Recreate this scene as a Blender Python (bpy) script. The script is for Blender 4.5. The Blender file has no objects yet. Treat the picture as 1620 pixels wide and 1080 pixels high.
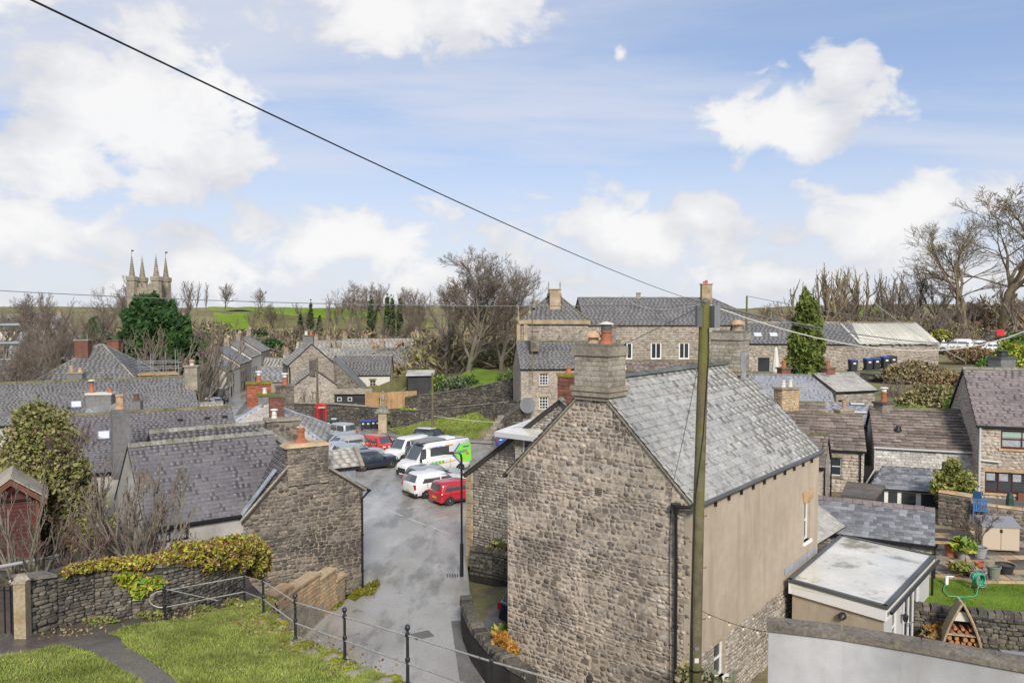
import bpy, math, random
import numpy as np
from mathutils import Vector, Matrix
S = bpy.context.scene
COL = S.collection
R = random.Random(11)
NR = np.random.RandomState(5)
F = 1240.0          # focal length in pixels of the 1620 px wide photograph
CZ = 12.5           # eye height above the car park
PT = math.atan(50 / F)
# ---------------------------------------------------------------- camera
cd = bpy.data.cameras.new('camera'); cam = bpy.data.objects.new('camera', cd); COL.objects.link(cam)
cam.location = (0, 0, CZ); cam.rotation_euler = (math.pi / 2 - PT, 0, 0)
cd.sensor_width = 36; cd.lens = F / 1620 * 36; cd.clip_start = 0.1; cd.clip_end = 6000
S.camera = cam
# ---------------------------------------------------------------- sky, sun, exposure
SUN_EL, SUN_AZ = math.radians(34), math.radians(170)   # azimuth clockwise from the view direction
world = bpy.data.worlds.new('World'); S.world = world; world.use_nodes = True
wt = world.node_tree; wt.nodes.clear()
def WN(t, **k):
    n = wt.nodes.new(t)
    for a, b in k.items(): setattr(n, a, b)
    return n
def WL(a, b): wt.links.new(a, b)
def wmath(op, a, b=None, c=None, clamp=False):
    n = WN('ShaderNodeMath', operation=op); n.use_clamp = clamp
    for i, v in enumerate((a, b, c)):
        if v is None: continue
        if isinstance(v, (int, float)): n.inputs[i].default_value = v
        else: WL(v, n.inputs[i])
    return n.outputs[0]
def sky_nodes():
    out = WN('ShaderNodeOutputWorld'); bg = WN('ShaderNodeBackground'); bg.inputs[1].default_value = 0.12
    WL(bg.outputs[0], out.inputs[0])
    sky = WN('ShaderNodeTexSky', sky_type='NISHITA'); sky.sun_disc = False
    sky.sun_elevation = SUN_EL; sky.sun_rotation = SUN_AZ; sky.dust_density = 0.6; sky.ozone_density = 2.0; sky.air_density = 0.9
    tc = WN('ShaderNodeTexCoord')
    sp = WN('ShaderNodeSeparateXYZ'); WL(tc.outputs['Generated'], sp.inputs[0])
    az = wmath('ARCTAN2', sp.outputs[0], sp.outputs[1])
    el = wmath('ARCSINE', sp.outputs[2])
    cb = WN('ShaderNodeCombineXYZ'); WL(az, cb.inputs[0]); WL(el, cb.inputs[1])
    # cumulus: (az, el, r_az, r_el) in degrees
    blobs = [(-26, 13.6, 9.6, 5.6), (-30.5, 9.4, 6, 3.8), (-23, 11, 7, 4), (-23.5, 8.2, 3.6, 2.4), (20.4, 12.7, 6.8, 3.3), (22.5, 15.2, 2.4, 2.4), (-12, 4.9, 8.2, 2.8), (8.8, 5.3, 10.5, 3.2), (13.4, 6.6, 3.2, 2.4), (24.5, 5.6, 6, 3.2),
             (27.6, 6.8, 2.4, 2.2), (-33, 5.0, 6.5, 3.4), (-22.5, 3.2, 3.6, 2.0), (-7, 20.5, 11, 3.2), (-2, 22.0, 6, 2.6), (7.8, 17.7, .8, .9), (18, 2.2, 4.5, 1.6), (-34.5, 19, 6, 2.2),
             (60, 14, 16, 7), (-62, 12, 17, 6), (100, 22, 20, 9), (-105, 20, 20, 9), (150, 15, 22, 7), (-150, 30, 22, 12), (30, 45, 26, 8), (-50, 45, 24, 9), (90, 50, 26, 10)]
    cur = None
    for a, e, ra, re in blobs:
        s = WN('ShaderNodeVectorMath', operation='SUBTRACT'); WL(cb.outputs[0], s.inputs[0]); s.inputs[1].default_value = (math.radians(a), math.radians(e), 0)
        m = WN('ShaderNodeVectorMath', operation='MULTIPLY'); WL(s.outputs[0], m.inputs[0]); m.inputs[1].default_value = (1 / math.radians(ra), 1 / math.radians(re), 0)
        l = WN('ShaderNodeVectorMath', operation='LENGTH'); WL(m.outputs[0], l.inputs[0])
        cur = l.outputs['Value'] if cur is None else wmath('MINIMUM', cur, l.outputs['Value'])
    b_ = wmath('DIVIDE', wmath('SUBTRACT', el, math.radians(4.2)), math.radians(7.5))
    f = wmath('MAXIMUM', wmath('SUBTRACT', 1.0, cur), wmath('SUBTRACT', .24, wmath('MULTIPLY', b_, b_)))
    mp = WN('ShaderNodeMapping'); WL(cb.outputs[0], mp.inputs[0]); mp.inputs['Scale'].default_value = (1, 1.5, 1)
    n1 = WN('ShaderNodeTexNoise'); n1.inputs['Scale'].default_value = 13; n1.inputs['Detail'].default_value = 11; n1.inputs['Roughness'].default_value = .58; n1.inputs['Distortion'].default_value = .35
    WL(mp.outputs[0], n1.inputs['Vector'])
    nn = wmath('MULTIPLY', wmath('SUBTRACT', n1.outputs[0], .5), 2.6)
    g = wmath('ADD', f, nn)
    cum = WN('ShaderNodeMapRange', interpolation_type='SMOOTHSTEP'); WL(g, cum.inputs[0]); cum.inputs[1].default_value = 0.0; cum.inputs[2].default_value = .42
    # streaky high cloud, laid out on a plane overhead
    dz = wmath('ADD', wmath('MAXIMUM', sp.outputs[2], 0), .10)
    px_ = wmath('DIVIDE', sp.outputs[0], dz); py_ = wmath('DIVIDE', sp.outputs[1], dz)
    cc = WN('ShaderNodeCombineXYZ'); WL(px_, cc.inputs[0]); WL(py_, cc.inputs[1])
    m2 = WN('ShaderNodeMapping'); WL(cc.outputs[0], m2.inputs[0]); m2.inputs['Rotation'].default_value = (0, 0, .5); m2.inputs['Scale'].default_value = (.35, 1.1, 1); m2.inputs['Location'].default_value = (3.1, 1.7, 0)
    n2 = WN('ShaderNodeTexNoise'); n2.inputs['Scale'].default_value = .9; n2.inputs['Detail'].default_value = 7; n2.inputs['Roughness'].default_value = .55; n2.inputs['Distortion'].default_value = .5
    WL(m2.outputs[0], n2.inputs['Vector'])
    cir = WN('ShaderNodeMapRange', interpolation_type='SMOOTHSTEP'); WL(n2.outputs[0], cir.inputs[0]); cir.inputs[1].default_value = .30; cir.inputs[2].default_value = .68; cir.inputs[4].default_value = .74
    hz = WN('ShaderNodeMapRange', interpolation_type='SMOOTHSTEP'); WL(sp.outputs[2], hz.inputs[0]); hz.inputs[1].default_value = .0; hz.inputs[2].default_value = .30; hz.inputs[3].default_value = .80; hz.inputs[4].default_value = 0.0
    thin = wmath('MAXIMUM', cir.outputs[0], hz.outputs[0])
    mxA = WN('ShaderNodeMix', data_type='RGBA'); WL(thin, mxA.inputs['Factor'])
    tint = WN('ShaderNodeMix', data_type='RGBA', blend_type='MULTIPLY'); tint.inputs['Factor'].default_value = 1; WL(sky.outputs[0], tint.inputs['A']); tint.inputs['B'].default_value = (1.0, .97, 1.05, 1)
    soft = WN('ShaderNodeMix', data_type='RGBA'); soft.inputs['Factor'].default_value = .5; WL(tint.outputs['Result'], soft.inputs['A']); soft.inputs['B'].default_value = (2.2, 2.85, 4.05, 1)
    WL(soft.outputs['Result'], mxA.inputs['A']); mxA.inputs['B'].default_value = (4.55, 4.7, 5.15, 1)
    # billow shading of the cumulus
    n3 = WN('ShaderNodeTexNoise'); n3.inputs['Scale'].default_value = 7; n3.inputs['Detail'].default_value = 8; WL(cb.outputs[0], n3.inputs['Vector'])
    sh = wmath('ADD', wmath('MULTIPLY', n3.outputs[0], .8), wmath('MULTIPLY', g, .22))
    cr = WN('ShaderNodeValToRGB'); WL(sh, cr.inputs[0])
    cr.color_ramp.elements[0].position = .30; cr.color_ramp.elements[0].color = (3.95, 4.05, 4.4, 1)
    cr.color_ramp.elements[1].position = .62; cr.color_ramp.elements[1].color = (5.9, 5.85, 5.8, 1)
    mxB = WN('ShaderNodeMix', data_type='RGBA'); WL(wmath('MULTIPLY', cum.outputs[0], .93), mxB.inputs['Factor']); WL(mxA.outputs['Result'], mxB.inputs['A']); WL(cr.outputs[0], mxB.inputs['B'])
    WL(mxB.outputs['Result'], bg.inputs[0])
sky_nodes()
sd = bpy.data.lights.new('sun', 'SUN'); sun = bpy.data.objects.new('sun', sd); COL.objects.link(sun)
sd.energy = 2.9; sd.angle = math.radians(13); sd.color = (1, .93, .83)
sv = Vector((math.sin(SUN_AZ) * math.cos(SUN_EL), math.cos(SUN_AZ) * math.cos(SUN_EL), math.sin(SUN_EL)))
sun.rotation_euler = (-sv).to_track_quat('-Z', 'Y').to_euler()
S.view_settings.view_transform = 'Standard'; S.view_settings.look = 'None'; S.view_settings.gamma = 1; S.view_settings.use_curve_mapping = False
S.view_settings.exposure = 0.45
S.render.engine = 'CYCLES'; S.cycles.max_bounces = 5; S.cycles.diffuse_bounces = 3; S.cycles.glossy_bounces = 2; S.cycles.use_denoising = True
# ---------------------------------------------------------------- geometry helpers
def ray(px, py):
    u = (px - 810) / F; v = (540 - py) / F
    return u, math.cos(PT) + v * math.sin(PT), -math.sin(PT) + v * math.cos(PT)
def at(px, py, Y):          # point seen at pixel (px, py) at forward distance Y
    a, b, c = ray(px, py); s = Y / b
    return Vector((a * s, Y, CZ + c * s))
def on(px, py, z=0.0):      # point seen at pixel (px, py) at height z
    a, b, c = ray(px, py); s = (z - CZ) / c
    return Vector((a * s, b * s, z))
def xa(px, Y): return (px - 810) / F * Y
V3 = Vector
UP = Vector((0, 0, 1))
class Fr:
    """Frame of a face: o origin, u along, v up, n outward."""
    def __init__(s, o, u, v=UP, n=None):
        s.o = Vector(o); s.u = Vector(u).normalized(); s.v = Vector(v).normalized()
        s.n = Vector(n).normalized() if n is not None else s.u.cross(s.v).normalized()
    def p(s, a, b, c=0.0): return s.o + s.u * a + s.v * b + s.n * c
    def m(s): return np.array([list(s.u), list(s.v), list(s.n)])
ORG = {}
class MB:
    """Collects shapes, then links them as one mesh object."""
    def __init__(s): s.v = []; s.f = []; s.mi = []; s.cur = 0
    def add(s, vs, fs):
        b = len(s.v); s.v += [tuple(p) for p in vs]
        for f in fs: s.f.append(tuple(i + b for i in f)); s.mi.append(s.cur)
    def hexa(s, p):   # 8 points, bottom 4 then top 4 (ccw seen from outside the top)
        s.add(p, [(3, 2, 1, 0), (4, 5, 6, 7), (0, 1, 5, 4), (1, 2, 6, 5), (2, 3, 7, 6), (3, 0, 4, 7)])
    def box(s, c, sx, sy, sz, ang=0.0):   # c = centre of the bottom face
        ca, sa = math.cos(ang), math.sin(ang); q = []
        for z in (0, sz):
            for dx, dy in ((-1, -1), (1, -1), (1, 1), (-1, 1)):
                x, y = dx * sx / 2, dy * sy / 2
                q.append((c[0] + x * ca - y * sa, c[1] + x * sa + y * ca, c[2] + z))
        s.hexa(q)
    def fbox(s, fr, a0, a1, b0, b1, c0, c1):
        s.hexa([fr.p(a0, b0, c1), fr.p(a1, b0, c1), fr.p(a1, b0, c0), fr.p(a0, b0, c0), fr.p(a0, b1, c1), fr.p(a1, b1, c1), fr.p(a1, b1, c0), fr.p(a0, b1, c0)][0:8])
    def prism(s, fr, poly, c0, c1):
        n = len(poly)
        vs = [fr.p(a, b, c0) for a, b in poly] + [fr.p(a, b, c1) for a, b in poly]
        fs = [tuple(range(n, 2 * n)), tuple(reversed(range(n)))] + [(i, (i + 1) % n, (i + 1) % n + n, i + n) for i in range(n)]
        s.add(vs, fs)
    def tube(s, pts, rad, n=6, caps=True):
        pts = [Vector(p) for p in pts]; b = len(s.v)
        rad = rad if isinstance(rad, (list, tuple)) else [rad] * len(pts)
        prev = None
        for i, p in enumerate(pts):
            d = (pts[min(i + 1, len(pts) - 1)] - pts[max(i - 1, 0)])
            if d.length < 1e-9: d = Vector((0, 0, 1))
            d.normalize()
            ref = Vector((0, 0, 1)) if abs(d.z) < .9 else Vector((1, 0, 0))
            x = d.cross(ref).normalized() if prev is None else (prev - d * prev.dot(d)).normalized()
            prev = x; y = d.cross(x)
            for k in range(n):
                t = 2 * math.pi * k / n; q = p + (x * math.cos(t) + y * math.sin(t)) * rad[i]
                s.v.append(tuple(q))
        for i in range(len(pts) - 1):
            for k in range(n):
                a = b + i * n + k; c = b + i * n + (k + 1) % n
                s.f.append((a, c, c + n, a + n)); s.mi.append(s.cur)
        if caps:
            s.f.append(tuple(b + k for k in reversed(range(n)))); s.mi.append(s.cur)
            e = b + (len(pts) - 1) * n
            s.f.append(tuple(e + k for k in range(n))); s.mi.append(s.cur)
    def lathe(s, o, prof, n=12, axis=None):   # prof: (radius, height) list
        o = Vector(o); b = len(s.v)
        ax = Vector(axis).normalized() if axis is not None else UP
        ref = Vector((1, 0, 0)) if abs(ax.x) < .9 else Vector((0, 1, 0))
        x = ax.cross(ref).normalized(); y = ax.cross(x)
        for r, h in prof:
            for k in range(n):
                t = 2 * math.pi * k / n
                s.v.append(tuple(o + ax * h + (x * math.cos(t) + y * math.sin(t)) * max(r, 1e-4)))
        for i in range(len(prof) - 1):
            for k in range(n):
                a = b + i * n + k; c = b + i * n + (k + 1) % n
                s.f.append((a, c, c + n, a + n)); s.mi.append(s.cur)
        s.f.append(tuple(b + k for k in reversed(range(n)))); s.mi.append(s.cur)
        e = b + (len(prof) - 1) * n
        s.f.append(tuple(e + k for k in range(n))); s.mi.append(s.cur)
    def build(s, name, mat, parent=None, smooth=False, **props):
        me = bpy.data.meshes.new(name)
        off = ORG[parent.name] if parent is not None else Vector((0, 0, 0))
        vs = [(a - off.x, b - off.y, c - off.z) for a, b, c in s.v]
        me.from_pydata(vs, [], s.f)
        mats = mat if isinstance(mat, (list, tuple)) else [mat]
        for m in mats: me.materials.append(m)
        if len(mats) > 1: me.polygons.foreach_set('material_index', s.mi)
        if smooth: me.shade_smooth() if hasattr(me, 'shade_smooth') else None
        return link(name, me, parent, **props)
class K_:
    """KK.box(...)('name', 'material', parent): one shape, built at once."""
    def __getattr__(s, k):
        def f(*a, **w):
            b = MB(); getattr(b, k)(*a, **w)
            return lambda n, m, p=None: b.build(n, MT[m], p)
        return f
KK = K_()
def link(name, me, parent=None, **props):
    o = bpy.data.objects.new(name, me); COL.objects.link(o)
    if parent is not None: o.parent = parent
    ORG[o.name] = ORG[parent.name] if parent is not None else Vector((0, 0, 0))
    for k, v in props.items(): o[k] = v
    return o
def thing(name, label, cat, loc, group=None):
    o = bpy.data.objects.new(name, None); COL.objects.link(o); o.location = loc
    o.empty_display_size = .3
    ORG[o.name] = Vector(loc); o['label'] = label; o['category'] = cat
    if group: o['group'] = group
    return o
def fast_mesh(name, verts, quads, mat, k=4):
    """verts (n,3), faces (m,k)"""
    me = bpy.data.meshes.new(name); nv, nf = len(verts), len(quads)
    me.vertices.add(nv); me.vertices.foreach_set('co', np.asarray(verts, np.float32).ravel())
    me.loops.add(nf * k); me.loops.foreach_set('vertex_index', np.asarray(quads, np.int32).ravel())
    me.polygons.add(nf); me.polygons.foreach_set('loop_start', np.arange(0, nf * k, k, dtype=np.int32))
    me.update(calc_edges=True); me.materials.append(mat)
    return me
# ---------------------------------------------------------------- materials
MT = {}
def mk(name, cols, rough=.85, ns=.6, namt=.3, fine=14, famt=.25, bump=.25, bs=30, metal=0.0, spec=.4, stains=(), rv=0.0, island=True, coat=0.0, bd=.02):
    m = bpy.data.materials.new(name); m.use_nodes = True; t = m.node_tree; t.nodes.clear(); MT[name] = m
    def N(ty, **k):
        n = t.nodes.new(ty)
        for a, b in k.items(): setattr(n, a, b)
        return n
    L = t.links.new
    out = N('ShaderNodeOutputMaterial'); bs_ = N('ShaderNodeBsdfPrincipled'); L(bs_.outputs[0], out.inputs[0])
    geo = N('ShaderNodeNewGeometry'); oi = N('ShaderNodeObjectInfo')
    if island and len(cols) > 1:
        a = N('ShaderNodeMath', operation='ADD'); L(geo.outputs['Random Per Island'], a.inputs[0]); L(oi.outputs['Random'], a.inputs[1])
        fr = N('ShaderNodeMath', operation='FRACT'); L(a.outputs[0], fr.inputs[0]); src = fr.outputs[0]
    else:
        n0 = N('ShaderNodeTexNoise'); n0.inputs['Scale'].default_value = ns * 2.3; n0.inputs['Detail'].default_value = 5; L(geo.outputs['Position'], n0.inputs['Vector'])
        mr = N('ShaderNodeMapRange'); L(n0.outputs[0], mr.inputs[0]); mr.inputs[1].default_value = .3; mr.inputs[2].default_value = .7; src = mr.outputs[0]
    cr = N('ShaderNodeValToRGB'); L(src, cr.inputs[0]); el = cr.color_ramp.elements
    while len(el) < len(cols): el.new(0.5)
    for i, c in enumerate(cols):
        el[i].position = i / max(1, len(cols) - 1); el[i].color = (*c, 1)
    if len(cols) == 1: el[0].color = (*cols[0], 1); el[1].color = (*cols[0], 1)
    cur = cr.outputs[0]
    def mulnoise(cur, scale, amt, det):
        if amt <= 0: return cur
        n = N('ShaderNodeTexNoise'); n.inputs['Scale'].default_value = scale; n.inputs['Detail'].default_value = det; L(geo.outputs['Position'], n.inputs['Vector'])
        r = N('ShaderNodeMapRange'); L(n.outputs[0], r.inputs[0]); r.inputs[1].default_value = .25; r.inputs[2].default_value = .75; r.inputs[3].default_value = 1 - amt; r.inputs[4].default_value = 1 + amt
        x = N('ShaderNodeMix', data_type='RGBA', blend_type='MULTIPLY'); x.inputs['Factor'].default_value = 1; L(cur, x.inputs['A']); L(r.outputs[0], x.inputs['B'])
        return x.outputs['Result']
    cur = mulnoise(cur, ns, namt, 4); cur = mulnoise(cur, fine, famt, 5)
    for st in stains:
        col, scale, lo, hi, amt = st[:5]
        n = N('ShaderNodeTexNoise'); n.inputs['Scale'].default_value = scale; n.inputs['Detail'].default_value = 6; n.inputs['Roughness'].default_value = .65
        if len(st) > 5:
            mp = N('ShaderNodeMapping'); L(geo.outputs['Position'], mp.inputs[0]); mp.inputs['Scale'].default_value = st[5]; L(mp.outputs[0], n.inputs['Vector'])
        else: L(geo.outputs['Position'], n.inputs['Vector'])
        r = N('ShaderNodeMapRange', interpolation_type='SMOOTHSTEP'); L(n.outputs[0], r.inputs[0]); r.inputs[1].default_value = lo; r.inputs[2].default_value = hi; r.inputs[4].default_value = amt
        x = N('ShaderNodeMix', data_type='RGBA'); L(r.outputs[0], x.inputs['Factor']); L(cur, x.inputs['A']); x.inputs['B'].default_value = (*col, 1); cur = x.outputs['Result']
    L(cur, bs_.inputs['Base Color'])
    bs_.inputs['Roughness'].default_value = rough; bs_.inputs['Metallic'].default_value = metal
    bs_.inputs['Specular IOR Level'].default_value = spec; bs_.inputs['Coat Weight'].default_value = coat; bs_.inputs['Coat Roughness'].default_value = .08
    if rv > 0:
        n = N('ShaderNodeTexNoise'); n.inputs['Scale'].default_value = ns * 1.7; n.inputs['Detail'].default_value = 5; L(geo.outputs['Position'], n.inputs['Vector'])
        r = N('ShaderNodeMapRange'); L(n.outputs[0], r.inputs[0]); r.inputs[1].default_value = .35; r.inputs[2].default_value = .65; r.inputs[3].default_value = max(.05, rough - rv); r.inputs[4].default_value = min(1, rough + rv)
        L(r.outputs[0], bs_.inputs['Roughness'])
    if bump > 0:
        n = N('ShaderNodeTexNoise'); n.inputs['Scale'].default_value = bs; n.inputs['Detail'].default_value = 4; L(geo.outputs['Position'], n.inputs['Vector'])
        b = N('ShaderNodeBump'); b.inputs['Strength'].default_value = bump; b.inputs['Distance'].default_value = bd; L(n.outputs[0], b.inputs['Height']); L(b.outputs[0], bs_.inputs['Normal'])
    return m
g = lambda v, t=(1, 1, 1): (v * t[0], v * t[1], v * t[2])
MOSS = (.10, .12, .025); LICH = (.50, .49, .44)
mk('rubble', [(.21, .17, .135), (.37, .31, .245), (.47, .405, .325), (.30, .26, .22), (.43, .385, .33), (.15, .13, .115), (.35, .29, .22)], rough=.92, ns=.35, namt=.28, fine=9, famt=.4, bump=.6, bs=22, stains=[((.095, .08, .07), .5, .47, .66, .75), (LICH, 5, .58, .72, .4), ((.10, .09, .08), 3.2, .56, .68, .7)])
mk('rubble_mortar', [(.53, .455, .365), (.45, .38, .30)], rough=.95, ns=.5, island=False, fine=12, famt=.3, bump=.7, bs=18, stains=[((.14, .12, .10), .5, .47, .68, .7)])
mk('dark_rubble', [(.09, .08, .07), (.20, .175, .145), (.30, .26, .21), (.13, .115, .10), (.24, .21, .18)], rough=.92, ns=.4, namt=.35, fine=10, famt=.4, bump=.6, bs=22, stains=[((.055, .05, .048), .55, .46, .66, .8), (LICH, 6, .6, .74, .3)])
mk('dark_mortar', [(.30, .255, .20), (.19, .165, .135)], rough=.95, ns=.5, island=False, fine=12, bump=.6, bs=18, stains=[((.06, .055, .05), .6, .48, .7, .8)])
mk('coursed', [(.36, .33, .28), (.27, .24, .20), (.44, .40, .34), (.20, .175, .15), (.33, .29, .24)], rough=.92, ns=.4, namt=.25, fine=10, famt=.35, bump=.5, bs=20, stains=[((.10, .09, .08), .7, .56, .76, .6)])
mk('drystone', [(.05, .047, .042), (.10, .09, .075), (.17, .15, .12), (.07, .063, .055), (.12, .11, .095)], rough=.95, ns=.8, namt=.35, fine=9, famt=.45, bump=.7, bs=18, stains=[(LICH, 4, .6, .72, .5), (MOSS, 1.3, .58, .72, .7)])
mk('dry_core', [(.035, .033, .03), (.06, .055, .048)], rough=.98, island=False, bump=0)
mk('far_stone', [(.38, .33, .27), (.30, .26, .215), (.40, .36, .31), (.22, .195, .165)], rough=.92, ns=.25, namt=.25, fine=4, famt=.3, bump=.4, bs=8, stains=[((.11, .10, .09), .5, .55, .75, .5)])
mk('pink_stone', [(.42, .36, .30), (.35, .30, .25), (.47, .41, .35)], rough=.92, ns=.3, namt=.2, fine=5, famt=.3, bump=.4, bs=9)
mk('quoin', [(.38, .29, .17), (.33, .27, .18), (.40, .33, .23)], rough=.9, ns=1.2, fine=14, famt=.3, bump=.3, stains=[((.30, .17, .05), 1.6, .5, .7, .7), ((.12, .11, .08), 2.2, .55, .75, .5)])
mk('sandstone', [(.45, .34, .21), (.50, .38, .24), (.40, .29, .18), (.47, .31, .17)], rough=.85, ns=2, fine=14, famt=.2, bump=.2, stains=[((.17, .14, .09), 1.6, .55, .78, .6)])
mk('dressed', [(.26, .23, .18), (.31, .27, .21)], rough=.9, ns=1.5, fine=12, famt=.3, bump=.35, stains=[(MOSS, 2.5, .55, .7, .6), ((.10, .09, .07), 1.2, .5, .75, .6)])
mk('chimney_stone', [(.27, .24, .195), (.36, .33, .28), (.31, .28, .23), (.22, .195, .155)], rough=.92, ns=1.0, namt=.3, fine=13, famt=.35, bump=.5, stains=[((.10, .105, .055), 1.3, .56, .72, .5), ((.09, .085, .08), 1.1, .55, .75, .6)])
mk('whitewash', [(.55, .54, .51), (.42, .41, .38), (.62, .61, .58), (.33, .31, .28)], rough=.9, ns=.7, fine=8, famt=.35, bump=.5, stains=[((.18, .165, .14), 1.3, .52, .7, .7)])
mk('render_beige', [(.43, .36, .28), (.395, .33, .255)], rough=.92, ns=.35, namt=.10, island=False, fine=3, famt=.08, bump=.1, bs=60, stains=[((.31, .255, .195), .9, .48, .70, .65, (2.2, 2.2, .25)), ((.45, .39, .33), .5, .52, .75, .5), ((.24, .22, .16), 2.2, .60, .74, .5, (3, 3, .3))])
mk('render_grey', [(.46, .445, .42), (.40, .385, .36)], rough=.92, island=False, ns=.6, fine=5, famt=.1, bump=.1, stains=[((.27, .25, .22), .9, .5, .75, .6, (1.5, 1.5, .5))])
mk('render_white', [(.43, .43, .435), (.38, .38, .39)], rough=.9, island=False, ns=.6, fine=5, famt=.07, bump=.15, bs=40, stains=[((.30, .295, .285), 1.1, .48, .75, .6, (1.5, 1.5, .3)), ((.22, .21, .17), 2.5, .62, .76, .5, (2, 2, .3))])
mk('concrete', [(.19, .165, .135), (.15, .13, .11)], rough=.95, island=False, ns=2, fine=18, famt=.35, bump=.6, bs=35, stains=[((.05, .045, .035), 7, .55, .7, .8), ((.24, .23, .08), 3, .62, .75, .5)])
mk('slate_pale', [(.36, .355, .33), (.40, .395, .37), (.33, .325, .305), (.38, .375, .35), (.30, .295, .275)], rough=.42, ns=1.2, namt=.15, fine=6, famt=.15, bump=.1, bs=14, spec=.5, rv=.12, stains=[((.13, .13, .125), 2.6, .50, .66, .75, (1.6, 1.6, .45)), ((.17, .19, .08), .35, .60, .75, .6), ((.13, .13, .13), 4, .56, .7, .5)])
mk('slate_purple', [(.128, .120, .130), (.140, .131, .141), (.152, .142, .152), (.124, .117, .126), (.162, .151, .158)], rough=.5, ns=.6, namt=.2, fine=8, famt=.22, bump=.1, spec=.5, rv=.1, stains=[((.25, .235, .23), 5.5, .60, .70, .45), ((.095, .09, .10), .5, .48, .68, .55), ((.11, .12, .07), .9, .62, .74, .4)])
mk('slate_grey', [(.135, .133, .135), (.155, .153, .155), (.18, .178, .176), (.145, .143, .145)], rough=.5, ns=.5, namt=.22, fine=7, famt=.25, bump=.1, spec=.5, rv=.1, stains=[((.26, .255, .245), 2.6, .58, .68, .6)])
mk('slate_blue', [(.11, .115, .13), (.14, .145, .16), (.24, .25, .27), (.125, .13, .145), (.30, .31, .33), (.12, .125, .14)], rough=.38, ns=.8, namt=.15, fine=7, famt=.15, bump=.1, spec=.5, rv=.1)
mk('slate_wing', [(.24, .25, .275), (.30, .31, .335), (.27, .28, .30)], rough=.4, ns=.8, namt=.12, fine=7, famt=.15, bump=.1, rv=.1)
mk('slate_light', [(.38, .365, .335), (.43, .41, .38), (.34, .32, .295), (.40, .38, .35)], rough=.6, ns=.5, namt=.18, fine=6, famt=.2, bump=.1, rv=.1, stains=[((.19, .175, .16), 1.2, .52, .7, .6)])
mk('slate_mauve', [(.17, .145, .145), (.19, .16, .162), (.215, .182, .18), (.155, .132, .135)], rough=.55, ns=.5, namt=.2, fine=6, famt=.22, bump=.1, rv=.1, stains=[((.34, .30, .28), 3.4, .60, .70, .5)])
mk('flagstone', [(.15, .12, .105), (.20, .165, .145), (.25, .205, .18), (.17, .14, .125), (.12, .10, .09)], rough=.7, ns=.7, namt=.3, fine=8, famt=.3, bump=.5, bs=16, rv=.15, stains=[((.32, .29, .20), 2.8, .60, .70, .6), (MOSS, 1.0, .62, .76, .6)])
mk('underlay', [(.045, .043, .043)], rough=.9, island=False, bump=0, famt=0, namt=0)
mk('ridge_stone', [(.22, .21, .18), (.28, .27, .24), (.19, .18, .15)], rough=.9, ns=1.5, fine=12, famt=.3, bump=.4, stains=[(MOSS, 2, .52, .68, .7), (LICH, 5, .58, .7, .5)])
mk('ridge_moss', [(.12, .115, .06), (.17, .15, .09), (.10, .10, .05)], rough=.95, ns=1.5, fine=10, famt=.4, bump=.5, stains=[((.16, .17, .04), 1.4, .5, .7, .6)])
mk('ridge_dark', [(.10, .115, .10), (.13, .145, .125), (.085, .095, .09)], rough=.6, ns=1.5, fine=9, famt=.2, bump=.2)
mk('lead', [(.30, .33, .37)], rough=.45, island=False, ns=2, fine=8, famt=.15, bump=.1, stains=[((.18, .19, .20), 3, .5, .7, .6)])
mk('asphalt', [(.30, .288, .265), (.38, .368, .34)], rough=.36, island=False, ns=.16, namt=.15, fine=22, famt=.22, bump=.25, bs=60, spec=.5, rv=.2, bd=.01, stains=[((.15, .145, .135), .35, .48, .62, .7, (1.8, .5, 1)), ((.50, .49, .46), .5, .55, .68, .55, (1, .35, 1)), ((.07, .07, .066), 1.3, .62, .70, .5)])
mk('pavement', [(.18, .172, .16), (.14, .135, .125)], rough=.6, island=False, ns=.5, fine=18, famt=.25, bump=.3, stains=[((.09, .085, .075), 1.0, .52, .7, .6)])
mk('kerb', [(.27, .26, .24), (.21, .20, .185)], rough=.8, ns=1, fine=12, bump=.3)
mk('path', [(.145, .12, .105), (.105, .09, .08)], rough=.4, island=False, ns=.7, fine=14, famt=.3, bump=.4, rv=.15, stains=[((.07, .09, .025), 1.2, .55, .7, .7), ((.21, .19, .17), .8, .55, .7, .5)])
mk('turf', [(.055, .10, .014), (.095, .15, .022), (.15, .17, .04)], rough=.95, island=False, ns=.7, fine=9, famt=.35, bump=.8, bs=20, spec=.15, stains=[((.12, .095, .05), 1.6, .55, .72, .6)])
mk('blade', [(.16, .24, .035), (.23, .31, .05), (.33, .35, .10), (.13, .19, .03), (.36, .31, .15)], rough=.75, ns=.5, namt=.35, fine=3, famt=.3, bump=0, spec=.25)
mk('lawn', [(.12, .19, .025), (.15, .23, .03)], rough=.95, island=False, ns=.6, fine=14, famt=.3, bump=.8, bs=30, spec=.15, stains=[((.20, .23, .05), 1.8, .55, .75, .4)])
mk('moss', [(.20, .21, .02), (.13, .14, .02), (.26, .23, .04)], rough=.98, ns=2, fine=12, famt=.4, bump=.8, bs=20, spec=.1)
mk('ground', [(.17, .17, .075), (.22, .19, .11), (.16, .18, .06)], rough=.97, island=False, ns=.06, namt=.3, fine=1.2, famt=.35, bump=.6, bs=4, spec=.15, bd=.1, stains=[((.19, .145, .105), .09, .52, .66, .7), ((.10, .14, .04), .05, .55, .7, .6)])
mk('field', [(.14, .22, .02), (.18, .26, .03)], rough=.97, island=False, ns=.02, fine=.4, famt=.15, bump=0, spec=.1, stains=[((.17, .19, .06), .03, .55, .7, .5)])
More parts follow.
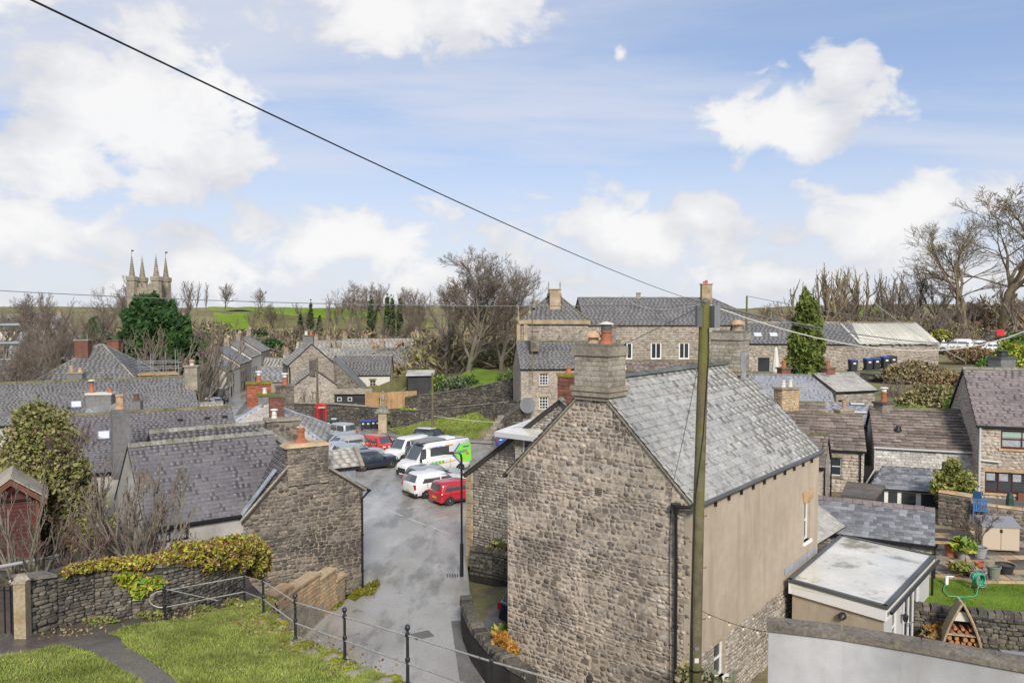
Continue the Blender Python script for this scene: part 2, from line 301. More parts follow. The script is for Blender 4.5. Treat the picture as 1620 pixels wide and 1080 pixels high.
mk('rough_field', [(.17, .15, .065), (.13, .13, .05)], rough=.97, island=False, ns=.04, fine=.6, famt=.25, bump=0, spec=.1, stains=[((.20, .14, .09), .05, .5, .7, .6)])
mk('soil', [(.085, .062, .05), (.12, .085, .07)], rough=.97, island=False, ns=1, fine=9, famt=.4, bump=.8, bs=16)
mk('bark', [(.17, .15, .12), (.21, .18, .145)], rough=.95, island=False, ns=1.2, fine=10, famt=.3, bump=.5, stains=[((.15, .16, .06), .7, .52, .72, .6)])
mk('twig', [(.21, .17, .135), (.17, .14, .115), (.25, .20, .16)], rough=.95, ns=.3, namt=.2, fine=3, famt=.15, bump=0, spec=.2)
mk('twig_gold', [(.27, .215, .13), (.20, .16, .11), (.17, .14, .10)], rough=.95, ns=.3, namt=.2, fine=3, famt=.15, bump=0, spec=.2)  # yellow sunlight on the bare branches is put into this colour
mk('twig_red', [(.17, .105, .095), (.20, .13, .11)], rough=.95, ns=.4, fine=3, bump=0, spec=.2)
mk('needle', [(.04, .095, .028), (.028, .07, .024), (.065, .135, .03), (.022, .055, .022)], rough=.8, ns=.35, namt=.35, fine=2, famt=.25, bump=0, spec=.25)
mk('cypress', [(.14, .18, .04), (.09, .125, .03), (.19, .22, .05)], rough=.8, ns=.5, namt=.3, fine=2, famt=.2, bump=0, spec=.25)
mk('ivy', [(.24, .27, .07), (.15, .18, .05), (.30, .27, .10), (.12, .14, .045), (.20, .15, .08)], rough=.7, ns=.5, namt=.3, fine=3, bump=0, spec=.3)
mk('gold_leaf', [(.40, .42, .03), (.29, .34, .03), (.47, .44, .08), (.24, .25, .03), (.35, .22, .05)], rough=.6, ns=1.2, namt=.2, fine=4, bump=0, spec=.3)
mk('russet_leaf', [(.24, .09, .05), (.16, .07, .045), (.30, .17, .05), (.12, .06, .04)], rough=.7, ns=1.5, fine=4, bump=0, spec=.3)
mk('dark_leaf', [(.05, .085, .03), (.035, .06, .025), (.08, .12, .035), (.06, .07, .04)], rough=.6, ns=.8, fine=3, bump=0, spec=.35)
mk('bright_leaf', [(.12, .24, .025), (.09, .18, .025), (.19, .30, .035), (.26, .30, .05)], rough=.6, ns=.8, fine=3, bump=0, spec=.35)
mk('grey_leaf', [(.13, .16, .10), (.10, .13, .075), (.17, .20, .13)], rough=.7, ns=.8, fine=3, bump=0, spec=.3)
mk('brown_leaf', [(.30, .235, .13), (.22, .18, .10), (.36, .30, .17), (.25, .24, .11)], rough=.8, ns=.6, fine=3, bump=0, spec=.25)
mk('rust_leaf', [(.40, .19, .03), (.30, .14, .03), (.47, .27, .05)], rough=.7, ns=1, fine=4, bump=0)
mk('leaf_mix', [(.22, .28, .05), (.17, .20, .04), (.28, .30, .07), (.24, .18, .08)], rough=.7, ns=.8, fine=3, bump=0)
mk('terracotta', [(.42, .145, .075), (.36, .13, .07)], rough=.8, ns=3, fine=14, famt=.2, bump=.2)
mk('buff_clay', [(.46, .30, .19), (.42, .28, .18)], rough=.85, ns=3, fine=14, famt=.25, bump=.2, stains=[((.20, .15, .09), 4, .5, .7, .5)])
mk('brick', [(.34, .10, .055), (.28, .085, .05), (.40, .14, .075), (.22, .08, .055)], rough=.9, ns=1.5, fine=14, famt=.25, bump=.3)
mk('brick_dark', [(.21, .08, .055), (.16, .07, .05), (.26, .10, .07), (.12, .065, .05)], rough=.9, ns=1.5, fine=14, famt=.25, bump=.3, stains=[((.08, .07, .06), 2, .5, .7, .6)])
mk('black_paint', [(.018, .018, .02)], rough=.35, island=False, famt=0, namt=0, bump=0, spec=.5)
mk('rail_paint', [(.022, .024, .026)], rough=.35, island=False, famt=.2, fine=30, bump=.15, spec=.5, stains=[((.20, .19, .17), 9, .60, .68, .7)])
mk('rail_bar', [(.34, .33, .31)], rough=.4, island=False, famt=.2, fine=20, bump=.15, spec=.5, stains=[((.12, .09, .06), 7, .55, .65, .8)])  # pale highlights along the iron bars are put into the base colour
mk('white_paint', [(.76, .76, .76)], rough=.4, island=False, famt=.05, namt=.03, bump=0)
mk('cream_paint', [(.60, .58, .52)], rough=.5, island=False, famt=.05, namt=.03, bump=0)
mk('grey_trim', [(.09, .095, .10)], rough=.45, island=False, famt=.08, bump=0)
mk('fascia_grey', [(.52, .52, .52)], rough=.5, island=False, famt=.05, namt=.05, bump=0)
mk('dark_wood', [(.055, .045, .035), (.04, .035, .03)], rough=.8, bump=.2)
mk('black_shed', [(.035, .037, .04), (.05, .052, .055)], rough=.8, ns=1, bump=.1)
mk('red_shed', [(.10, .032, .028), (.12, .037, .032), (.085, .028, .025)], rough=.75, ns=1, fine=8, famt=.15, bump=.2)
mk('weathered_wood', [(.36, .32, .26), (.30, .265, .22)], rough=.85, ns=1, fine=8, famt=.2, bump=.3, stains=[((.16, .14, .11), 3, .5, .7, .5)])
mk('tan_wood', [(.40, .25, .12), (.46, .29, .14), (.36, .22, .11), (.43, .29, .16)], rough=.8, ns=.8, fine=6, famt=.2, bump=.2)
mk('olive_wood', [(.21, .20, .09), (.17, .16, .075)], rough=.85, ns=1, bump=.2)
mk('pole_wood', [(.14, .12, .075), (.115, .10, .065)], rough=.85, island=False, ns=1.2, fine=6, famt=.3, bump=.5, bs=18, stains=[((.14, .14, .02), 1.0, .42, .62, .75, (4, 4, .35)), ((.05, .045, .03), 9, .58, .68, .6, (6, 6, .3))])
mk('steel', [(.48, .50, .52)], rough=.35, metal=.8, island=False, famt=.1, bump=0)
mk('tin', [(.53, .52, .45), (.47, .46, .40), (.57, .56, .50)], rough=.35, ns=.3, namt=.1, fine=2, famt=.1, bump=0, spec=.6)
mk('dish', [(.16, .17, .18)], rough=.5, island=False, famt=.1, bump=0)
mk('membrane', [(.74, .72, .64), (.66, .64, .57)], rough=.16, island=False, ns=.5, namt=.12, fine=5, famt=.06, bump=.04, bs=3, spec=.6, rv=.1, stains=[((.20, .19, .12), .75, .52, .66, .75, (1, 1, 1)), ((.66, .66, .63), .9, .56, .64, .5)])
mk('wire', [(.02, .02, .02)], rough=.6, island=False, famt=0, namt=0, bump=0)
mk('wire_white', [(.62, .60, .55)], rough=.6, island=False, famt=0, namt=0, bump=0)
mk('glass', [(.035, .042, .048)], rough=.06, island=False, famt=0, namt=0, bump=0, spec=.8)
mk('curtain', [(.36, .38, .42), (.30, .32, .35)], rough=.7, ns=3, bump=0, coat=.6)
mk('car_glass', [(.13, .15, .16)], metal=.55, rough=.06, island=False, famt=0, namt=0, bump=0, spec=.9)
mk('tyre', [(.018, .018, .018)], rough=.85, island=False, famt=0, bump=0)
mk('alloy', [(.42, .42, .43)], rough=.3, metal=.7, island=False, famt=0, namt=0, bump=0)
mk('car_plastic', [(.03, .03, .032)], rough=.5, island=False, famt=0, namt=0, bump=0)
mk('tail_red', [(.40, .012, .01)], rough=.15, island=False, famt=0, namt=0, bump=0, coat=.5)
mk('lamp_glass', [(.62, .64, .66)], rough=.1, island=False, famt=0, namt=0, bump=0, coat=.8)
mk('plate_white', [(.7, .7, .66)], rough=.4, island=False, famt=0, namt=0, bump=0)
mk('plate_yellow', [(.62, .42, .05)], rough=.4, island=False, famt=0, namt=0, bump=0)
def paint(name, c, metal=.0): return mk(name, [c], rough=.28, metal=metal, island=False, famt=.05, namt=.04, fine=3, bump=0, spec=.5, coat=.9)
paint('p_silver', (.46, .45, .43), .35); paint('p_red', (.50, .035, .022)); paint('p_white', (.70, .70, .69)); paint('p_navy', (.022, .028, .048)); paint('p_black', (.014, .015, .018)); paint('p_crimson', (.42, .012, .022)); paint('p_teal', (.34, .40, .40), .3); paint('p_grey', (.36, .37, .40), .3); paint('p_blue', (.03, .06, .22)); paint('p_green', (.22, .72, .06)); paint('p_lilac', (.42, .43, .50), .3)
def flat(name, c, rough=.6): return mk(name, [c], rough=rough, island=False, famt=.03, namt=.02, bump=0)
flat('phone_red', (.52, .022, .02), .35); flat('bin_black', (.03, .032, .036)); flat('bin_blue', (.03, .07, .36), .45); flat('bin_green', (.02, .09, .045), .45); flat('bin_purple', (.28, .08, .34), .45); flat('ink_blue', (.03, .10, .50)); flat('ink_red', (.60, .03, .03)); flat('ink_orange', (.70, .35, .02)); flat('ink_green', (.10, .50, .07)); flat('line_paint', (.52, .52, .50)); flat('sign_red', (.55, .02, .03)); flat('chair_blue', (.05, .15, .34)); flat('plastic_beige', (.50, .42, .32)); flat('plastic_grey', (.24, .25, .27)); flat('hose', (.04, .42, .22), .35); flat('pot_grey', (.30, .31, .34)); flat('pot_green', (.20, .22, .17)); flat('pot_black', (.03, .03, .035)); flat('brown_paint', (.075, .022, .016), .4); flat('canvas', (.62, .59, .53)); flat('bulb', (.75, .62, .38), .2); flat('green_door', (.02, .06, .04)); flat('rust_brown', (.17, .07, .045)); flat('blue_pole', (.05, .18, .60)); flat('log_end', (.40, .20, .09), .9); flat('blind', (.33, .44, .38)); flat('shingle', (.10, .085, .07))
# ---------------------------------------------------------------- pieces: stones and slates
def stone_unit(seed):
    r = random.Random(seed); ring = []
    base = [(0.09, .14), (.5, .05), (.91, .14), (.97, .5), (.91, .87), (.5, .96), (.09, .86), (.03, .5)]
    b = [(x + r.uniform(-.05, .05), y + r.uniform(-.10, .10), 0) for x, y in base]
    fz = [(.5 + (x - .5) * r.uniform(.84, .96), .5 + (y - .5) * r.uniform(.80, .95), r.uniform(.78, 1.06)) for x, y, _ in b]
    vs = b + fz + [(.5 + r.uniform(-.1, .1), .5 + r.uniform(-.1, .1), r.uniform(.8, 1.12))]
    q = [(i, (i + 1) % 8, (i + 1) % 8 + 8, i + 8) for i in range(8)] + [(16, 8, 9, 10), (16, 10, 11, 12), (16, 12, 13, 14), (16, 14, 15, 8)]
    return np.array(vs), np.array(q)
def block_unit(seed):
    r = random.Random(seed)
    e = lambda: r.uniform(-.012, .012)
    b = [(0.01, .01, 0), (.99, .01, 0), (.99, .99, 0), (.01, .99, 0)]
    f = [(.035 + e(), .06 + e(), 1 + e() * 8), (.965 + e(), .06 + e(), 1 + e() * 8), (.965 + e(), .94 + e(), 1 + e() * 8), (.035 + e(), .94 + e(), 1 + e() * 8)]
    return np.array(b + f), np.array([(4, 5, 6, 7), (0, 1, 5, 4), (1, 2, 6, 5), (2, 3, 7, 6), (3, 0, 4, 7)])
def slate_unit(seed):
    r = random.Random(seed); a = r.uniform(0, .03); c = a + r.uniform(-.012, .012); d = r.uniform(-.07, .07)
    vs = [(.008, a - .04, .45), (.992, c - .04, .45), (.008, a - .04, 1.0 + d), (.992, c - .04, 1.0 - d * .5), (.992, 1.06, .12), (.008, 1.06, .12)]
    vs += [(.978, 1.06, 0), (.022, 1.06, 0)]
    return np.array(vs), np.array([(2, 3, 4, 5), (0, 1, 3, 2), (1, 6, 4, 3), (0, 2, 5, 7)])
UNITS = {'stone': [stone_unit(i) for i in range(8)], 'block': [block_unit(i) for i in range(4)], 'slate': [slate_unit(i) for i in range(6)]}
UMESH = {}
def umesh(kind, k, mat):
    key = (kind, k, mat.name)
    if key not in UMESH:
        v, q = UNITS[kind][k]; UMESH[key] = fast_mesh(kind, v, q, mat)
    return UMESH[key]
def interval(poly, v):
    xs = []
    n = len(poly)
    for i in range(n):
        (a, b), (c, d) = poly[i], poly[(i + 1) % n]
        if abs(b - d) < 1e-9:
            if abs(v - b) < 1e-6: xs += [a, c]
            continue
        if min(b, d) - 1e-9 <= v <= max(b, d) + 1e-9: xs.append(a + (c - a) * (v - b) / (d - b))
    return (min(xs), max(xs)) if xs else None
def rows(poly, h, w0, w1, holes=(), vj=.18, half=False, seed=1):
    r = random.Random(seed); v0 = min(p[1] for p in poly); v1 = max(p[1] for p in poly); v = v0; out = []; k = 0
    while v < v1 - .02:
        hh = h * r.uniform(1 - vj, 1 + vj); ve = min(v + hh, v1)
        if v1 - ve < h * .35: ve = v1
        A = interval(poly, v + 1e-4); B = interval(poly, ve - 1e-4)
        if A and B:
            segs = [(max(A[0], B[0]), min(A[1], B[1]))]
            for (ha, hb, hc, hd) in holes:      # u0,u1,v0,v1
                if ve > hc + .02 and v < hd - .02:
                    ns = []
                    for (a, b) in segs:
                        if hb <= a or ha >= b: ns.append((a, b)); continue
                        if ha > a: ns.append((a, ha))
                        if hb < b: ns.append((hb, b))
                    segs = ns
            for (a, b) in segs:
                if b - a < .04: continue
                u = a; first = True
                while u < b - 1e-3:
                    w = r.uniform(w0, w1)
                    if first and half and k % 2: w *= .5
                    first = False
                    e = u + w
                    if b - e < w0 * .55: e = b
                    out.append((u, e, v, ve)); u = e
        v = ve; k += 1
    return out
CAMP = Vector((0, 0, CZ))
def pieces(owner, fr, cells, kind, name, mat, t, limit=300, tj=.35, seed=3, many=None, inset=0.0):
    """cells of a face -> the first `limit` (largest in view) as objects, the rest as one stuff part."""
    r = random.Random(seed)
    if kind == 'stone':
        def wp(c):
            a, b, e, f = c; y = .34 * (f - e) * math.sin(a * 1.9 + 2.2 * math.sin(e * 1.3) + seed) + r.uniform(-.12, .12) * (f - e); g_ = r.uniform(-.06, .16) * (f - e); return (a - r.uniform(-.1, .06) * (f - e), b + r.uniform(-.1, .06) * (f - e), e + y - g_, f + y + g_)
        hi = max(c[3] for c in cells) if cells else 0; lo = min(c[2] for c in cells) if cells else 0
        cells = [wp(c) if c[3] < hi - .05 and c[2] > lo + .02 else c for c in cells]
    def key(c):
        q = fr.p((c[0] + c[1]) / 2, (c[2] + c[3]) / 2); return -(c[1] - c[0]) * (c[3] - c[2]) / (q - CAMP).length_squared
    cells = sorted(cells, key=key)
    A, B = cells[:limit], cells[limit:]
    off = ORG[owner.name]; nk = len(UNITS[kind])
    M3 = Matrix((fr.u, fr.v, fr.n)).transposed()
    for c in A:
        k = r.randrange(nk); o = bpy.data.objects.new(name, umesh(kind, k, mat))
        th = t * r.uniform(1 - tj, 1 + tj)
        q = fr.p(c[0], c[2], inset) - off
        m = (M3 @ Matrix.Diagonal((c[1] - c[0], c[3] - c[2], th))).to_4x4(); m.translation = q
        o.matrix_local = m; o.parent = owner; COL.objects.link(o)
        ORG[o.name] = off
    if B:
        R3 = fr.m(); vs = []; qs = []; b = 0; o0 = np.array(fr.o) - np.array(off)
        for c in B:
            v, q = UNITS[kind][r.randrange(nk)]
            w = v * np.array([c[1] - c[0], c[3] - c[2], t * r.uniform(1 - tj, 1 + tj)]) + np.array([c[0], c[2], inset])
            vs.append(w); qs.append(q + b); b += len(v)
        P = np.concatenate(vs) @ R3 + o0
        me = fast_mesh(name, P, np.concatenate(qs), mat)
        link(many or (name + ('es' if name[-1] == 'h' else 's')), me, owner, kind='stuff')
def wall_face(root, fr, poly, holes, mat, name='wall', depth=.16, rect_top=None):
    """Thin wall with real openings (each with reveals). poly = rectangle [0..W]x[0..H] plus what stands above rect_top."""
    mb = MB(); W0 = min(p[0] for p in poly); W1 = max(p[0] for p in poly); V0 = min(p[1] for p in poly); V1 = max(p[1] for p in poly)
    if not holes:
        mb.add([fr.p(a, b) for a, b in poly], [tuple(range(len(poly)))])
    else:
        T = rect_top if rect_top is not None else V1
        us = sorted({W0, W1} | {h[0] for h in holes} | {h[1] for h in holes}); vs = sorted({V0, T} | {h[2] for h in holes} | {h[3] for h in holes})
        for i in range(len(us) - 1):
            for j in range(len(vs) - 1):
                cu, cv = (us[i] + us[i + 1]) / 2, (vs[j] + vs[j + 1]) / 2
                if any(h[0] < cu < h[1] and h[2] < cv < h[3] for h in holes): continue
                mb.add([fr.p(us[i], vs[j]), fr.p(us[i + 1], vs[j]), fr.p(us[i + 1], vs[j + 1]), fr.p(us[i], vs[j + 1])], [(0, 1, 2, 3)])
        up = [p for p in poly if p[1] >= T - 1e-6]
        if T < V1 - 1e-6: mb.add([fr.p(a, b) for a, b in up], [tuple(range(len(up)))])
        for h in holes:
            c = [(h[0], h[2]), (h[1], h[2]), (h[1], h[3]), (h[0], h[3])]
            for k in range(4):
                (a, b), (e, f) = c[k], c[(k + 1) % 4]
                mb.add([fr.p(a, b), fr.p(e, f), fr.p(e, f, -depth), fr.p(a, b, -depth)], [(3, 2, 1, 0)])
    return mb.build(name, mat, root)
def window(root, fr, u0, u1, v0, v1, frame='white_paint', bars=(1, 1), depth=.12, glass='glass', ft=.06, sill='dressed', lintel='dressed', name='window', proud=.04, label=None):
    """frame set back in the opening, panes behind it; bars = (columns, rows)"""
    mb = MB(); c0, c1 = -depth - .03, -depth + .03
    for a, b, c, d in ((u0, u1, v0, v0 + ft), (u0, u1, v1 - ft, v1), (u0, u0 + ft, v0 + ft, v1 - ft), (u1 - ft, u1, v0 + ft, v1 - ft)): mb.fbox(fr, a, b, c, d, c0, c1)
    nc, nr = bars; bt = ft * .7
    for i in range(1, nc):
        x = u0 + (u1 - u0) * i / nc; mb.fbox(fr, x - bt / 2, x + bt / 2, v0 + ft, v1 - ft, c0 + .005, c1 - .004)
    for j in range(1, nr):
        y = v0 + (v1 - v0) * j / nr
        for i in range(nc):
            mb.fbox(fr, u0 + (u1 - u0) * i / nc + (ft if i == 0 else bt / 2), u0 + (u1 - u0) * (i + 1) / nc - (ft if i == nc - 1 else bt / 2), y - bt / 2, y + bt / 2, c0 + .006, c1 - .005)
    w = mb.build(name, MT[frame], root)
    if label: w['label'] = label
    for i in range(nc):
        for j in range(nr):
            if nc * nr > 9 and (i or j): continue
            p = MB()
            if nc * nr > 9: p.add([fr.p(u0, v0, c0 + .02), fr.p(u1, v0, c0 + .02), fr.p(u1, v1, c0 + .02), fr.p(u0, v1, c0 + .02)], [(0, 1, 2, 3)])
            else:
                a, b = u0 + (u1 - u0) * i / nc, u0 + (u1 - u0) * (i + 1) / nc; c, d = v0 + (v1 - v0) * j / nr, v0 + (v1 - v0) * (j + 1) / nr
                p.add([fr.p(a, c, c0 + .02), fr.p(b, c, c0 + .02), fr.p(b, d, c0 + .02), fr.p(a, d, c0 + .02)], [(0, 1, 2, 3)])
            p.build('pane', MT[glass], w)
    if sill: s = MB(); s.fbox(fr, u0 - .1, u1 + .1, v0 - .12, v0, -depth, proud + .05); s.build('sill', MT[sill], w)
    if lintel: s = MB(); s.fbox(fr, u0 - .12, u1 + .12, v1, v1 + .2, -.02, proud); s.build('lintel', MT[lintel], w)
    return w
def chimney(root, x, y, z0, z1, sx, sy, ang=0.0, mat='chimney_stone', pots=(('terracotta', .0, .5, .12),), cap=.12, name='chimney', piece=None, ph=.17, pw=.35, capmat=None, label=None, flare=.08, moss=False):
    """stack with string course; pots = (material, offset along sx, height, radius[, style])"""
    c = MB(); c.box((x, y, z0), sx, sy, z1 - z0, ang); o = c.build(name, MT[mat if piece is None else 'dark_mortar'], root)
    if label: o['label'] = label
    if piece:
        ca, sa = math.cos(ang), math.sin(ang)
        U = Vector((ca, sa, 0)); W = Vector((-sa, ca, 0)); C = Vector((x, y, z0))
        for uu, ww, a, b in ((U, -W, sx, sy), (W, U, sy, sx), (-W, -U, sy, sx)):
            f = Fr(C + ww * b / 2 - uu * a / 2, uu)
            if f.n.dot(CAMP - C) < 0: continue
            pieces(o, f, rows([(0, 0), (a, 0), (a, z1 - z0), (0, z1 - z0)], ph, pw * .6, pw * 1.2, seed=int(x * 7) + 3), piece, 'brick' if 'brick' in mat else 'stone', MT[mat], .025, limit=90)
    k = MB(); k.box((x, y, z1), sx + flare * 2, sy + flare * 2, cap, ang); k.build('chimney_cap', MT[capmat or ('moss' if moss else mat)], o)
    ca, sa = math.cos(ang), math.sin(ang)
    for p in pots:
        pm, off, ph_, pr = p[:4]; st = p[4] if len(p) > 4 else 'plain'
        q = (x + off * ca, y + off * sa, z1 + cap)
        b = MB()
        b.lathe(q, [(pr * 1.15, 0), (pr * 1.15, .06), (pr, .08), (pr * .86, ph_ * .8), (pr * 1.05, ph_ * .85), (pr * 1.05, ph_), (pr * .75, ph_)], 10)
        pot = b.build('chimney_pot', MT[pm], o, smooth=False)
        if st == 'dome':
            b = MB(); b.lathe((q[0], q[1], q[2] + ph_), [(pr * .9, .0), (pr * .9, .12), (pr * 1.5, .13), (pr * 1.35, .22), (pr * .9, .30), (pr * .3, .34)], 10); b.build('cowl', MT['buff_clay'], pot)
        if st == 'hat':
            b = MB(); b.lathe((q[0], q[1], q[2] + ph_), [(pr * .85, .0), (pr * .85, .20), (pr * 1.5, .205), (pr * 1.3, .25), (pr * .5, .27)], 10); b.build('cowl', MT['plate_white'], pot)
        if st == 'cage':
            b = MB(); b.lathe((q[0], q[1], q[2] + ph_), [(pr * .9, .0), (pr * .9, .18), (pr * .9, .19)], 10); b.build('cowl_cage', MT['grey_trim'], pot)
            b = MB(); b.lathe((q[0], q[1], q[2] + ph_ + .19), [(pr * 1.4, .0), (pr * 1.3, .04), (pr * .3, .09)], 10); b.build('cowl', MT['canvas'], pot)
    return o
def slope(root, fr, poly, mat, h, w0, w1, limit=0, t=.028, piece='slate', slab=.12, name='roof', seed=5, vj=.04, under='underlay', many=None):
    mb = MB(); mb.prism(fr, poly, -slab, 0); o = mb.build(name, MT[under], root)
    cells = rows(poly, h, w0, w1, vj=vj, half=True, seed=seed)
    cells = [c for c in cells]
    pieces(o, fr, cells, 'slate', piece, MT[mat], t, limit=limit, seed=seed, many=many)
    return o
def ridge(roof, p, q, mat='ridge_stone', seg=.45, w=.16, h=.07, limit=300, name='ridge_tile', flat_=False):
    p, q = Vector(p), Vector(q); d = q - p; L = d.length; n = max(1, int(L / seg)); d.normalize(); s = d.cross(UP).normalized(); up = s.cross(d).normalized(); r = random.Random(int(L * 10))
    all_ = MB() if n > limit or limit == 0 else None
    for i in range(n):
        a = p + d * (L * i / n + .008); b = p + d * (L * (i + 1) / n - .008); k = r.uniform(-.012, .012)
        mb = all_ or MB()
        pr = [(-w, -h * 1.3), (-w * .55, h * .35 + k), (0, h + k), (w * .55, h * .35 + k), (w, -h * 1.3)]
        vs = [a + s * x + up * (y + .01 * (i % 2)) for x, y in pr] + [b + s * x + up * y for x, y in pr]
        mb.add(vs, [(0, 1, 6, 5), (1, 2, 7, 6), (2, 3, 8, 7), (3, 4, 9, 8), (4, 3, 2, 1, 0), (5, 6, 7, 8, 9)])
        if not all_: mb.build(name, MT[mat], roof)
    if all_: all_.build('ridge_tiles', MT[mat], roof, kind='stuff')
def gutter(root, fr, a0, a1, b, mat='black_paint', out=.12, r=.06):
    mb = MB(); mb.fbox(fr, a0, a1, b - r, b + r * .7, out - r, out + r); mb.build('gutter', MT[mat], root)
def downpipe(root, pts, mat='black_paint', r=.045, name='drainpipe', hopper=False):
    mb = MB(); mb.tube(pts, r, 7)
    if hopper:
        p = Vector(pts[0]); mb.lathe(p + Vector((0, 0, -.25)), [(r * 1.3, 0), (.09, .12), (.15, .25), (.15, .33)], 8)
    p0, p1 = Vector(pts[-2]), Vector(pts[-1]); L = (p1 - p0).length
    for k in range(1, int(L / 1.6) + 1): q = p0 + (p1 - p0) * (k * 1.6 / L); mb.lathe(q, [(r * 1.45, -.04), (r * 1.45, .04)], 8)
    return mb.build(name, MT[mat], root)
def house(name, label, A, B, W, zb, ze, zr, cat='house', wall='far_stone', roofm='slate_grey', group=None, zeb=None, ro=None, faces='FLR', skin='block', sh=.22, sw=.45, st=.03, slim=0, cl=0, ch=.25, cw=(.25, .4), ov=.12, eo=.2,
          wins=None, hip='', ridgem='ridge_stone', rlim=60, rseg=.45, gut='black_paint', plain=(), wallmat={}, stt=.028, rpiece='slate', skinL=None, rside='FB', rend=0):
    """Gabled or hipped house. A, B = ends of the front eaves wall, left to right seen from outside. Returns a dict of frames."""
    A, B = Vector((A[0], A[1])), Vector((B[0], B[1])); u2 = (B - A); L = u2.length; u2.normalize()
    u = Vector((u2.x, u2.y, 0)); nf = u.cross(UP); bk = -nf; zeb = ze if zeb is None else zeb; ro = W / 2 if ro is None else ro
    root = thing(name, label, cat, (A.x, A.y, zb), group)
    A3 = Vector((A.x, A.y, zb)); B3 = Vector((B.x, B.y, zb)); H = ze - zb; HB = zeb - zb; HR = zr - zb
    fF = Fr(A3, u); fR = Fr(B3, bk); fB = Fr(B3 + bk * W, -u); fL = Fr(A3 + bk * W, -bk)
    wins = wins or {}
    polys = {'F': [(0, 0), (L, 0), (L, H), (0, H)], 'B': [(0, 0), (L, 0), (L, HB), (0, HB)],
             'R': [(0, 0), (W, 0), (W, HB)] + ([] if 'R' in hip else [(ro, HR)]) + [(0, H)], 'L': [(0, 0), (W, 0), (W, H)] + ([] if 'L' in hip else [(W - ro, HR)]) + [(0, HB)]}
    frs = {'F': fF, 'B': fB, 'R': fR, 'L': fL}
    for k in 'FBRL':
        holes = [w[:4] for w in wins.get(k, [])]
        wm = wallmat.get(k, wall); coreM = {'rubble': 'rubble_mortar', 'coursed': 'rubble_mortar', 'dark_rubble': 'dark_mortar', 'drystone': 'dry_core'}.get(wm, wm)
        wo = wall_face(root, frs[k], polys[k], holes, MT[coreM], rect_top=min(H, HB) if k in 'RL' else None)
        for w in wins.get(k, []):
            kw = dict(w[4]) if len(w) > 4 else {}
            window(root, frs[k], *w[:4], **kw)
        if k in faces and k not in plain and skin:
            pieces(wo, frs[k], rows(polys[k], sh, sw * .55, sw * 1.25, holes=[(h[0] - .02, h[1] + .02, h[2] - .02, h[3] + .02) for h in holes], seed=int(abs(A.x * 31 + A.y * 7)) + ord(k)), (skinL or {}).get(k, skin), 'stone', MT[wm], st, limit=slim, inset=-.004)
    # roof slopes
    rz = zr; info = {'root': root, 'L': L, 'F': fF, 'R': fR, 'Bk': fB, 'Lf': fL, 'u': u, 'bk': bk}
    def mkslope(o, uu, run, rise, length, hipL, hipR, lim, side):
        sl = math.hypot(run, rise); back = Vector((-uu.y, uu.x, 0)) if False else UP.cross(uu)
        v = (back * run + UP * rise) / sl; n = uu.cross(v).normalized()
        k = eo / sl * 1.0; org = o - v * eo + n * .03
        fr = Fr(org, uu, v, n); S_ = sl + eo
        a0 = -ov if not hipL else -eo * .9; a1 = length + (ov if not hipR else eo * .9)
        hl = (W / 2) if hipL else 0; hr = (W / 2) if hipR else 0
        if side in 'LR': poly = [(-eo, 0), (length + eo, 0), (length / 2, S_)]
        else: poly = [(a0, 0), (a1, 0), (length - hr + (0 if hipR else ov), S_), (hl - (0 if hipL else ov), S_)]
        r = slope(root, fr, poly, roofm, ch, cw[0], cw[1], limit=lim, seed=int(abs(A.x * 3 + A.y)) + ord(side), t=stt, piece=rpiece)
        info['r' + side] = r; info['f' + side] = fr; info['S' + side] = S_
        return r
    if 'F' in rside: mkslope(Vector((A.x, A.y, ze)), u, ro, zr - ze, L, 'L' in hip, 'R' in hip, cl, 'F')
    if 'B' in rside: mkslope(Vector((B.x, B.y, zeb)) + bk * W, -u, W - ro, zr - zeb, L, 'R' in hip, 'L' in hip, 0, 'B')
    if 'R' in hip: mkslope(Vector((B.x, B.y, ze)), bk, W / 2, zr - ze, W, 0, 0, 0, 'R')
    if 'L' in hip: mkslope(Vector((A.x, A.y, ze)) + bk * W, -bk, W / 2, zr - ze, W, 0, 0, 0, 'L')
    P0 = Vector((A.x, A.y, zr + .05)) + bk * ro + u * (W / 2 if 'L' in hip else -ov); P1 = Vector((B.x, B.y, zr + .05)) + bk * ro - u * (W / 2 if 'R' in hip else -ov)
    info['P0'], info['P1'] = P0, P1
    rr = info.get('rF') or info.get('rB')
    ridge(rr, P0, P1, ridgem, rseg, limit=rlim)
    for e, P in (('L', P0), ('R', P1)):
        if e in hip:
            for cn in ((A if e == 'L' else B), (A if e == 'L' else B) + Vector((bk.x, bk.y)) * W):
                ridge(rr, Vector((cn.x, cn.y, ze + .03)) + (P - Vector((cn.x, cn.y, P.z))).normalized() * -.15, P, ridgem, rseg, w=.11, h=.05, limit=rlim)
    if gut: gutter(root, fF, -ov, L + ov, H - .07, gut, out=.17)
    return info
def letters(curve, parent):
    t = bpy.data.objects.new('tmp', curve); me = bpy.data.meshes.new_from_object(t); me.materials.clear(); me.materials.append(curve.materials[0]); bpy.data.objects.remove(t)
    return link('lettering', me, parent)
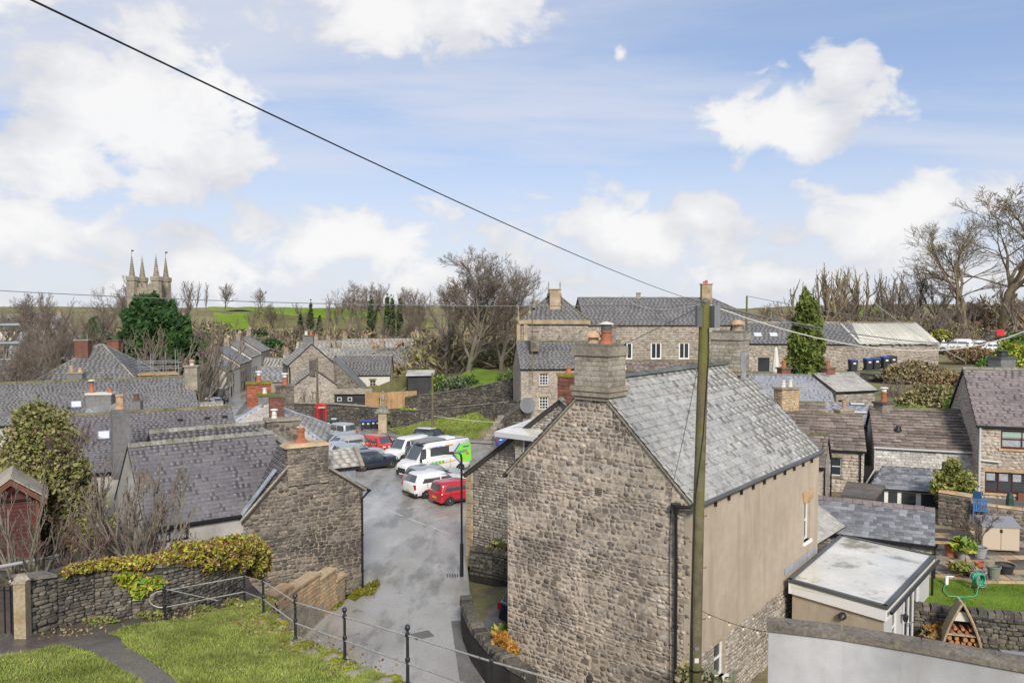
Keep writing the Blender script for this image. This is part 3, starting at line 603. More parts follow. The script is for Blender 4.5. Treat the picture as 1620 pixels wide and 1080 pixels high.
# ---------------------------------------------------------------- freestanding stone walls
def stone_wall(name, label, pts, th=.4, mat='drystone', core='dry_core', h=.16, w=.34, limit=260, cope='stone', cat='wall', copemat=None, t=.05, side=1, copeh=.16, cw=.3, kind='stone', group=None, top=True):
    """pts = (x, y, z bottom, z top) along the face towards the camera (outside on the right hand of the path)"""
    root = thing(name, label, cat, (pts[0][0], pts[0][1], pts[0][2]), group)
    core_ = MB(); n = len(pts); nsum = []
    for i in range(n - 1):
        a, b = pts[i], pts[i + 1]; d = Vector((b[0] - a[0], b[1] - a[1], 0)); L = d.length; d.normalize(); nn = d.cross(UP) * side
        nsum.append(nn)
    def off(i):
        q = Vector((0, 0, 0))
        if i > 0: q += nsum[i - 1]
        if i < n - 1: q += nsum[i]
        return -q.normalized() * th
    tot = sum(math.hypot(pts[i + 1][0] - pts[i][0], pts[i + 1][1] - pts[i][1]) for i in range(n - 1))
    for i in range(n - 1):
        a, b = pts[i], pts[i + 1]; o1, o2 = off(i), off(i + 1)
        core_.hexa([(a[0], a[1], a[2] - .3), (b[0], b[1], b[2] - .3), (b[0] + o2.x, b[1] + o2.y, b[2] - .3), (a[0] + o1.x, a[1] + o1.y, a[2] - .3), (a[0], a[1], a[3]), (b[0], b[1], b[3]), (b[0] + o2.x, b[1] + o2.y, b[3]), (a[0] + o1.x, a[1] + o1.y, a[3])])
    body = core_.build('wall_core', MT[core], root)
    used = 0
    for i in range(n - 1):
        a, b = pts[i], pts[i + 1]; d = Vector((b[0] - a[0], b[1] - a[1], 0)); L = d.length
        zb = min(a[2], b[2])
        fr = Fr(Vector((a[0], a[1], zb)), d, UP) if side == 1 else Fr(Vector((b[0], b[1], zb)), -d, UP)
        A_, B_ = (a, b) if side == 1 else (b, a)
        poly = [(0, A_[2] - zb), (L, B_[2] - zb), (L, B_[3] - zb), (0, A_[3] - zb)]
        pieces(body, fr, rows(poly, h, w * .5, w * 1.3, vj=.3, seed=i * 7 + int(abs(a[0]) * 5)), kind, 'stone', MT[mat], t, limit=int(limit * L / tot), seed=i)
    if cope:
        r = random.Random(int(abs(pts[0][0]) * 13)); cnt = 0; rest = MB()
        for i in range(n - 1):
            a, b = pts[i], pts[i + 1]; o1 = (off(i) + off(i + 1)) / 2; d = Vector((b[0] - a[0], b[1] - a[1], b[3] - a[3])); L = d.length; d.normalize(); k = 0.0
            while k < L - .02:
                ww = r.uniform(cw * .7, cw * 1.3); e = min(k + ww, L)
                p0 = Vector((a[0], a[1], a[3])) + d * (k + .006) - o1 * r.uniform(.05, .14); p1 = Vector((a[0], a[1], a[3])) + d * (e - .006) - o1 * r.uniform(.05, .14)
                hh = copeh * r.uniform(.7, 1.25) if cope == 'stone' else copeh
                if cope != 'stone': p0 = Vector((a[0], a[1], a[3])) + d * (k + .004) - o1 * .12; p1 = Vector((a[0], a[1], a[3])) + d * (e - .004) - o1 * .12
                q = o1 * 1.2
                j = lambda s_: Vector((r.uniform(-s_, s_), r.uniform(-s_, s_), 0))
                s_ = .02 if cope == 'stone' else .002
                tl = (p1 - p0) * (.08 if cope == 'stone' else .01)
                mb = MB() if cnt < 120 else rest
                Z = Vector((0, 0, hh))
                mb.hexa([p0, p1, p1 + q, p0 + q, p0 + Z + tl + q * .07 + j(s_), p1 + Z - tl + q * .07 + j(s_), p1 + q * .93 + Z - tl + j(s_), p0 + q * .93 + Z + tl + j(s_)] if side == 1 else [p1, p0, p0 + q, p1 + q, p1 + Z - tl + q * .07, p0 + Z + tl + q * .07, p0 + q * .93 + Z + tl, p1 + q * .93 + Z - tl])
                if cnt < 120: mb.build('coping_stone', MT[copemat or mat], root)
                cnt += 1; k = e
        if rest.f: rest.build('coping_stones', MT[copemat or mat], root, kind='stuff')
    return root
# ---------------------------------------------------------------- vegetation
def bare(seed, H=10., trunk=.22, spread=.5, levels=4, kids=(7, 6, 6, 5), up=.25, gn=.22, first=.22, ratio=.62, r0=None, stems=1, fan=0.0):
    """Branch skeleton of a leafless tree: returns (thick, thin) numpy tube meshes data"""
    r = random.Random(seed); thick, thin = [], []
    def branch(p, d, L, rad, lev):
        n = 5 if lev < 2 else (3 if lev < levels - 1 else 2)
        pts = [p.copy()]; q = p.copy(); dd = d.copy(); ds = [dd.copy()]
        for i in range(n):
            dd = (dd + Vector((r.gauss(0, gn), r.gauss(0, gn), r.gauss(0, gn) * .7 + up * (.5 if lev == 0 else 1) * .4))).normalized()
            q = q + dd * (L / n); pts.append(q.copy()); ds.append(dd.copy())
        rs = [rad * (1 - .72 * i / n) for i in range(n + 1)] if lev < levels else [rad, rad * .75, rad * .5][:n + 1]
        (thick if lev <= 1 else thin).append((pts, rs))
        if lev >= levels: return
        nk = kids[lev]
        for k in range(nk):
            f = (first if lev == 0 else .18) + (1 - (first if lev == 0 else .18)) * (k + r.random()) / nk
            f = min(f, .99); i = int(f * n); i = min(i, n - 1); tt = f * n - i
            pp = pts[i].lerp(pts[i + 1], tt); dd = ds[i + 1]
            ax = Vector((r.gauss(0, 1), r.gauss(0, 1), r.gauss(0, .35))); ax = (ax - dd * ax.dot(dd))
            if ax.length < .1: continue
            ax.normalize(); a = spread * r.uniform(.65, 1.3)
            nd = (dd * math.cos(a) + ax * math.sin(a)).normalized(); nd.z += up * .3; nd.normalize()
            LL = L * ratio * r.uniform(.7, 1.15) * (1.15 - .55 * f if lev == 0 else 1.1 - .45 * f)
            branch(pp, nd, LL, max(rs[i] * .62, .011), lev + 1)
    for s_ in range(stems):
        a = 2 * math.pi * s_ / max(1, stems) + r.random(); t = fan if stems > 1 else .04
        branch(Vector((math.cos(a) * .08 * stems * .3, math.sin(a) * .08 * stems * .3, 0)), Vector((math.cos(a) * t, math.sin(a) * t, 1)).normalized(), H * (.62 if stems == 1 else .5) * r.uniform(.85, 1.05), (r0 or trunk), 0)
    return thick, thin
def tubes_np(lst, n):
    vs, qs, b = [], [], 0
    cs = [(math.cos(2 * math.pi * k / n), math.sin(2 * math.pi * k / n)) for k in range(n)]
    for pts, rs in lst:
        d = (pts[-1] - pts[0])
        d = d.normalized() if d.length > 1e-6 else UP.copy()
        ref = Vector((0, 0, 1)) if abs(d.z) < .8 else Vector((1, 0, 0)); x = d.cross(ref).normalized(); y = d.cross(x)
        for p, rr in zip(pts, rs):
            for c, s_ in cs: vs.append((p.x + (x.x * c + y.x * s_) * rr, p.y + (x.y * c + y.y * s_) * rr, p.z + (x.z * c + y.z * s_) * rr))
        for i in range(len(pts) - 1):
            for k in range(n): qs.append((b + i * n + k, b + i * n + (k + 1) % n, b + (i + 1) * n + (k + 1) % n, b + (i + 1) * n + k))
        b += len(pts) * n
    return np.array(vs), np.array(qs)
PROTO = {}
def tree_proto(key, barkm='bark', twigm='twig', **kw):
    th, tn = bare(**kw); v, q = tubes_np(th, 6); a = fast_mesh('trunk', v, q, MT[barkm]); v2, q2 = tubes_np(tn, 3); b = fast_mesh('crown', v2, q2, MT[twigm])
    top = float(np.percentile(v2[:, 2], 99.8)); PROTO[key] = (a, b, top)
def tree(key, label, loc, h, rot=0.0, sx=1.0, group=None, name='bare_tree', cat='tree'):
    a, b, top = PROTO[key]; s_ = h / top
    r = thing(name, label, cat, loc, group); r.rotation_euler = (0, 0, rot); r.scale = (s_ * sx, s_ * sx, s_)
    link('trunk', a, r); link('crown', b, r)
    return r
def leaves(name, label, loc, blobs, n, size, mat, seed=1, cat='shrub', upright=0.0, shell=.55, stem=None, group=None, part='foliage', jit=.35, elong=1.5, mats=None):
    """foliage as many small leaf-sprays spread through ellipsoids (cx,cy,cz,rx,ry,rz) about loc"""
    r = np.random.RandomState(seed)
    w = np.array([b[3] * b[4] * b[5] for b in blobs]) ** .67; idx = r.choice(len(blobs), n, p=w / w.sum()); B = np.array(blobs)[idx]
    d = r.normal(size=(n, 3)); d /= np.linalg.norm(d, axis=1)[:, None]
    # lumpy radius
    lump = 1 + jit * (np.sin(d[:, 0] * 7 + B[:, 0] * 3 + seed) * np.sin(d[:, 1] * 6 + seed * 2) * .6 + np.sin(d[:, 2] * 9 + d[:, 0] * 4 + seed) * .4)
    rad = (shell + (1 - shell) * r.rand(n) ** .6) * lump
    P = B[:, :3] + d * B[:, 3:6] * rad[:, None]
    k = r.normal(size=(n, 3)) + d * .8; k[:, 2] += upright; k /= np.linalg.norm(k, axis=1)[:, None]
    e = np.cross(k, r.normal(size=(n, 3))); e /= np.linalg.norm(e, axis=1)[:, None] + 1e-9
    s_ = size * (.55 + r.rand(n) * .9)
    a = k * (s_ * elong / 2)[:, None]; b = e * (s_ / 2)[:, None]; nrm = np.cross(a, b); nrm /= np.linalg.norm(nrm, axis=1)[:, None] + 1e-9
    q = np.stack([P - a, P - b + nrm * (s_ * .12)[:, None], P + a, P + b - nrm * (s_ * .12)[:, None]], 1).reshape(-1, 3)
    q[:, 2] = np.maximum(q[:, 2], .02)
    root = thing(name, label, cat, loc, group)
    F4 = np.arange(4 * n).reshape(n, 4)
    if mats:
        sel = r.rand(n)
        lo = 0
        for m, f in mats:
            msk = (sel >= lo) & (sel < lo + f); lo += f
            if msk.sum(): 
                qq = q.reshape(n, 4, 3)[msk].reshape(-1, 3); link(part, fast_mesh(part, qq, np.arange(len(qq)).reshape(-1, 4), MT[m]), root)
    else: link(part, fast_mesh(part, q, F4, MT[mat]), root)
    if stem:
        mb = MB(); 
        for sx_, sy_, h_, r_ in stem: mb.tube([(loc[0] + sx_ * .3, loc[1] + sy_ * .3, loc[2] - .1), (loc[0] + sx_ * .6, loc[1] + sy_ * .6, loc[2] + h_ * .5), (loc[0] + sx_, loc[1] + sy_, loc[2] + h_)], [r_, r_ * .8, r_ * .4], 6)
        mb.build('trunk', MT['bark'], root)
    return root
# ================================================================ THE SETTING
CP = [(0, 5, 0), (-10, 10, 0), (10, 5, 0), (-30, 5, 1), (-60, 20, 2), (0, 25, 0), (-5, 32, 0), (-2, 40, 0), (0, 50, 0), (-5, 60, 0), (-14, 62, 0), (-20, 75, -.1), (-24, 84, -.5), (-15.5, 84.5, -.4), (-18.5, 86, -.5), (-14, 82, -.3), (-22, 87, -.5), (5, 45, 0), (2, 60, 0), (3, 68, .0), (-2, 72, 0), (8, 69, 0), (-12, 40, 0), (-30, 45, 0), (-30, 60, 0), (-45, 60, 0), (-30, 85, -.3), (-37, 100, -1.2), (-42, 115, -1.9), (-46, 126, -2.3), (-50, 145, -2.7), (-55, 170, -2.8), (-40, 130, -2.2), (-60, 140, -2.4),
      (-16, 33, 1.2), (-20, 30, 2.6), (-14, 26, 3.1), (-22, 22, 3.6), (-12, 22.5, 3.3), (-30, 30, 3), (-9.5, 29, .6),
      (10, 28, .3), (14, 24, .3), (8, 22, .3), (18, 26, .2), (22, 25, .3), (26, 24, .5), (16, 34, 1.3), (20, 34, 1.3), (24, 31, 1.1), (30, 33, 1.4), (27, 41, 1.9), (30, 44, 2.2), (20, 44, 2), (16, 45, 1.8), (12, 42, .8), (40, 45, 2.6), (24, 52, 3.4), (30, 58, 5.2), (40, 62, 5.8), (18, 58, 3), (12, 62, 1.6), (20, 68, 4.6), (34, 72, 5.6), (38, 82, 5.9), (30, 88, 5.4), (50, 90, 6.1), (62, 100, 6.7), (75, 100, 7.2), (60, 120, 8.5), (90, 130, 11), (45, 120, 8),
      (8, 78, 1.4), (4, 80, 1.4), (-4, 82, .9), (-12, 80, .3), (-15, 91.5, 1.3), (-8, 92, 2.4), (0, 96, 3.0), (-4, 108, 3.2), (2, 112, 4.4), (15, 100, 4.2), (30, 104, 5), (-18, 104, 1.2), (-22, 98, .3), (-10, 125, 3.5), (10, 130, 6),
      (-60, 120, 1), (-80, 120, 1.5), (-60, 90, .5), (-90, 160, 3), (-40, 190, 1.2), (0, 190, 2.5), (40, 190, 9), (90, 200, 13), (-100, 220, 6), (-60, 240, 4), (-20, 245, 4.6), (30, 250, 7), (-150, 250, 9), (-120, 320, 12), (-60, 320, 9), (0, 310, 10.2), (60, 300, 12.5), (-60, 380, 12.4), (0, 370, 12.6), (60, 380, 13.5), (-140, 400, 13.5), (130, 300, 14), (-60, 460, 14.5), (20, 460, 14), (200, 400, 15), (-250, 400, 14), (-300, 200, 12), (250, 200, 16), (150, 100, 14), (-150, 100, 5), (-400, 600, 14), (0, 600, 13), (400, 600, 15), (0, 900, 10), (-600, 1000, 10), (600, 1000, 10), (-100, 0, 4), (100, 0, 4), (0, -60, 8), (60, 40, 5)]
CPA = np.array(CP)
def gz(x, y):
    x = np.asarray(x, float); y = np.asarray(y, float)
    d2 = (x[..., None] - CPA[:, 0]) ** 2 + (y[..., None] - CPA[:, 1]) ** 2
    w = 1 / (d2 + (1.2 + .02 * np.abs(y[..., None])) ** 2) ** 1.9
    return (w * CPA[:, 2]).sum(-1) / w.sum(-1)
def gzf(x, y): return float(gz(np.array([x]), np.array([y]))[0])
def sheet(name, xs, ys, zf, mat, kind='structure', parent=None, mask=None):
    X, Y = np.meshgrid(xs, ys); Z = zf(X, Y); nx, ny = len(xs), len(ys)
    P = np.stack([X, Y, Z], -1).reshape(-1, 3); q = []
    for j in range(ny - 1):
        for i in range(nx - 1):
            if mask is None or mask((xs[i] + xs[i + 1]) / 2, (ys[j] + ys[j + 1]) / 2): q.append((j * nx + i, j * nx + i + 1, (j + 1) * nx + i + 1, (j + 1) * nx + i))
    me = fast_mesh(name, P, np.array(q), mat); me.shade_smooth()
    return link(name, me, parent, kind=kind)
yy = np.concatenate([np.arange(-60, 20, 4), np.arange(20, 130, 1.25), np.arange(130, 460, 5), np.geomspace(460, 4000, 26)])
xx = np.concatenate([-np.geomspace(3500, 105, 22), np.arange(-100, 100.1, 1.6), np.geomspace(105, 3500, 22)])
# road: lane up to the car park, the square, the street on the left and the road behind
ROAD = [(-8.4, 8), (3, 8), (-.5, 24), (-1.6, 31), (-2.2, 38), (1, 45), (4, 58), (9, 68), (22, 68), (24, 73), (4, 73.6), (-4, 74), (-10.2, 76), (-14.5, 80.5), (-16.8, 85.5), (-24, 86.5), (-33, 92), (-37, 105), (-44, 130), (-52, 170), (-56, 170), (-48, 130), (-42, 105), (-38, 88), (-33, 76), (-24, 66), (-20, 52), (-12, 50), (-10, 41.5), (-6.75, 34.6), (-7.2, 33), (-8.2, 29)]
def rz(X, Y): return np.maximum(gz(X, Y), 0) * 0 + np.interp(Y, [0, 60, 84, 100, 130, 170], [0, 0, -.4, -1.1, -2.3, -2.7])
def npoly(X, Y, P):
    c = np.zeros(np.shape(X), bool); j = len(P) - 1
    for i in range(len(P)):
        a = (P[i][1] > Y) != (P[j][1] > Y); t = X < (P[j][0] - P[i][0]) * (Y - P[i][1]) / ((P[j][1] - P[i][1]) + 1e-9) + P[i][0]; c ^= a & t; j = i
    return c
def terr(X, Y):
    Z = gz(X, Y); n = np.sin(X * .31 + 1.3 * np.sin(Y * .17)) * np.cos(Y * .27 + X * .05)
    far = np.clip((Y - 120) / 120, 0, 1); Z = Z + n * .5 * far
    near = np.zeros(X.shape, bool)
    for dx, dy in ((0, 0), (2, 0), (-2, 0), (0, 2), (0, -2), (1.5, 1.5), (-1.5, 1.5), (1.5, -1.5), (-1.5, -1.5)): near |= npoly(X + dx, Y + dy, ROAD)
    return np.where(near, np.minimum(Z, rz(X, Y)) - .35, Z - .05)
sheet('ground', xx, yy, terr, MT['ground'])
def inpoly(x, y, P):
    c = False; n = len(P); j = n - 1
    for i in range(n):
        if (P[i][1] > y) != (P[j][1] > y) and x < (P[j][0] - P[i][0]) * (y - P[i][1]) / (P[j][1] - P[i][1]) + P[i][0]: c = not c
        j = i
    return c
def flatpoly(name, poly, mat, zf, kind='structure', parent=None, thick=0, step=1.0, lift=.02):
    xs = np.arange(min(p[0] for p in poly) - step, max(p[0] for p in poly) + step, step); ys = np.arange(min(p[1] for p in poly) - step, max(p[1] for p in poly) + step, step)
    return sheet(name, xs, ys, lambda X, Y: zf(X, Y) + lift, mat, kind, parent, mask=lambda x, y: inpoly(x, y, poly))
mb = MB(); 
def tri_fan_grid(name, poly, zf, mat, lift, step=1.5):
    import bmesh
    bm = bmesh.new(); vs = [bm.verts.new((x, y, 0)) for x, y in poly]; f = bm.faces.new(vs)
    bmesh.ops.triangulate(bm, faces=[f])
    for ax, lo, hi in ((0, min(p[0] for p in poly), max(p[0] for p in poly)), (1, min(p[1] for p in poly), max(p[1] for p in poly))):
        k = lo + step
        while k < hi:
            co = Vector((k, 0, 0)) if ax == 0 else Vector((0, k, 0)); no = Vector((1, 0, 0)) if ax == 0 else Vector((0, 1, 0))
            bmesh.ops.bisect_plane(bm, geom=bm.verts[:] + bm.edges[:] + bm.faces[:], plane_co=co, plane_no=no); k += step
    A = np.array([[v.co.x, v.co.y] for v in bm.verts]); Z = zf(A[:, 0], A[:, 1]) + lift
    for v, z in zip(bm.verts, Z): v.co.z = z
    bmesh.ops.recalc_face_normals(bm, faces=bm.faces)
    me = bpy.data.meshes.new(name); bm.to_mesh(me); bm.free(); me.materials.append(mat)
    return link(name, me, None, kind='structure')
road = tri_fan_grid('road', ROAD, rz, MT['asphalt'], .06, 3)
# pavement round the back of the square with its kerb, and the bin bay
def strip(name, pts, w, z0, z1, mat, kind='structure', label=None):
    mb = MB(); n = len(pts)
    for i in range(n - 1):
        a, b = Vector(pts[i]), Vector(pts[i + 1]); d = (b - a).normalized(); s_ = d.cross(UP) * w
        mb.hexa([a + UP * z0, b + UP * z0, b + s_ * -1 + UP * z0, a - s_ + UP * z0, a + UP * z1, b + UP * z1, b - s_ + UP * z1, a - s_ + UP * z1][0:8])
    return mb.build(name, mat, None, kind=kind)
pv = [(24, 73.1, 0), (10, 73.1, 0), (-2, 73.7, 0), (-8, 75.2, 0), (-12, 78.2, -.1), (-15, 81.4, -.2), (-17.4, 85.2, -.3)]
pvz = [Vector(p) for p in reversed(pv)]
strip('pavement', pvz, 1.5, -.1, .13, MT['pavement']); 
strip('kerb', [p + Vector((0, -.16, .004)) for p in pvz], .15, -.1, .14, MT['kerb'])
lp = [(23, 67.2), (9.5, 67.2)]
# painted bay lines
mb = MB()
def line(a, b, w=.11):
    a, b = Vector((*a, .066)), Vector((*b, .066)); d = (b - a).normalized().cross(UP) * w / 2
    mb.add([a - d, b - d, b + d, a + d], [(0, 1, 2, 3)])
for (x, y) in ((-6.2, 46.4), (-7.8, 48.4), (-9.5, 50.5), (-4.6, 44.5), (-11.4, 52.6)):
    line((x, y), (x + 1.2, y - 1.5))
for k in range(5): line((-2.6 + k * .1 - 2.1 * k, 43.5 + 2.6 * k), (-1.9 + .1 * k - 2.1 * k, 44.1 + 2.6 * k))
mb.build('parking_lines', MT['line_paint'], None, kind='structure')
# lighter strip of concrete at the foot of the lane walls
strip('gutter_strip', [Vector((-1.7, 31, .062)), Vector((-.75, 24, .062)), Vector((.4, 17, .062))], -.75, 0, .01, MT['pavement'])
# ---------------- the grass terrace in the foreground
def tz(x, y): return 4.6 + .18 * (20 - np.asarray(y, float)) + .05 * np.sin(np.asarray(x) * 1.3) * np.cos(np.asarray(y) * 1.1)
TER = [(-32, 17.6), (-11.3, 17.75), (-10.66, 18.7), (-9.6, 19.9), (-8.4, 20.8), (-7.55, 22.0), (-7.35, 23.0), (-6.9, 22.6), (-6.25, 20.0), (-4.75, 17.4), (-3.25, 15.7), (-1.7, 13.8), (-.1, 12.1), (1.6, 10.3), (3.2, 8.2), (4.5, 5), (4.5, -6), (-32, -6)]
xs = np.arange(-32, 5.01, .4); ys = np.arange(-6, 23.41, .4)
import bmesh
def clipped(name, poly, zf, mat, thick, sidemat, step=.5):
    bm = bmesh.new(); vs = [bm.verts.new((x, y, 0)) for x, y in poly]; f = bm.faces.new(vs); bmesh.ops.triangulate(bm, faces=[f])
    for ax in (0, 1):
        lo, hi = min(p[ax] for p in poly), max(p[ax] for p in poly); k = lo + step
        while k < hi:
            bmesh.ops.bisect_plane(bm, geom=bm.verts[:] + bm.edges[:] + bm.faces[:], plane_co=((k, 0, 0), (0, k, 0))[ax], plane_no=((1, 0, 0), (0, 1, 0))[ax]); k += step
    A = np.array([[v.co.x, v.co.y] for v in bm.verts]); Z = zf(A[:, 0], A[:, 1])
    for v, z in zip(bm.verts, Z): v.co.z = z
    if thick:
        r_ = bmesh.ops.extrude_face_region(bm, geom=bm.faces[:])
        for e in r_['geom']:
            if isinstance(e, bmesh.types.BMVert): e.co.z = thick if thick < 0 or True else e.co.z
    bmesh.ops.recalc_face_normals(bm, faces=bm.faces)
    me = bpy.data.meshes.new(name); bm.to_mesh(me); bm.free(); me.materials.append(mat)
    return link(name, me, None, kind='structure')
clipped('grass_bank', TER, tz, MT['turf'], -.2, None, 1.0)
# footpath: from the gate on the left along the wall and down to the steps, and a branch to the front
def ribbon(name, L_, R_, zf, lift, mat, n=24):
    mb = MB()
    def smp(P, t):
        k = t * (len(P) - 1); i = min(int(k), len(P) - 2); f = k - i; return (P[i][0] + (P[i + 1][0] - P[i][0]) * f, P[i][1] + (P[i + 1][1] - P[i][1]) * f)
    r = random.Random(4)
    for i in range(n):
        a, b = smp(L_, i / n), smp(L_, (i + 1) / n); c, d = smp(R_, i / n), smp(R_, (i + 1) / n)
        m = 4
        for k in range(m):
            q = []
            for (p, s_, f) in ((a, c, k / m), (b, d, k / m), (b, d, (k + 1) / m), (a, c, (k + 1) / m)):
                x, y = p[0] + (s_[0] - p[0]) * f, p[1] + (s_[1] - p[1]) * f; q.append((x, y, float(zf(x, y)) + lift))
            mb.add(q, [(0, 3, 2, 1)])
    return mb.build(name, mat, None, kind='structure')
def T(px, py):   # point of the terrace seen at a pixel
    Y = 4.3 / (((py - 490) / F) - .18); return (xa(px, Y), Y)
PL = [T(-160, 1020), T(0, 1014), T(40, 1003), T(120, 985), T(180, 978), T(250, 962), T(330, 950), T(378, 938)]
PR = [T(-160, 1062), T(0, 1045), T(60, 1032), T(140, 1020), T(190, 1000), T(262, 985), T(345, 968), T(398, 955)]
ribbon('footpath', PL, PR, tz, .012, MT['path'], 28)
QL = [T(30, 1030), T(90, 1030), T(130, 1040), T(170, 1060), T(205, 1085), T(240, 1120)]
QR = [T(150, 1008), T(178, 1018), T(190, 1036), T(218, 1048), T(250, 1075), T(300, 1120)]
ribbon('footpath_branch', QL, QR, tz, .020, MT['path'], 20)
PATHP = [p for p in PL] + list(reversed(PR)); PATHQ = [p for p in QL] + list(reversed(QR))
# grass blades over the bank
def grass(name, label, poly, n, zf, h, w, mat, avoid=(), seed=2, ymin=-99):
    r = np.random.RandomState(seed); xs_ = [p[0] for p in poly]; ys_ = [p[1] for p in poly]; pts = []
    lo = max(min(ys_), ymin)
    X = r.uniform(min(xs_), max(xs_), n * 2); Y = lo + (max(ys_) - lo) * r.rand(n * 2)
    def mask(P):
        c = np.zeros(len(X), bool); j = len(P) - 1
        for i in range(len(P)):
            a = (P[i][1] > Y) != (P[j][1] > Y); t = X < (P[j][0] - P[i][0]) * (Y - P[i][1]) / ((P[j][1] - P[i][1]) + 1e-9) + P[i][0]; c ^= a & t; j = i
        return c
    m = mask(poly)
    for P in avoid:
        wob = 0
        m &= ~mask(P)
    X, Y = X[m][:n], Y[m][:n]; k = len(X); Z = zf(X, Y)
    cl = .55 + .45 * np.sin(X * 2.1 + Y * 1.3) * np.sin(X * .9 - Y * 2.3) + r.rand(k) * .5
    H = h * (.35 + .8 * r.rand(k)) * np.clip(cl, .3, 1.3); a = r.rand(k) * 6.283; ln = r.normal(size=(k, 2)) * .5
    dx, dy = np.cos(a) * w, np.sin(a) * w
    P0 = np.stack([X - dx, Y - dy, Z], 1); P1 = np.stack([X + dx, Y + dy, Z], 1); P2 = np.stack([X + ln[:, 0] * H, Y + ln[:, 1] * H, Z + H], 1)
    V = np.stack([P0, P1, P2], 1).reshape(-1, 3)
    me = fast_mesh(name, V, np.arange(3 * k).reshape(k, 3), MT[mat], 3); o = link(name, me, None, kind='stuff', label=label); o['category'] = 'grass'
    return o
GB = [(-12.5, 12.5), (-12.5, 17.6), (-11.2, 17.8), (-10.7, 18.75), (-9.6, 19.9), (-8.4, 20.8), (-7.55, 22.0), (-6.9, 22.3), (-6.3, 20.0), (-4.8, 17.4), (-3.3, 15.7), (-1.8, 13.8), (-.7, 12.5)]
grass('grass_blades', 'short rough lawn grass growing over the foreground bank', GB, 190000, lambda x, y: tz(x, y), .075, .010, 'blade', avoid=(PATHP, PATHQ), seed=3)
# moss cushions and loose stones along the edge of the bank
edge = [(-6.3, 20.0), (-4.8, 17.4), (-3.3, 15.7), (-1.8, 13.8), (-.2, 12.1), (1.2, 10.7)]
r = random.Random(8); mb = MB(); mo = MB()
for i in range(len(edge) - 1):
    for k in range(26):
        t = r.random(); x = edge[i][0] + (edge[i + 1][0] - edge[i][0]) * t - r.uniform(-.12, .38); y = edge[i][1] + (edge[i + 1][1] - edge[i][1]) * t - r.uniform(-.05, .3)
        z = float(tz(x, y)); s_ = r.uniform(.06, .2)
        (mo if r.random() < .62 else mb).lathe((x, y, z - .02), [(s_, 0), (s_ * .9, s_ * .25), (s_ * .5, s_ * .45), (s_ * .15, s_ * .5)], 7)
o = mo.build('moss', MT['moss'], None, kind='stuff', label='yellow green moss cushions along the edge of the bank'); o['category'] = 'moss'
o = mb.build('edge_stones', MT['dressed'], None, kind='stuff', label='small grey stones along the edge of the bank'); o['category'] = 'stones'
# far fields and walls
def patch(name, px0, px1, py0, py1, Y0, Y1, mat, lift=.6):
    n = 30; mb = MB(); V = []
    for j in range(n + 1):
        Y = Y0 + (Y1 - Y0) * j / n
        for i in range(n + 1):
            x = xa(px0 + (px1 - px0) * i / n, Y); V.append((x, Y, float(terr(np.array([x]), np.array([Y]))[0]) + .35 * lift))
    mb.add(V, [(j * (n + 1) + i, j * (n + 1) + i + 1, (j + 1) * (n + 1) + i + 1, (j + 1) * (n + 1) + i) for j in range(n) for i in range(n)])
    return mb.build(name, MT[mat], None, kind='structure')
patch('field', 338, 395, 0, 0, 262, 300, 'field'); patch('field', 330, 660, 0, 0, 312, 420, 'field'); patch('rough_field', 320, 660, 0, 0, 205, 255, 'rough_field', .3); patch('field', 395, 690, 0, 0, 275, 305, 'rough_field', .5)
patch('field', 1560, 1700, 0, 0, 118, 150, 'field', .2); patch('field', 1340, 1400, 0, 0, 170, 210, 'field', .3)
# ================================================================ MAIN HOUSE
A = Vector((-.2, 26.0)); B = Vector((5.1, 22.0)); C_ = Vector((11.9, 30.0))
gu = (B - A).normalized(); GW = (B - A).length
su = (C_ - B).normalized(); SL = (C_ - B).length
# square the plan: side direction perpendicular to the gable
gu = Vector((.777, -.63)).normalized(); GW = 6.75; A = B - gu * GW; SL = 10.9; su = Vector((-gu.y, gu.x))
ZE, ZR = 7.03, 10.3
main = thing('stone_house', 'tall rubble stone house with pale slate roof and beige rendered side by the telegraph pole', 'house', (B.x, B.y, 0))
fG = Fr((A.x, A.y, 0), (gu.x, gu.y, 0)); fS = Fr((B.x, B.y, 0), (su.x, su.y, 0)); D_ = A + su * SL; Cc = B + su * SL
fK = Fr((Cc.x, Cc.y, 0), (-gu.x, -gu.y, 0)); fW = Fr((D_.x, D_.y, 0), (-su.x, -su.y, 0))
gpoly = [(0, 0), (GW, 0), (GW, ZE), (GW / 2, ZR), (0, ZE)]
gw = wall_face(main, fG, gpoly, [], MT['rubble_mortar'])
holes = [(GW / 2 + .1, GW / 2 + .38, 6.75, 7.05)]
cells = rows([(0, 0), (GW - .02, 0), (GW - .02, ZE), (GW / 2, ZR - .1), (0.02, ZE)], .145, .10, .38, holes=holes, vj=.45, seed=4)
pieces(gw, fG, cells, 'stone', 'stone', MT['rubble'], .02, limit=300, tj=.6, seed=9, inset=-.008)
# air brick
m = MB(); m.fbox(fG, GW / 2 + .12, GW / 2 + .36, 6.78, 7.02, -.02, .012); ab = m.build('air_brick', MT['dark_wood'], main)
m = MB()
for k in range(4): m.fbox(fG, GW / 2 + .13, GW / 2 + .35, 6.80 + k * .06, 6.825 + k * .06, .012, .02)
m.build('air_brick_louvre', MT['dressed'], ab)
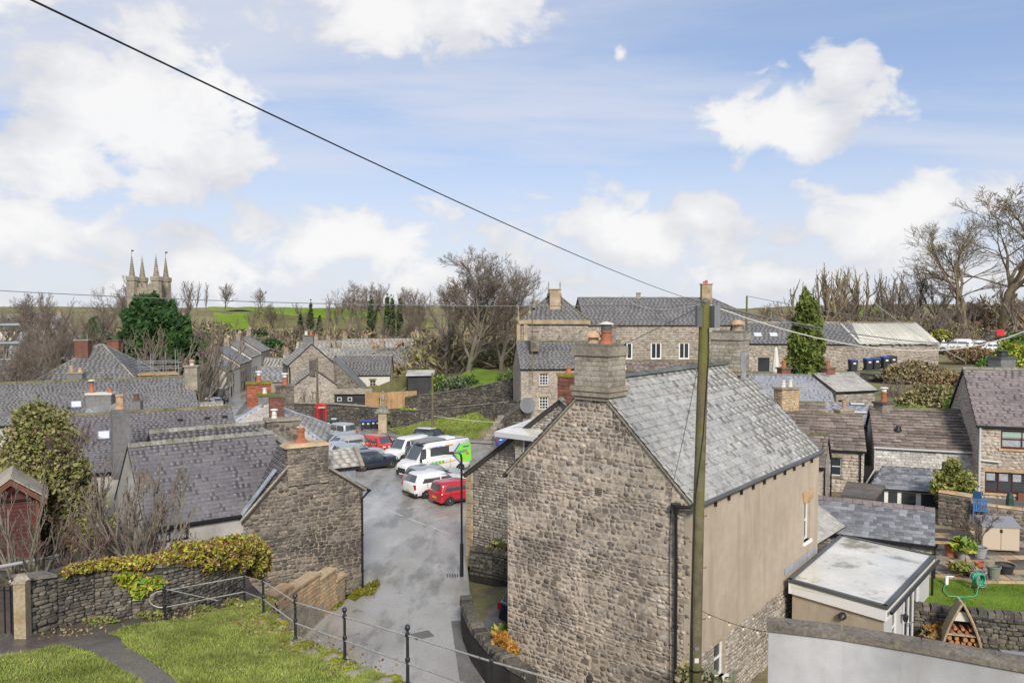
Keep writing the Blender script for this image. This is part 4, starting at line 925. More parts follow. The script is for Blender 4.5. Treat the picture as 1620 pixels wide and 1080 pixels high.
# rendered side wall: stone below, render above
sh = [(1.55, 2.35, 1.25, 2.42), (9.3, 9.98, 3.75, 5.24)]
sw_ = wall_face(main, fS, [(0, 0), (SL, 0), (SL, 2.55), (0, 2.55)], [sh[0]], MT['rubble_mortar'], name='lower_wall')
pieces(sw_, fS, rows([(0, 0), (SL, 0), (SL, 2.55), (0, 2.55)], .13, .12, .34, holes=[(1.5, 2.4, 1.2, 2.5)], vj=.25, seed=6), 'stone', 'stone', MT['coursed'], .04, limit=200)
fS2 = Fr(fS.p(0, 2.55, .045), fS.u)
rw = wall_face(main, fS2, [(0, 0), (SL, 0), (SL, ZE - 2.55), (0, ZE - 2.55)], [(sh[1][0], sh[1][1], sh[1][2] - 2.55, sh[1][3] - 2.55)], MT['render_beige'], name='rendered_wall')
KK.fbox(fS, 0, SL, 2.50, 2.549, 0, .042)('render_drip', 'render_beige', rw)
KK.fbox(fG, GW - .22, GW + .045, 2.55, ZE, -.05, .015)('rendered_quoin', 'render_beige', rw)
window(main, fS, *sh[0], bars=(1, 2), ft=.075, depth=.14, sill='white_paint', lintel='quoin')
window(main, fS, *sh[1], bars=(1, 2), ft=.07, depth=.10, sill='white_paint', lintel=None, proud=.06)
KK.prism(fS2, [(sh[1][0] - .12, 2.72), (sh[1][1] + .14, 2.72), (sh[1][1] + .30, 3.12), (sh[1][0] - .28, 3.12)], 0, .05)('stone_lintel', 'sandstone', main)
wall_face(main, fK, [(0, 0), (GW, 0), (GW, ZE), (GW / 2, ZR), (0, ZE)], [], MT['render_beige'], name='back_wall'); wall_face(main, fW, [(0, 0), (SL, 0), (SL, ZE), (0, ZE)], [], MT['rubble_mortar'], name='far_wall')
# roof
def mslope(o, uu, lim, seed):
    back = UP.cross(uu); run, rise = GW / 2, ZR - ZE; sl = math.hypot(run, rise); v = (back * run + UP * rise) / sl; n = uu.cross(v).normalized()
    fr = Fr(o - v * .22 + n * .05, uu, v, n)
    return fr, slope(main, fr, [(-.06, 0), (SL + .06, 0), (SL + .06, sl + .22), (-.06, sl + .22)], 'slate_pale', .262, .36, .50, limit=lim, t=.036, seed=seed, slab=.10), sl + .22
frS, rfS, slS = mslope(Vector((B.x, B.y, ZE)), fS.u, 300, 21)
frW, rfW, slW = mslope(Vector((D_.x, D_.y, ZE)), fW.u, 0, 22)
mid0 = (A + B) / 2; mid1 = mid0 + su * SL
ridge(rfS, (mid0.x, mid0.y, ZR + .09), (mid1.x, mid1.y, ZR + .09), 'ridge_dark', .62, w=.21, h=.045)
# verge mortar on the near gable
for s_, (a, b) in enumerate((((0, ZE), (GW / 2, ZR)), ((GW, ZE), (GW / 2, ZR)))):
    m = MB(); p = fG.p(a[0], a[1] - .02, .035); q = fG.p(b[0], b[1] - .02, .035); m.tube([p, q], .045, 5); m.build('verge', MT['dressed'], main)
# gutter, hopper, downpipe
KK.tube([fS.p(-.35, ZE - .06, .20), fS.p(SL + .1, ZE - .02, .20)], .065, 8)('gutter', 'grey_trim', main)
KK.fbox(fS, -.05, SL, ZE - .20, ZE - .04, .046, .10)('fascia', 'grey_trim', main)
m = MB()
for k in range(11): m.fbox(fS, .4 + k * .95, .43 + k * .95, ZE - .34, ZE - .06, .05, .14)
m.build('gutter_brackets', MT['black_paint'], main, kind='stuff')
KK.tube([fG.p(GW + .16, ZE - .07, .20), fG.p(GW - .52, ZE - .12, .20)], .05, 8)('gutter_return', 'black_paint', main)
downpipe(main, [fG.p(GW - .42, ZE - .12, .16), fG.p(GW - .42, 5.0, .11), fG.p(GW - .42, 0.1, .11)], r=.05, hopper=True)
KK.tube([fG.p(GW - .62, ZE + .3, .07), fG.p(GW - .66, 5, .06), fG.p(GW - .62, 2.5, .07), fG.p(GW - .64, .1, .06)], .009, 4)('cable', 'wire', main)
KK.tube([fS.p(.12, 3.0, .08), fS.p(.12, 0, .08)], .05, 8)('conduit', 'pot_grey', main)
# near chimney: coursed stack, flush with the gable, with its string courses
def stack(fr, cu, w, d, z0, z1, pots, label, lim=110):
    o0 = fr.p(cu - w / 2, z0, .10); f = Fr(o0, fr.u)
    m = MB(); m.fbox(f, 0, w, 0, z1 - z0, -d, 0); o = m.build('chimney', MT['dark_mortar'], main); o['label'] = label
    for (ff, ww) in ((f, w), (Fr(f.p(w, 0, 0), -f.n), d), (Fr(f.p(0, 0, -d), f.n), d)):
        pieces(o, ff, rows([(0, .42), (ww, .42), (ww, z1 - z0), (0, z1 - z0)], .155, .20, .40, vj=.1, seed=int(w * 100 + d * 7)), 'block', 'stone', MT['chimney_stone'], .02, limit=lim)
    for a, b, e in ((.28, .42, .11), (.12, .28, .07), (z1 - z0 - .26, z1 - z0 + .02, .07)):
        m = MB(); m.fbox(f, -e, w + e, a, b - .004, -d - e, e); m.build('string_course', MT['chimney_stone' if b > .9 else 'dressed'], o)
    KK.fbox(f, .02, w - .02, z1 - z0 + .02, z1 - z0 + .10, -d + .03, -.03)('flaunching', 'concrete', o)
    for (pu, pm, h_, r_, st) in pots:
        q = f.p(pu, z1 - z0 + .08, -d / 2); b = MB()
        b.lathe(q, [(r_ * 1.25, 0), (r_ * 1.2, .06), (r_ * 1.02, .09), (r_ * .86, h_ * .86), (r_, h_ * .88), (r_, h_), (r_ * .8, h_)], 16); pot = b.build('chimney_pot', MT[pm], o, smooth=False)
        if st == 'dome':
            b = MB(); b.lathe(q + UP * h_, [(r_ * 1.0, -.02), (r_ * 1.0, .10), (r_ * 1.75, .11), (r_ * 1.65, .17), (r_ * 1.2, .26), (r_ * .5, .31), (r_ * .1, .32)], 18); b.build('cowl', MT['buff_clay'], pot)
        if st == 'cage':
            b = MB(); b.lathe(q + UP * h_, [(r_ * .95, 0), (r_ * .95, .2), (r_ * .8, .2)], 16); b.build('cowl_cage', MT['grey_trim'], pot)
            b = MB(); b.lathe(q + UP * (h_ + .2), [(r_ * 1.35, 0), (r_ * 1.35, .02), (r_ * .6, .07), (r_ * .1, .09)], 16); b.build('cowl', MT['canvas'], pot)
    return o
stack(fG, GW / 2 + .02, 1.22, 1.0, 9.72, 11.35, ((.36, 'dressed', .10, .16, 'dome'), (.84, 'terracotta', .42, .18, 'cage')), 'near coursed chimney stack above the rubble gable')
fK2 = Fr(fG.p(0, 0, -SL + 1.1), fG.u)
stack(fK2, GW / 2 + .05, 1.25, .85, 9.75, 11.55, ((.95, 'dressed', .16, .17, 'dome'),), 'far chimney stack behind the pole', 80)
KK.fbox(Fr(fG.p(GW / 2 + .7, 9.7, -SL + .9), fG.u), 0, .10, 0, 1.1, 0, .3)('lead_flashing', 'lead', main)
# ================================================================ HOUSE J behind it on the left, foot at (737, 900)
J0 = Vector((-2.2, 37.8)); ju = Vector((.79, -.61)).normalized()
jr = thing('stone_house', 'coursed stone gable with sandstone quoins and a flat roofed dormer, behind the tall rubble house', 'house', (J0.x, J0.y, 0))
fJ = Fr((J0.x, J0.y, 0), (ju.x, ju.y, 0)); JW = 11.0; JE, JR = 4.6, 8.55
jw = wall_face(jr, fJ, [(0, 0), (JW, 0), (JW, JE), (JW / 2, JR), (0, JE)], [], MT['rubble_mortar'])
pieces(jw, fJ, rows([(.42, 0), (JW * .62, 0), (JW * .62, JR - .9), (JW / 2, JR), (.42, JE + .2)], .13, .16, .46, vj=.22, seed=31), 'block', 'stone', MT['coursed'], .035, limit=300, tj=.6)
for k in range(13):
    m = MB(); wq = .42 if k % 2 else .30; m.fbox(fJ, -.02, wq, .02 + k * .35, .35 + k * .35 - .012, -.2, .05); m.build('quoin', MT['quoin'], jr)
jb = UP.cross(fJ.u)
wall_face(jr, Fr(fJ.p(0, 0, -8), -fJ.n * -1), [(0, 0), (8, 0), (8, JE), (0, JE)], [], MT['rubble_mortar'], name='side_wall')
for sgn in (0, 1):
    if sgn == 0: o = fJ.p(0, JE, -8.1); uu = fJ.n
    else: o = fJ.p(JW, JE, .12); uu = -fJ.n
    back = UP.cross(uu); v = (back * JW / 2 + UP * (JR - JE)).normalized(); sl = math.hypot(JW / 2, JR - JE) + .2
    fr = Fr(o - v * .2, uu, v)
    rj = slope(jr, fr, [(0, 0), (8.22, 0), (8.22, sl), (0, sl)], 'slate_grey', .25, .25, .4, seed=33 + sgn, t=.025, slab=.16)
ridge(rj, fJ.p(JW / 2, JR + .05, .1), fJ.p(JW / 2, JR + .05, -8.1), 'ridge_stone', .45)
KK.tube([fJ.p(-.18, JE - .12, .1), fJ.p(JW / 2, JR - .02, .1)], .05, 6)('verge', 'dark_wood', jr)
q = fJ.p(JW / 2 + .25, 0, -.55)
chimney(jr, q.x, q.y, 8.0, 9.55, 1.05, .8, math.atan2(ju.y, ju.x), 'brick_dark', (('buff_clay', .28, .42, .11, 'hat'), ('terracotta', -.2, .28, .11)), piece='block', ph=.15, pw=.3, capmat='moss', flare=.05)
# flat roofed dormer
d0 = fJ.p(4.15, 0, .55); fD = Fr(fJ.p(3.45, 5.6, .62), fJ.u)
m = MB(); m.fbox(fD, 0, 1.9, 0, 1.25, -3, 0); dm = m.build('dormer', MT['rubble_mortar'], jr)
pieces(dm, fD, rows([(0, 0), (.45, 0), (.45, 1.25), (0, 1.25)], .13, .15, .3, seed=41), 'block', 'stone', MT['coursed'], .03, limit=40)
KK.fbox(fD, .46, 1.9, -.2, 1.2, 0, .045)('dormer_frame', 'fascia_grey', dm)
KK.fbox(fD, .56, 1.8, -.15, 1.1, .045, .055)('pane', 'glass', dm)
KK.hexa([fD.p(-.75, 1.25, .5), fD.p(2.2, 1.25, .5), fD.p(2.2, 1.25, -3), fD.p(-.75, 1.25, -3), fD.p(-.75, 1.42, .5), fD.p(2.2, 1.42, .5), fD.p(2.2, 1.75, -3), fD.p(-.75, 1.75, -3)])('dormer_roof', 'membrane', dm)
KK.fbox(fD, -.78, 2.2, 1.18, 1.40, .50, .54)('dormer_fascia', 'fascia_grey', dm)
# front garden walls of J
stone_wall('garden_wall', 'low stone garden wall with shrubs below the quoined gable', [(-2.0, 36.6, 0, 1.15), (-.9, 36.0, 0, 1.2), (1.6, 34.4, 0, 1.25)], th=.35, h=.15, w=.3, limit=90, cope='stone')
leaves('shrub', 'loose green and brown creeper hanging over the low garden wall beneath the quoined gable', (-.2, 36.4, 0), [(0, 0, 1.35, .9, .45, .5), (.9, -.4, 1.7, .8, .5, .9), (-.9, .2, .8, .5, .35, .4)], 2600, .12, 'brown_leaf', 5, mats=(('brown_leaf', .45), ('ivy', .35), ('grey_leaf', .2)))
m = MB()
for k in range(6): m.box((-.95 + k * .17, 36.75 - k * .1, 1.2), .13, .03, .85, -.6)
pf = thing('picket_fence', 'short pale picket fence behind the creeper by the quoins', 'fence', (-.9, 36.7, 1.1))
for k in range(6):
    KK.box((-.95 + k * .17, 36.75 - k * .1, 1.1), .13, .03, .95, -.6)('picket', 'weathered_wood', pf)
KK.box((-.5, 36.50, 1.5), 1.1, .03, .07, -.6)('rail', 'weathered_wood', pf)
# garden with drystone wall in front of the main house
gwl = [(-1.62, 30.6, 0, 1.05), (-1.45, 29.2, 0, 1.1), (-1.05, 27.4, 0, 1.15), (-.45, 25.7, 0, 1.2), (.3, 24.2, 0, 1.3), (.75, 23.5, 0, 1.35)]
stone_wall('garden_wall', 'curved drystone wall with rounded stones on edge, beside the lane at the foot of the house', [(x, y, a, b) for x, y, a, b in gwl], th=.42, h=.13, w=.34, limit=280, cope='stone', side=-1, cw=.16, copeh=.20)
m = MB(); m.add([(-1.45, 29.6, .08), (-.2, 26.3, .08), (2.6, 30, .08), (1.2, 33.2, .08), (-.6, 33.2, .08)], [(0, 1, 2, 3, 4)]); m.build('driveway', MT['pavement'], None, kind='structure')
dr = thing('paved_strip', 'reddish brick paved parking strip beside the tall stone house', 'paving', (-.4, 30, .09))
r = random.Random(3)
for i in range(9):
    for j in range(14):
        x0 = -.95 + i * .24; y0 = 28.9 + j * .26
        KK.box((x0 + .42 * (j * .26) * .85, y0 - .2 * i * .24, .085), .21, .235, .022 + r.uniform(0, .008), .1)('paver', 'brick_dark', dr)
leaves('shrub', 'low dark purple heather beside the paved strip', (-.55, 28.7, .05), [(0, 0, .25, .55, .5, .3), (.4, -.2, .25, .4, .4, .25)], 1500, .09, 'russet_leaf', 7, mats=(('russet_leaf', .7), ('dark_leaf', .3)))
leaves('shrub', 'spreading yellow tipped juniper behind the curved drystone wall', (-.28, 27.35, .05), [(0, 0, .55, .65, .75, .5), (.1, .5, .45, .5, .5, .45), (.1, -.6, .6, .4, .5, .5)], 4200, .13, 'gold_leaf', 8, elong=3, upright=.6, mats=(('gold_leaf', .4), ('bright_leaf', .25), ('cypress', .35)))
leaves('shrub', 'small bright orange conifer beside the drystone wall', (-.35, 25.75, .9), [(0, 0, .35, .32, .32, .5), (.25, .1, .2, .25, .25, .3)], 1300, .09, 'rust_leaf', 9, elong=3, upright=.8)
leaves('shrub', 'green moss and ferns at the foot of the drystone wall', (-.3, 24.6, .05), [(0, 0, .2, .2, .5, .25)], 700, .09, 'ivy', 10, cat='plant')
# ================================================================ FLAT ROOFED EXTENSION
ext = thing('extension', 'flat roofed garden room with white fascia and glazed doors, behind the tall house', 'extension', (12.0, 25.0, .3))
e0 = Vector((12.0, 24.9)); ea = Vector((9.9, 27.3)); eb = Vector((16.25, 30.0)); ed = Vector((13.9, 32.6))
ux = (eb - e0).normalized(); uy = (ea - e0).normalized(); LX = (eb - e0).length; LY = (ea - e0).length
ZT = 3.0
fX = Fr((e0.x, e0.y, .3), (ux.x, ux.y, 0)); fY = Fr((ea.x, ea.y, .3), (-uy.x, -uy.y, 0))
xo = [(1.0, 1.85, .9, 2.05), (2.35, 5.0, .05, 2.2)]
wall_face(ext, fX, [(0, 0), (LX - .3, 0), (LX - .3, 2.35), (0, 2.35)], xo, MT['fascia_grey'])
wall_face(ext, fY, [(0.0, 0), (LY, 0), (LY, 2.35), (0, 2.35)], [], MT['render_beige'], name='rendered_wall')
window(ext, fX, *xo[0], bars=(1, 2), ft=.07, sill='white_paint', lintel=None)
w = window(ext, fX, *xo[1], bars=(4, 1), ft=.10, sill=None, lintel=None, name='glazed_door')
for x in (3.62, 3.76):
    KK.tube([fX.p(x, .95, -.09), fX.p(x, .95, .0), fX.p(x + (.12 if x > 3.7 else -.12), .95, .0)], .018, 5)('door_handle', 'steel', w)
zb = .3
P = [Vector((e0.x, e0.y, 0)) - fX.n * 0, Vector((eb.x, eb.y, 0)), Vector((ed.x, ed.y, 0)), Vector((ea.x, ea.y, 0))]
cen = sum(P, Vector((0, 0, 0))) / 4
def ring(z0, z1, o1, name, mat):
    for i in range(4):
        a, b = P[i], P[(i + 1) % 4]; d = (b - a).normalized(); nn = d.cross(UP)
        if nn.dot(a - cen) < 0: nn = -nn
        m = MB(); f = Fr(Vector((a.x, a.y, 0)), d, UP, nn); L_ = (b - a).length
        m.fbox(Fr(f.o, f.u), -o1, L_ + o1 * (.99), z0, z1, -.01, o1) if Fr(f.o, f.u).n.dot(nn) > 0 else m.fbox(Fr(f.p(L_, 0, 0), -f.u), -o1, L_ + o1 * .99, z0, z1, -.01, o1)
        m.build(name, MT[mat], ext)
m = MB(); m.add([p + UP * 2.985 + (p - cen).normalized() * .12 for p in P] + [p + UP * 2.62 + (p - cen).normalized() * .10 for p in P], [(0, 1, 2, 3), (7, 6, 5, 4), (0, 4, 5, 1), (1, 5, 6, 2), (2, 6, 7, 3), (3, 7, 4, 0)]); m.build('flat_roof', MT['membrane'], ext)
ring(2.91, 3.035, .13, 'roof_edge', 'grey_trim'); ring(2.52, 2.905, .10, 'fascia', 'white_paint')
KK.tube([fX.p(-.1, 2.52, .24), fX.p(LX + .1, 2.52, .24)], .055, 8)('gutter', 'black_paint', ext)
downpipe(ext, [fX.p(LX - .15, 2.5, .22), fX.p(LX - .15, 2.2, .08), fX.p(LX - .15, 0, .08)])
m = MB(); q = fX.p(2.08, 1.75, .0); m.tube([q, fX.p(2.08, 1.78, .12)], .02, 6); m.lathe(fX.p(2.08, 1.55, .16), [(.05, 0), (.08, .06), (.10, .22), (.04, .28), (.02, .33)], 10); m.build('wall_lantern', MT['black_paint'], ext)
KK.tube([fY.p(LY - 1.35, 1.95, -.02), fY.p(LY - 1.35, 1.95, .10), fY.p(LY - 1.35, 1.88, .16)], [.13, .13, .09], 12)('flue_terminal', 'black_paint', ext)
KK.prism(Fr(fS.p(7.2, 3.05, .05), fS.u), [(0.1, 0), (3.5, 0), (3.5, .22), (.1, .22)], 0, .03)('lead_flashing', 'lead', ext)
# slated lean-to roof between the two
lt = thing('lean_to_roof', 'small pale stone slate lean-to roof between the tall house and the garden room', 'roof', (11.9, 32.5, 2.6))
a0 = on(1300, 925, 3.1); 
fl = Fr((12.2, 31.0, 3.15), (.78, .9, 0), (-.72, .62, .62)); fl = Fr(fl.o, fl.u, (fl.v - fl.u * fl.v.dot(fl.u)).normalized())
slope(lt, fl, [(0, 0), (3.4, 0), (3.4, 1.9), (0, 1.9)], 'slate_light', .22, .25, .4, limit=80, seed=8)
# ================================================================ LEFT COTTAGE (cross gable towards the lane)
ca = thing('stone_cottage', 'soot-darkened rubble stone cottage with a broad chimney in its gable beside the lane', 'house', (-6.6, 34.4, 0))
g0 = Vector((-11.0, 31.75)); g1 = Vector((-6.6, 34.4)); cu_ = (g1 - g0).normalized(); CW = (g1 - g0).length
fC = Fr((g0.x, g0.y, 0), (cu_.x, cu_.y, 0)); CE1, CE2, CR = 3.95, 4.62, 6.55; CM = CW * .47
cpoly = [(0, 0), (CW, 0), (CW, CE2), (CM, CR), (0, CE1)]
cwl = wall_face(ca, fC, cpoly, [], MT['dark_mortar'])
pieces(cwl, fC, rows(cpoly, .15, .14, .42, vj=.28, seed=51), 'stone', 'stone', MT['dark_rubble'], .045, limit=300, tj=.6, inset=-.006)
DP = 7.0
wall_face(ca, Fr(fC.p(CW, 0, 0), -fC.n), [(0, 0), (DP, 0), (DP, CE2), (0, CE2)], [], MT['dark_mortar'], name='side_wall')
for sg in (0, 1):
    if sg == 0: o, uu, ln, run, rise = fC.p(0, CE1, -DP), fC.n, DP, CM, CR - CE1
    else: o, uu, ln, run, rise = fC.p(CW, CE2, .08), -fC.n, DP, CW - CM, CR - CE2
    back = UP.cross(uu); v = (back * run + UP * rise).normalized(); sl = math.hypot(run, rise) + .12
    fr = Fr(o - v * .12 + Vector((0, 0, .03)), uu, v); rc = slope(ca, fr, [(0, 0), (ln + .08, 0), (ln + .08, sl), (0, sl)], 'slate_purple', .2, .22, .34, seed=52 + sg, t=.02, slab=.13)
ridge(rc, fC.p(CM, CR + .05, -.8), fC.p(CM, CR + .05, -DP), 'ridge_stone', .45)
for a, b in (((0, CE1), (CM, CR)), ((CW, CE2), (CM, CR))):
    KK.tube([fC.p(a[0] + (-.12 if a[0] == 0 else .12), a[1] - .06, .07), fC.p(b[0], b[1] - .01, .07)], .06, 5)('verge', 'dressed', ca)
# chimney
m = MB(); fch = Fr(fC.p(CM - .60, 5.1, .10), fC.u); m.fbox(fch, 0, 1.76, 0, 1.6, -.8, 0); cc_ = m.build('chimney', MT['dark_mortar'], ca)
pieces(cc_, fch, rows([(0, 0), (1.76, 0), (1.76, 1.6), (0, 1.6)], .13, .18, .42, vj=.2, seed=55), 'stone', 'stone', MT['dark_rubble'], .035, limit=120)
pieces(cc_, Fr(fch.p(0, 0, -.8), fch.n), rows([(0, 0), (.8, 0), (.8, 1.6), (0, 1.6)], .13, .18, .42, vj=.2, seed=56), 'stone', 'stone', MT['dark_rubble'], .035, limit=50)
KK.hexa([fch.p(-.12, 1.6, .10), fch.p(1.88, 1.6, .10), fch.p(1.88, 1.6, -.9), fch.p(-.12, 1.6, -.9), fch.p(.1, 1.78, -.05), fch.p(1.7, 1.73, -.05), fch.p(1.7, 1.73, -.75), fch.p(.1, 1.78, -.75)])('chimney_cap', 'sandstone', cc_)
m = MB(); q = fch.p(.68, 1.74, -.4); m.lathe(q, [(.36, 0), (.22, .14), (.16, .2), (.15, .48), (.19, .5), (.19, .58), (.12, .58)], 14); pt = m.build('chimney_pot', MT['terracotta'], cc_)
KK.lathe(q + UP * .58, [(.13, 0), (.13, .06), (.2, .07), (.15, .12), (.03, .14)], 14)('cowl', 'buff_clay', pt)
downpipe(ca, [fC.p(CW + .22, CE2 - .15, .1), fC.p(CW - .08, CE2 - .45, .1), fC.p(CW - .08, .05, .09)], r=.05)
KK.tube([fC.p(CW + .22, CE2 - .08, .25), fC.p(CW + .22, CE2 - .08, -DP)], .07, 7)('gutter', 'black_paint', ca)
KK.fbox(fC, 0.0, 1.9, 2.02, 2.12, -.02, .08)('stone_ledge', 'dressed', ca)
# small dormer on the far slope
fDm = Fr(fC.p(CW - 1.25, 4.7, -1.2), fC.u)
m = MB(); m.fbox(fDm, 0, 1.35, 0, .75, -2.2, 0); dmr = m.build('dormer', MT['blue_pole' if 0 else 'lead'], ca)
v_ = (Vector((0, 0, .50)) + UP.cross(fDm.n) * 0 ); 
fdr = Fr(fDm.p(-.45, .72, .25), fDm.u, (fDm.n * -1.0 + UP * .75)); 
slope(dmr, fdr, [(0, 0), (1.95, 0), (1.95, 1.15), (0, 1.15)], 'slate_light', .26, .3, .45, seed=57, limit=0, name='dormer_roof')
KK.prism(fdr, [(1.95, -.05), (2.12, -.05), (2.12, 1.2), (1.95, 1.2)], -.12, .06)('dormer_barge', 'dressed', dmr)
# main range of the cottage, slate roof falling towards us
rA = house('stone_cottage', 'cottage range with large purple slate roof and pale rendered front left of the dark gable', (-14.1, 29.8), (-9.22, 33.38), 6.2, 1.2, 4.15, 6.85, wall='render_grey', roofm='slate_purple', faces='', skin=None, ch=.2, cw=(.22, .36), cl=300, ridgem='ridge_stone', rseg=.42, stt=.03, gut=None,
           wins={'F': [(.2, 1.6, 2.2, 2.85, dict(frame='black_paint', bars=(2, 1), lintel=None, sill=None, ft=.09, glass='curtain'))]}, rside='FB', ov=.02)
root = rA['root']; gutter(root, rA['F'], 0, 3.85, 2.88, out=.17)
# lead valley where the range meets the cross gable
pa = Vector(fC.p(-.05, CE1 + .12, -.1)); pb = rA['P1'] + Vector((.15, -.2, -.25))
pb = Vector(fC.p(CM - 1.0, 5.75, -.35))
dv = (pb - pa); sdv = dv.cross(UP).normalized() * .16
m = MB(); m.add([pa - sdv, pa + sdv, pb + sdv, pb - sdv, pa - sdv + UP * .05, pa + sdv + UP * .05, pb + sdv + UP * .05, pb - sdv + UP * .05], [(0, 1, 2, 3), (4, 5, 6, 7), (0, 1, 5, 4), (2, 3, 7, 6)]); m.build('lead_valley', MT['lead'], root)
# second range behind
rA2 = house('stone_cottage', 'narrow parallel cottage range whose stone ridge shows just behind the purple slate roof', (-16.3, 36.1), (-11.6, 39.6), 3.6, 0, 4.9, 6.6, roofm='slate_purple', faces='', skin=None, ch=.2, cw=(.22, .36), ridgem='ridge_stone', rseg=.42, wall='render_grey')
# slim slate hung chimney with a buff pot
chimney(rA2['root'], *[v for v in (lambda p: (p.x, p.y))(at(191, 700, 38.5))], 4.2, 7.5, .78, .7, .6, 'slate_grey', (('buff_clay', 0, .72, .2),), piece=None, flare=-.02, label='slim slate-hung chimney with one buff clay pot')
o = bpy.data.objects[[x.name for x in rA2['root'].children if x.name.startswith('chimney')][0]]
# ---- range B (purple roof behind) and C (long dark roof)
rB = house('stone_cottage', 'terrace range with mossy ridge and rooflight behind the slim buff-pot chimney', (-22.3, 38.85), (-14.9, 42.7), 8.0, 0, 4.3, 6.75, roofm='slate_purple', wall='render_grey', faces='', skin=None, ch=.2, cw=(.22, .34), cl=300, ridgem='ridge_moss', rseg=.6, stt=.03,
           wins={'F': [(2.4, 3.3, 2.6, 3.9, dict(frame='black_paint', lintel='dressed'))]})
rC = house('stone_terrace', 'long dark slate roofed range with mossy ridge, behind the other left hand roofs', (-37.6, 55.85), (-25.3, 63.0), 8.6, 0, 4.2, 6.85, roofm='slate_grey', wall='render_grey', faces='', skin=None, ch=.22, cw=(.24, .38), cl=300, ridgem='ridge_moss', rseg=.6)
def rooflight(fr, u, v, w, h, root, frame='steel', glass='lamp_glass'):
    m = MB(); m.fbox(fr, u, u + w, v, v + h, .02, .09); o = m.build('rooflight', MT[frame], root)
    m = MB(); m.fbox(fr, u + .06, u + w - .06, v + .06, v + h - .06, .09, .105); m.build('pane', MT[glass], o)
def at_roof(info, px, py, side='F'):
    """(u, v) on a roof slope of the point seen at a pixel"""
    fr = info['f' + side]; a, b, c = ray(px, py); d = Vector((a, b, c)); t = (fr.o - CAMP).dot(fr.n) / d.dot(fr.n); q = CAMP + d * t - fr.o
    return q.dot(fr.u), q.dot(fr.v)
u, v = at_roof(rB, 154, 697); rooflight(rB['fF'], u, v, .62, .7, rB['rF'])
u, v = at_roof(rC, 112, 646); rooflight(rC['fF'], u, v, .75, .8, rC['rF'])
for px, py in ((281, 667), (324, 664), (352, 662)):
    u, v = at_roof(rB, px, py); m = MB(); m.fbox(rB['fF'], u, u + .28, v, v + .16, .02, .1); m.build('roof_vent', MT['black_paint'], rB['rF'])
u, v = at_roof(rB, 284, 690); rooflight(rB['fF'], u, v, 1.2, .5, rB['rF'], frame='cream_paint', glass='glass')
# chimneys on B / C
p = at(160, 640, 49.5); ch = chimney(rB['root'], p.x, p.y, 5.0, 7.15, 1.5, .7, .1, 'slate_grey', (('terracotta', -.55, .55, .15, 'cage'), ('terracotta', .55, .25, .14)), flare=.06, capmat='cream_paint', label='slate-hung chimney with two orange pots')
m = MB(); a = p + Vector((-1.1, -1.2, 0)); m.hexa([(a.x, a.y, 5.3), (a.x + 2.0, a.y + .3, 5.3), (a.x + 2.0, a.y + 1.5, 5.3), (a.x, a.y + 1.5, 5.3), (a.x + .9, a.y, 6.4), (a.x + 1.1, a.y, 6.4), (a.x + 1.1, a.y + 1.5, 6.4), (a.x + .9, a.y + 1.5, 6.4)]); m.build('lead_saddle', MT['lead'], rB['root'])
m = MB(); m.tube([(p.x + .95, p.y - .3, 5.6), (p.x + .95, p.y - .3, 6.2)], .03, 5); m.lathe((p.x + 1.25, p.y - .55, 6.25), [(.05, 0), (.36, .10), (.40, .16)], 14, axis=(.35, -1, .25)); m.build('satellite_dish', MT['dish'], rB['root'])
p = at(182, 650, 51); m = MB(); m.tube([(p.x, p.y, 4.8), (p.x, p.y, 9.6)], .022, 5); [m.tube([(p.x - .35, p.y, z), (p.x + .35, p.y, z)], .012, 4) for z in (9.3, 9.45)]; m.tube([(p.x, p.y - .5, 9.37), (p.x, p.y + .5, 9.37)], .012, 4); m.build('aerial', MT['steel'], rB['root'])
p = at(216, 641, 48.5); chimney(rB['root'], p.x, p.y, 5.9, 6.75, .62, .5, .1, 'slate_grey', (('brick_dark', 0, .42, .17),), flare=0, label='small slate-clad stub with a dark red pot')
p = at(304, 590, 65.5); chimney(rC['root'], p.x, p.y, 5.8, 7.75, 1.0, .7, .1, 'dressed', (('canvas', 0, .16, .16, 'dome'),), flare=.12, label='stone chimney at the right end of the dark roof')
# small pale gabled end beside C
house('stone_cottage', 'small pale rendered lean-to end at the right of the dark slate roof', (-25.1, 63.3), (-23.5, 64.3), 4, 0, 3.2, 4.7, wall='cream_paint', roofm='slate_light', faces='', skin=None)
# ---- hipped pale-roofed house with scaffolding
rD = house('hipped_house', 'hipped house with pale stone slate side, wide dark chimney and scaffolding', (-46.5, 76.5), (-37.6, 78.0), 8.7, 0, 5.6, 8.9, roofm='slate_grey', wall='cream_paint', faces='', skin=None, hip='LR', ch=.35, cw=(.35, .6), ridgem='ridge_stone', wins={'F': [(5, 6, 3.2, 4.8)]})
p = at(132, 570, 80); chimney(rD['root'], p.x, p.y, 5.6, 9.35, 1.3, 1.0, .1, 'brick_dark', (), flare=.08, capmat='dressed', label='wide dark chimney on the hipped roof')
p = at(181, 560, 86); chimney(rD['root'], p.x, p.y, 6.6, 9.1, 1.2, .9, .1, 'brick_dark', (), flare=.08, label='low far chimney on the hipped roof')
p = at(121, 597, 74); chn = chimney(rD['root'], p.x, p.y, 4.2, 6.5, 1.4, .9, .1, 'slate_grey', (('buff_clay', -.42, .62, .17), ('buff_clay', .35, .42, .2)), flare=.08, capmat='dressed', label='front chimney with two buff pots')
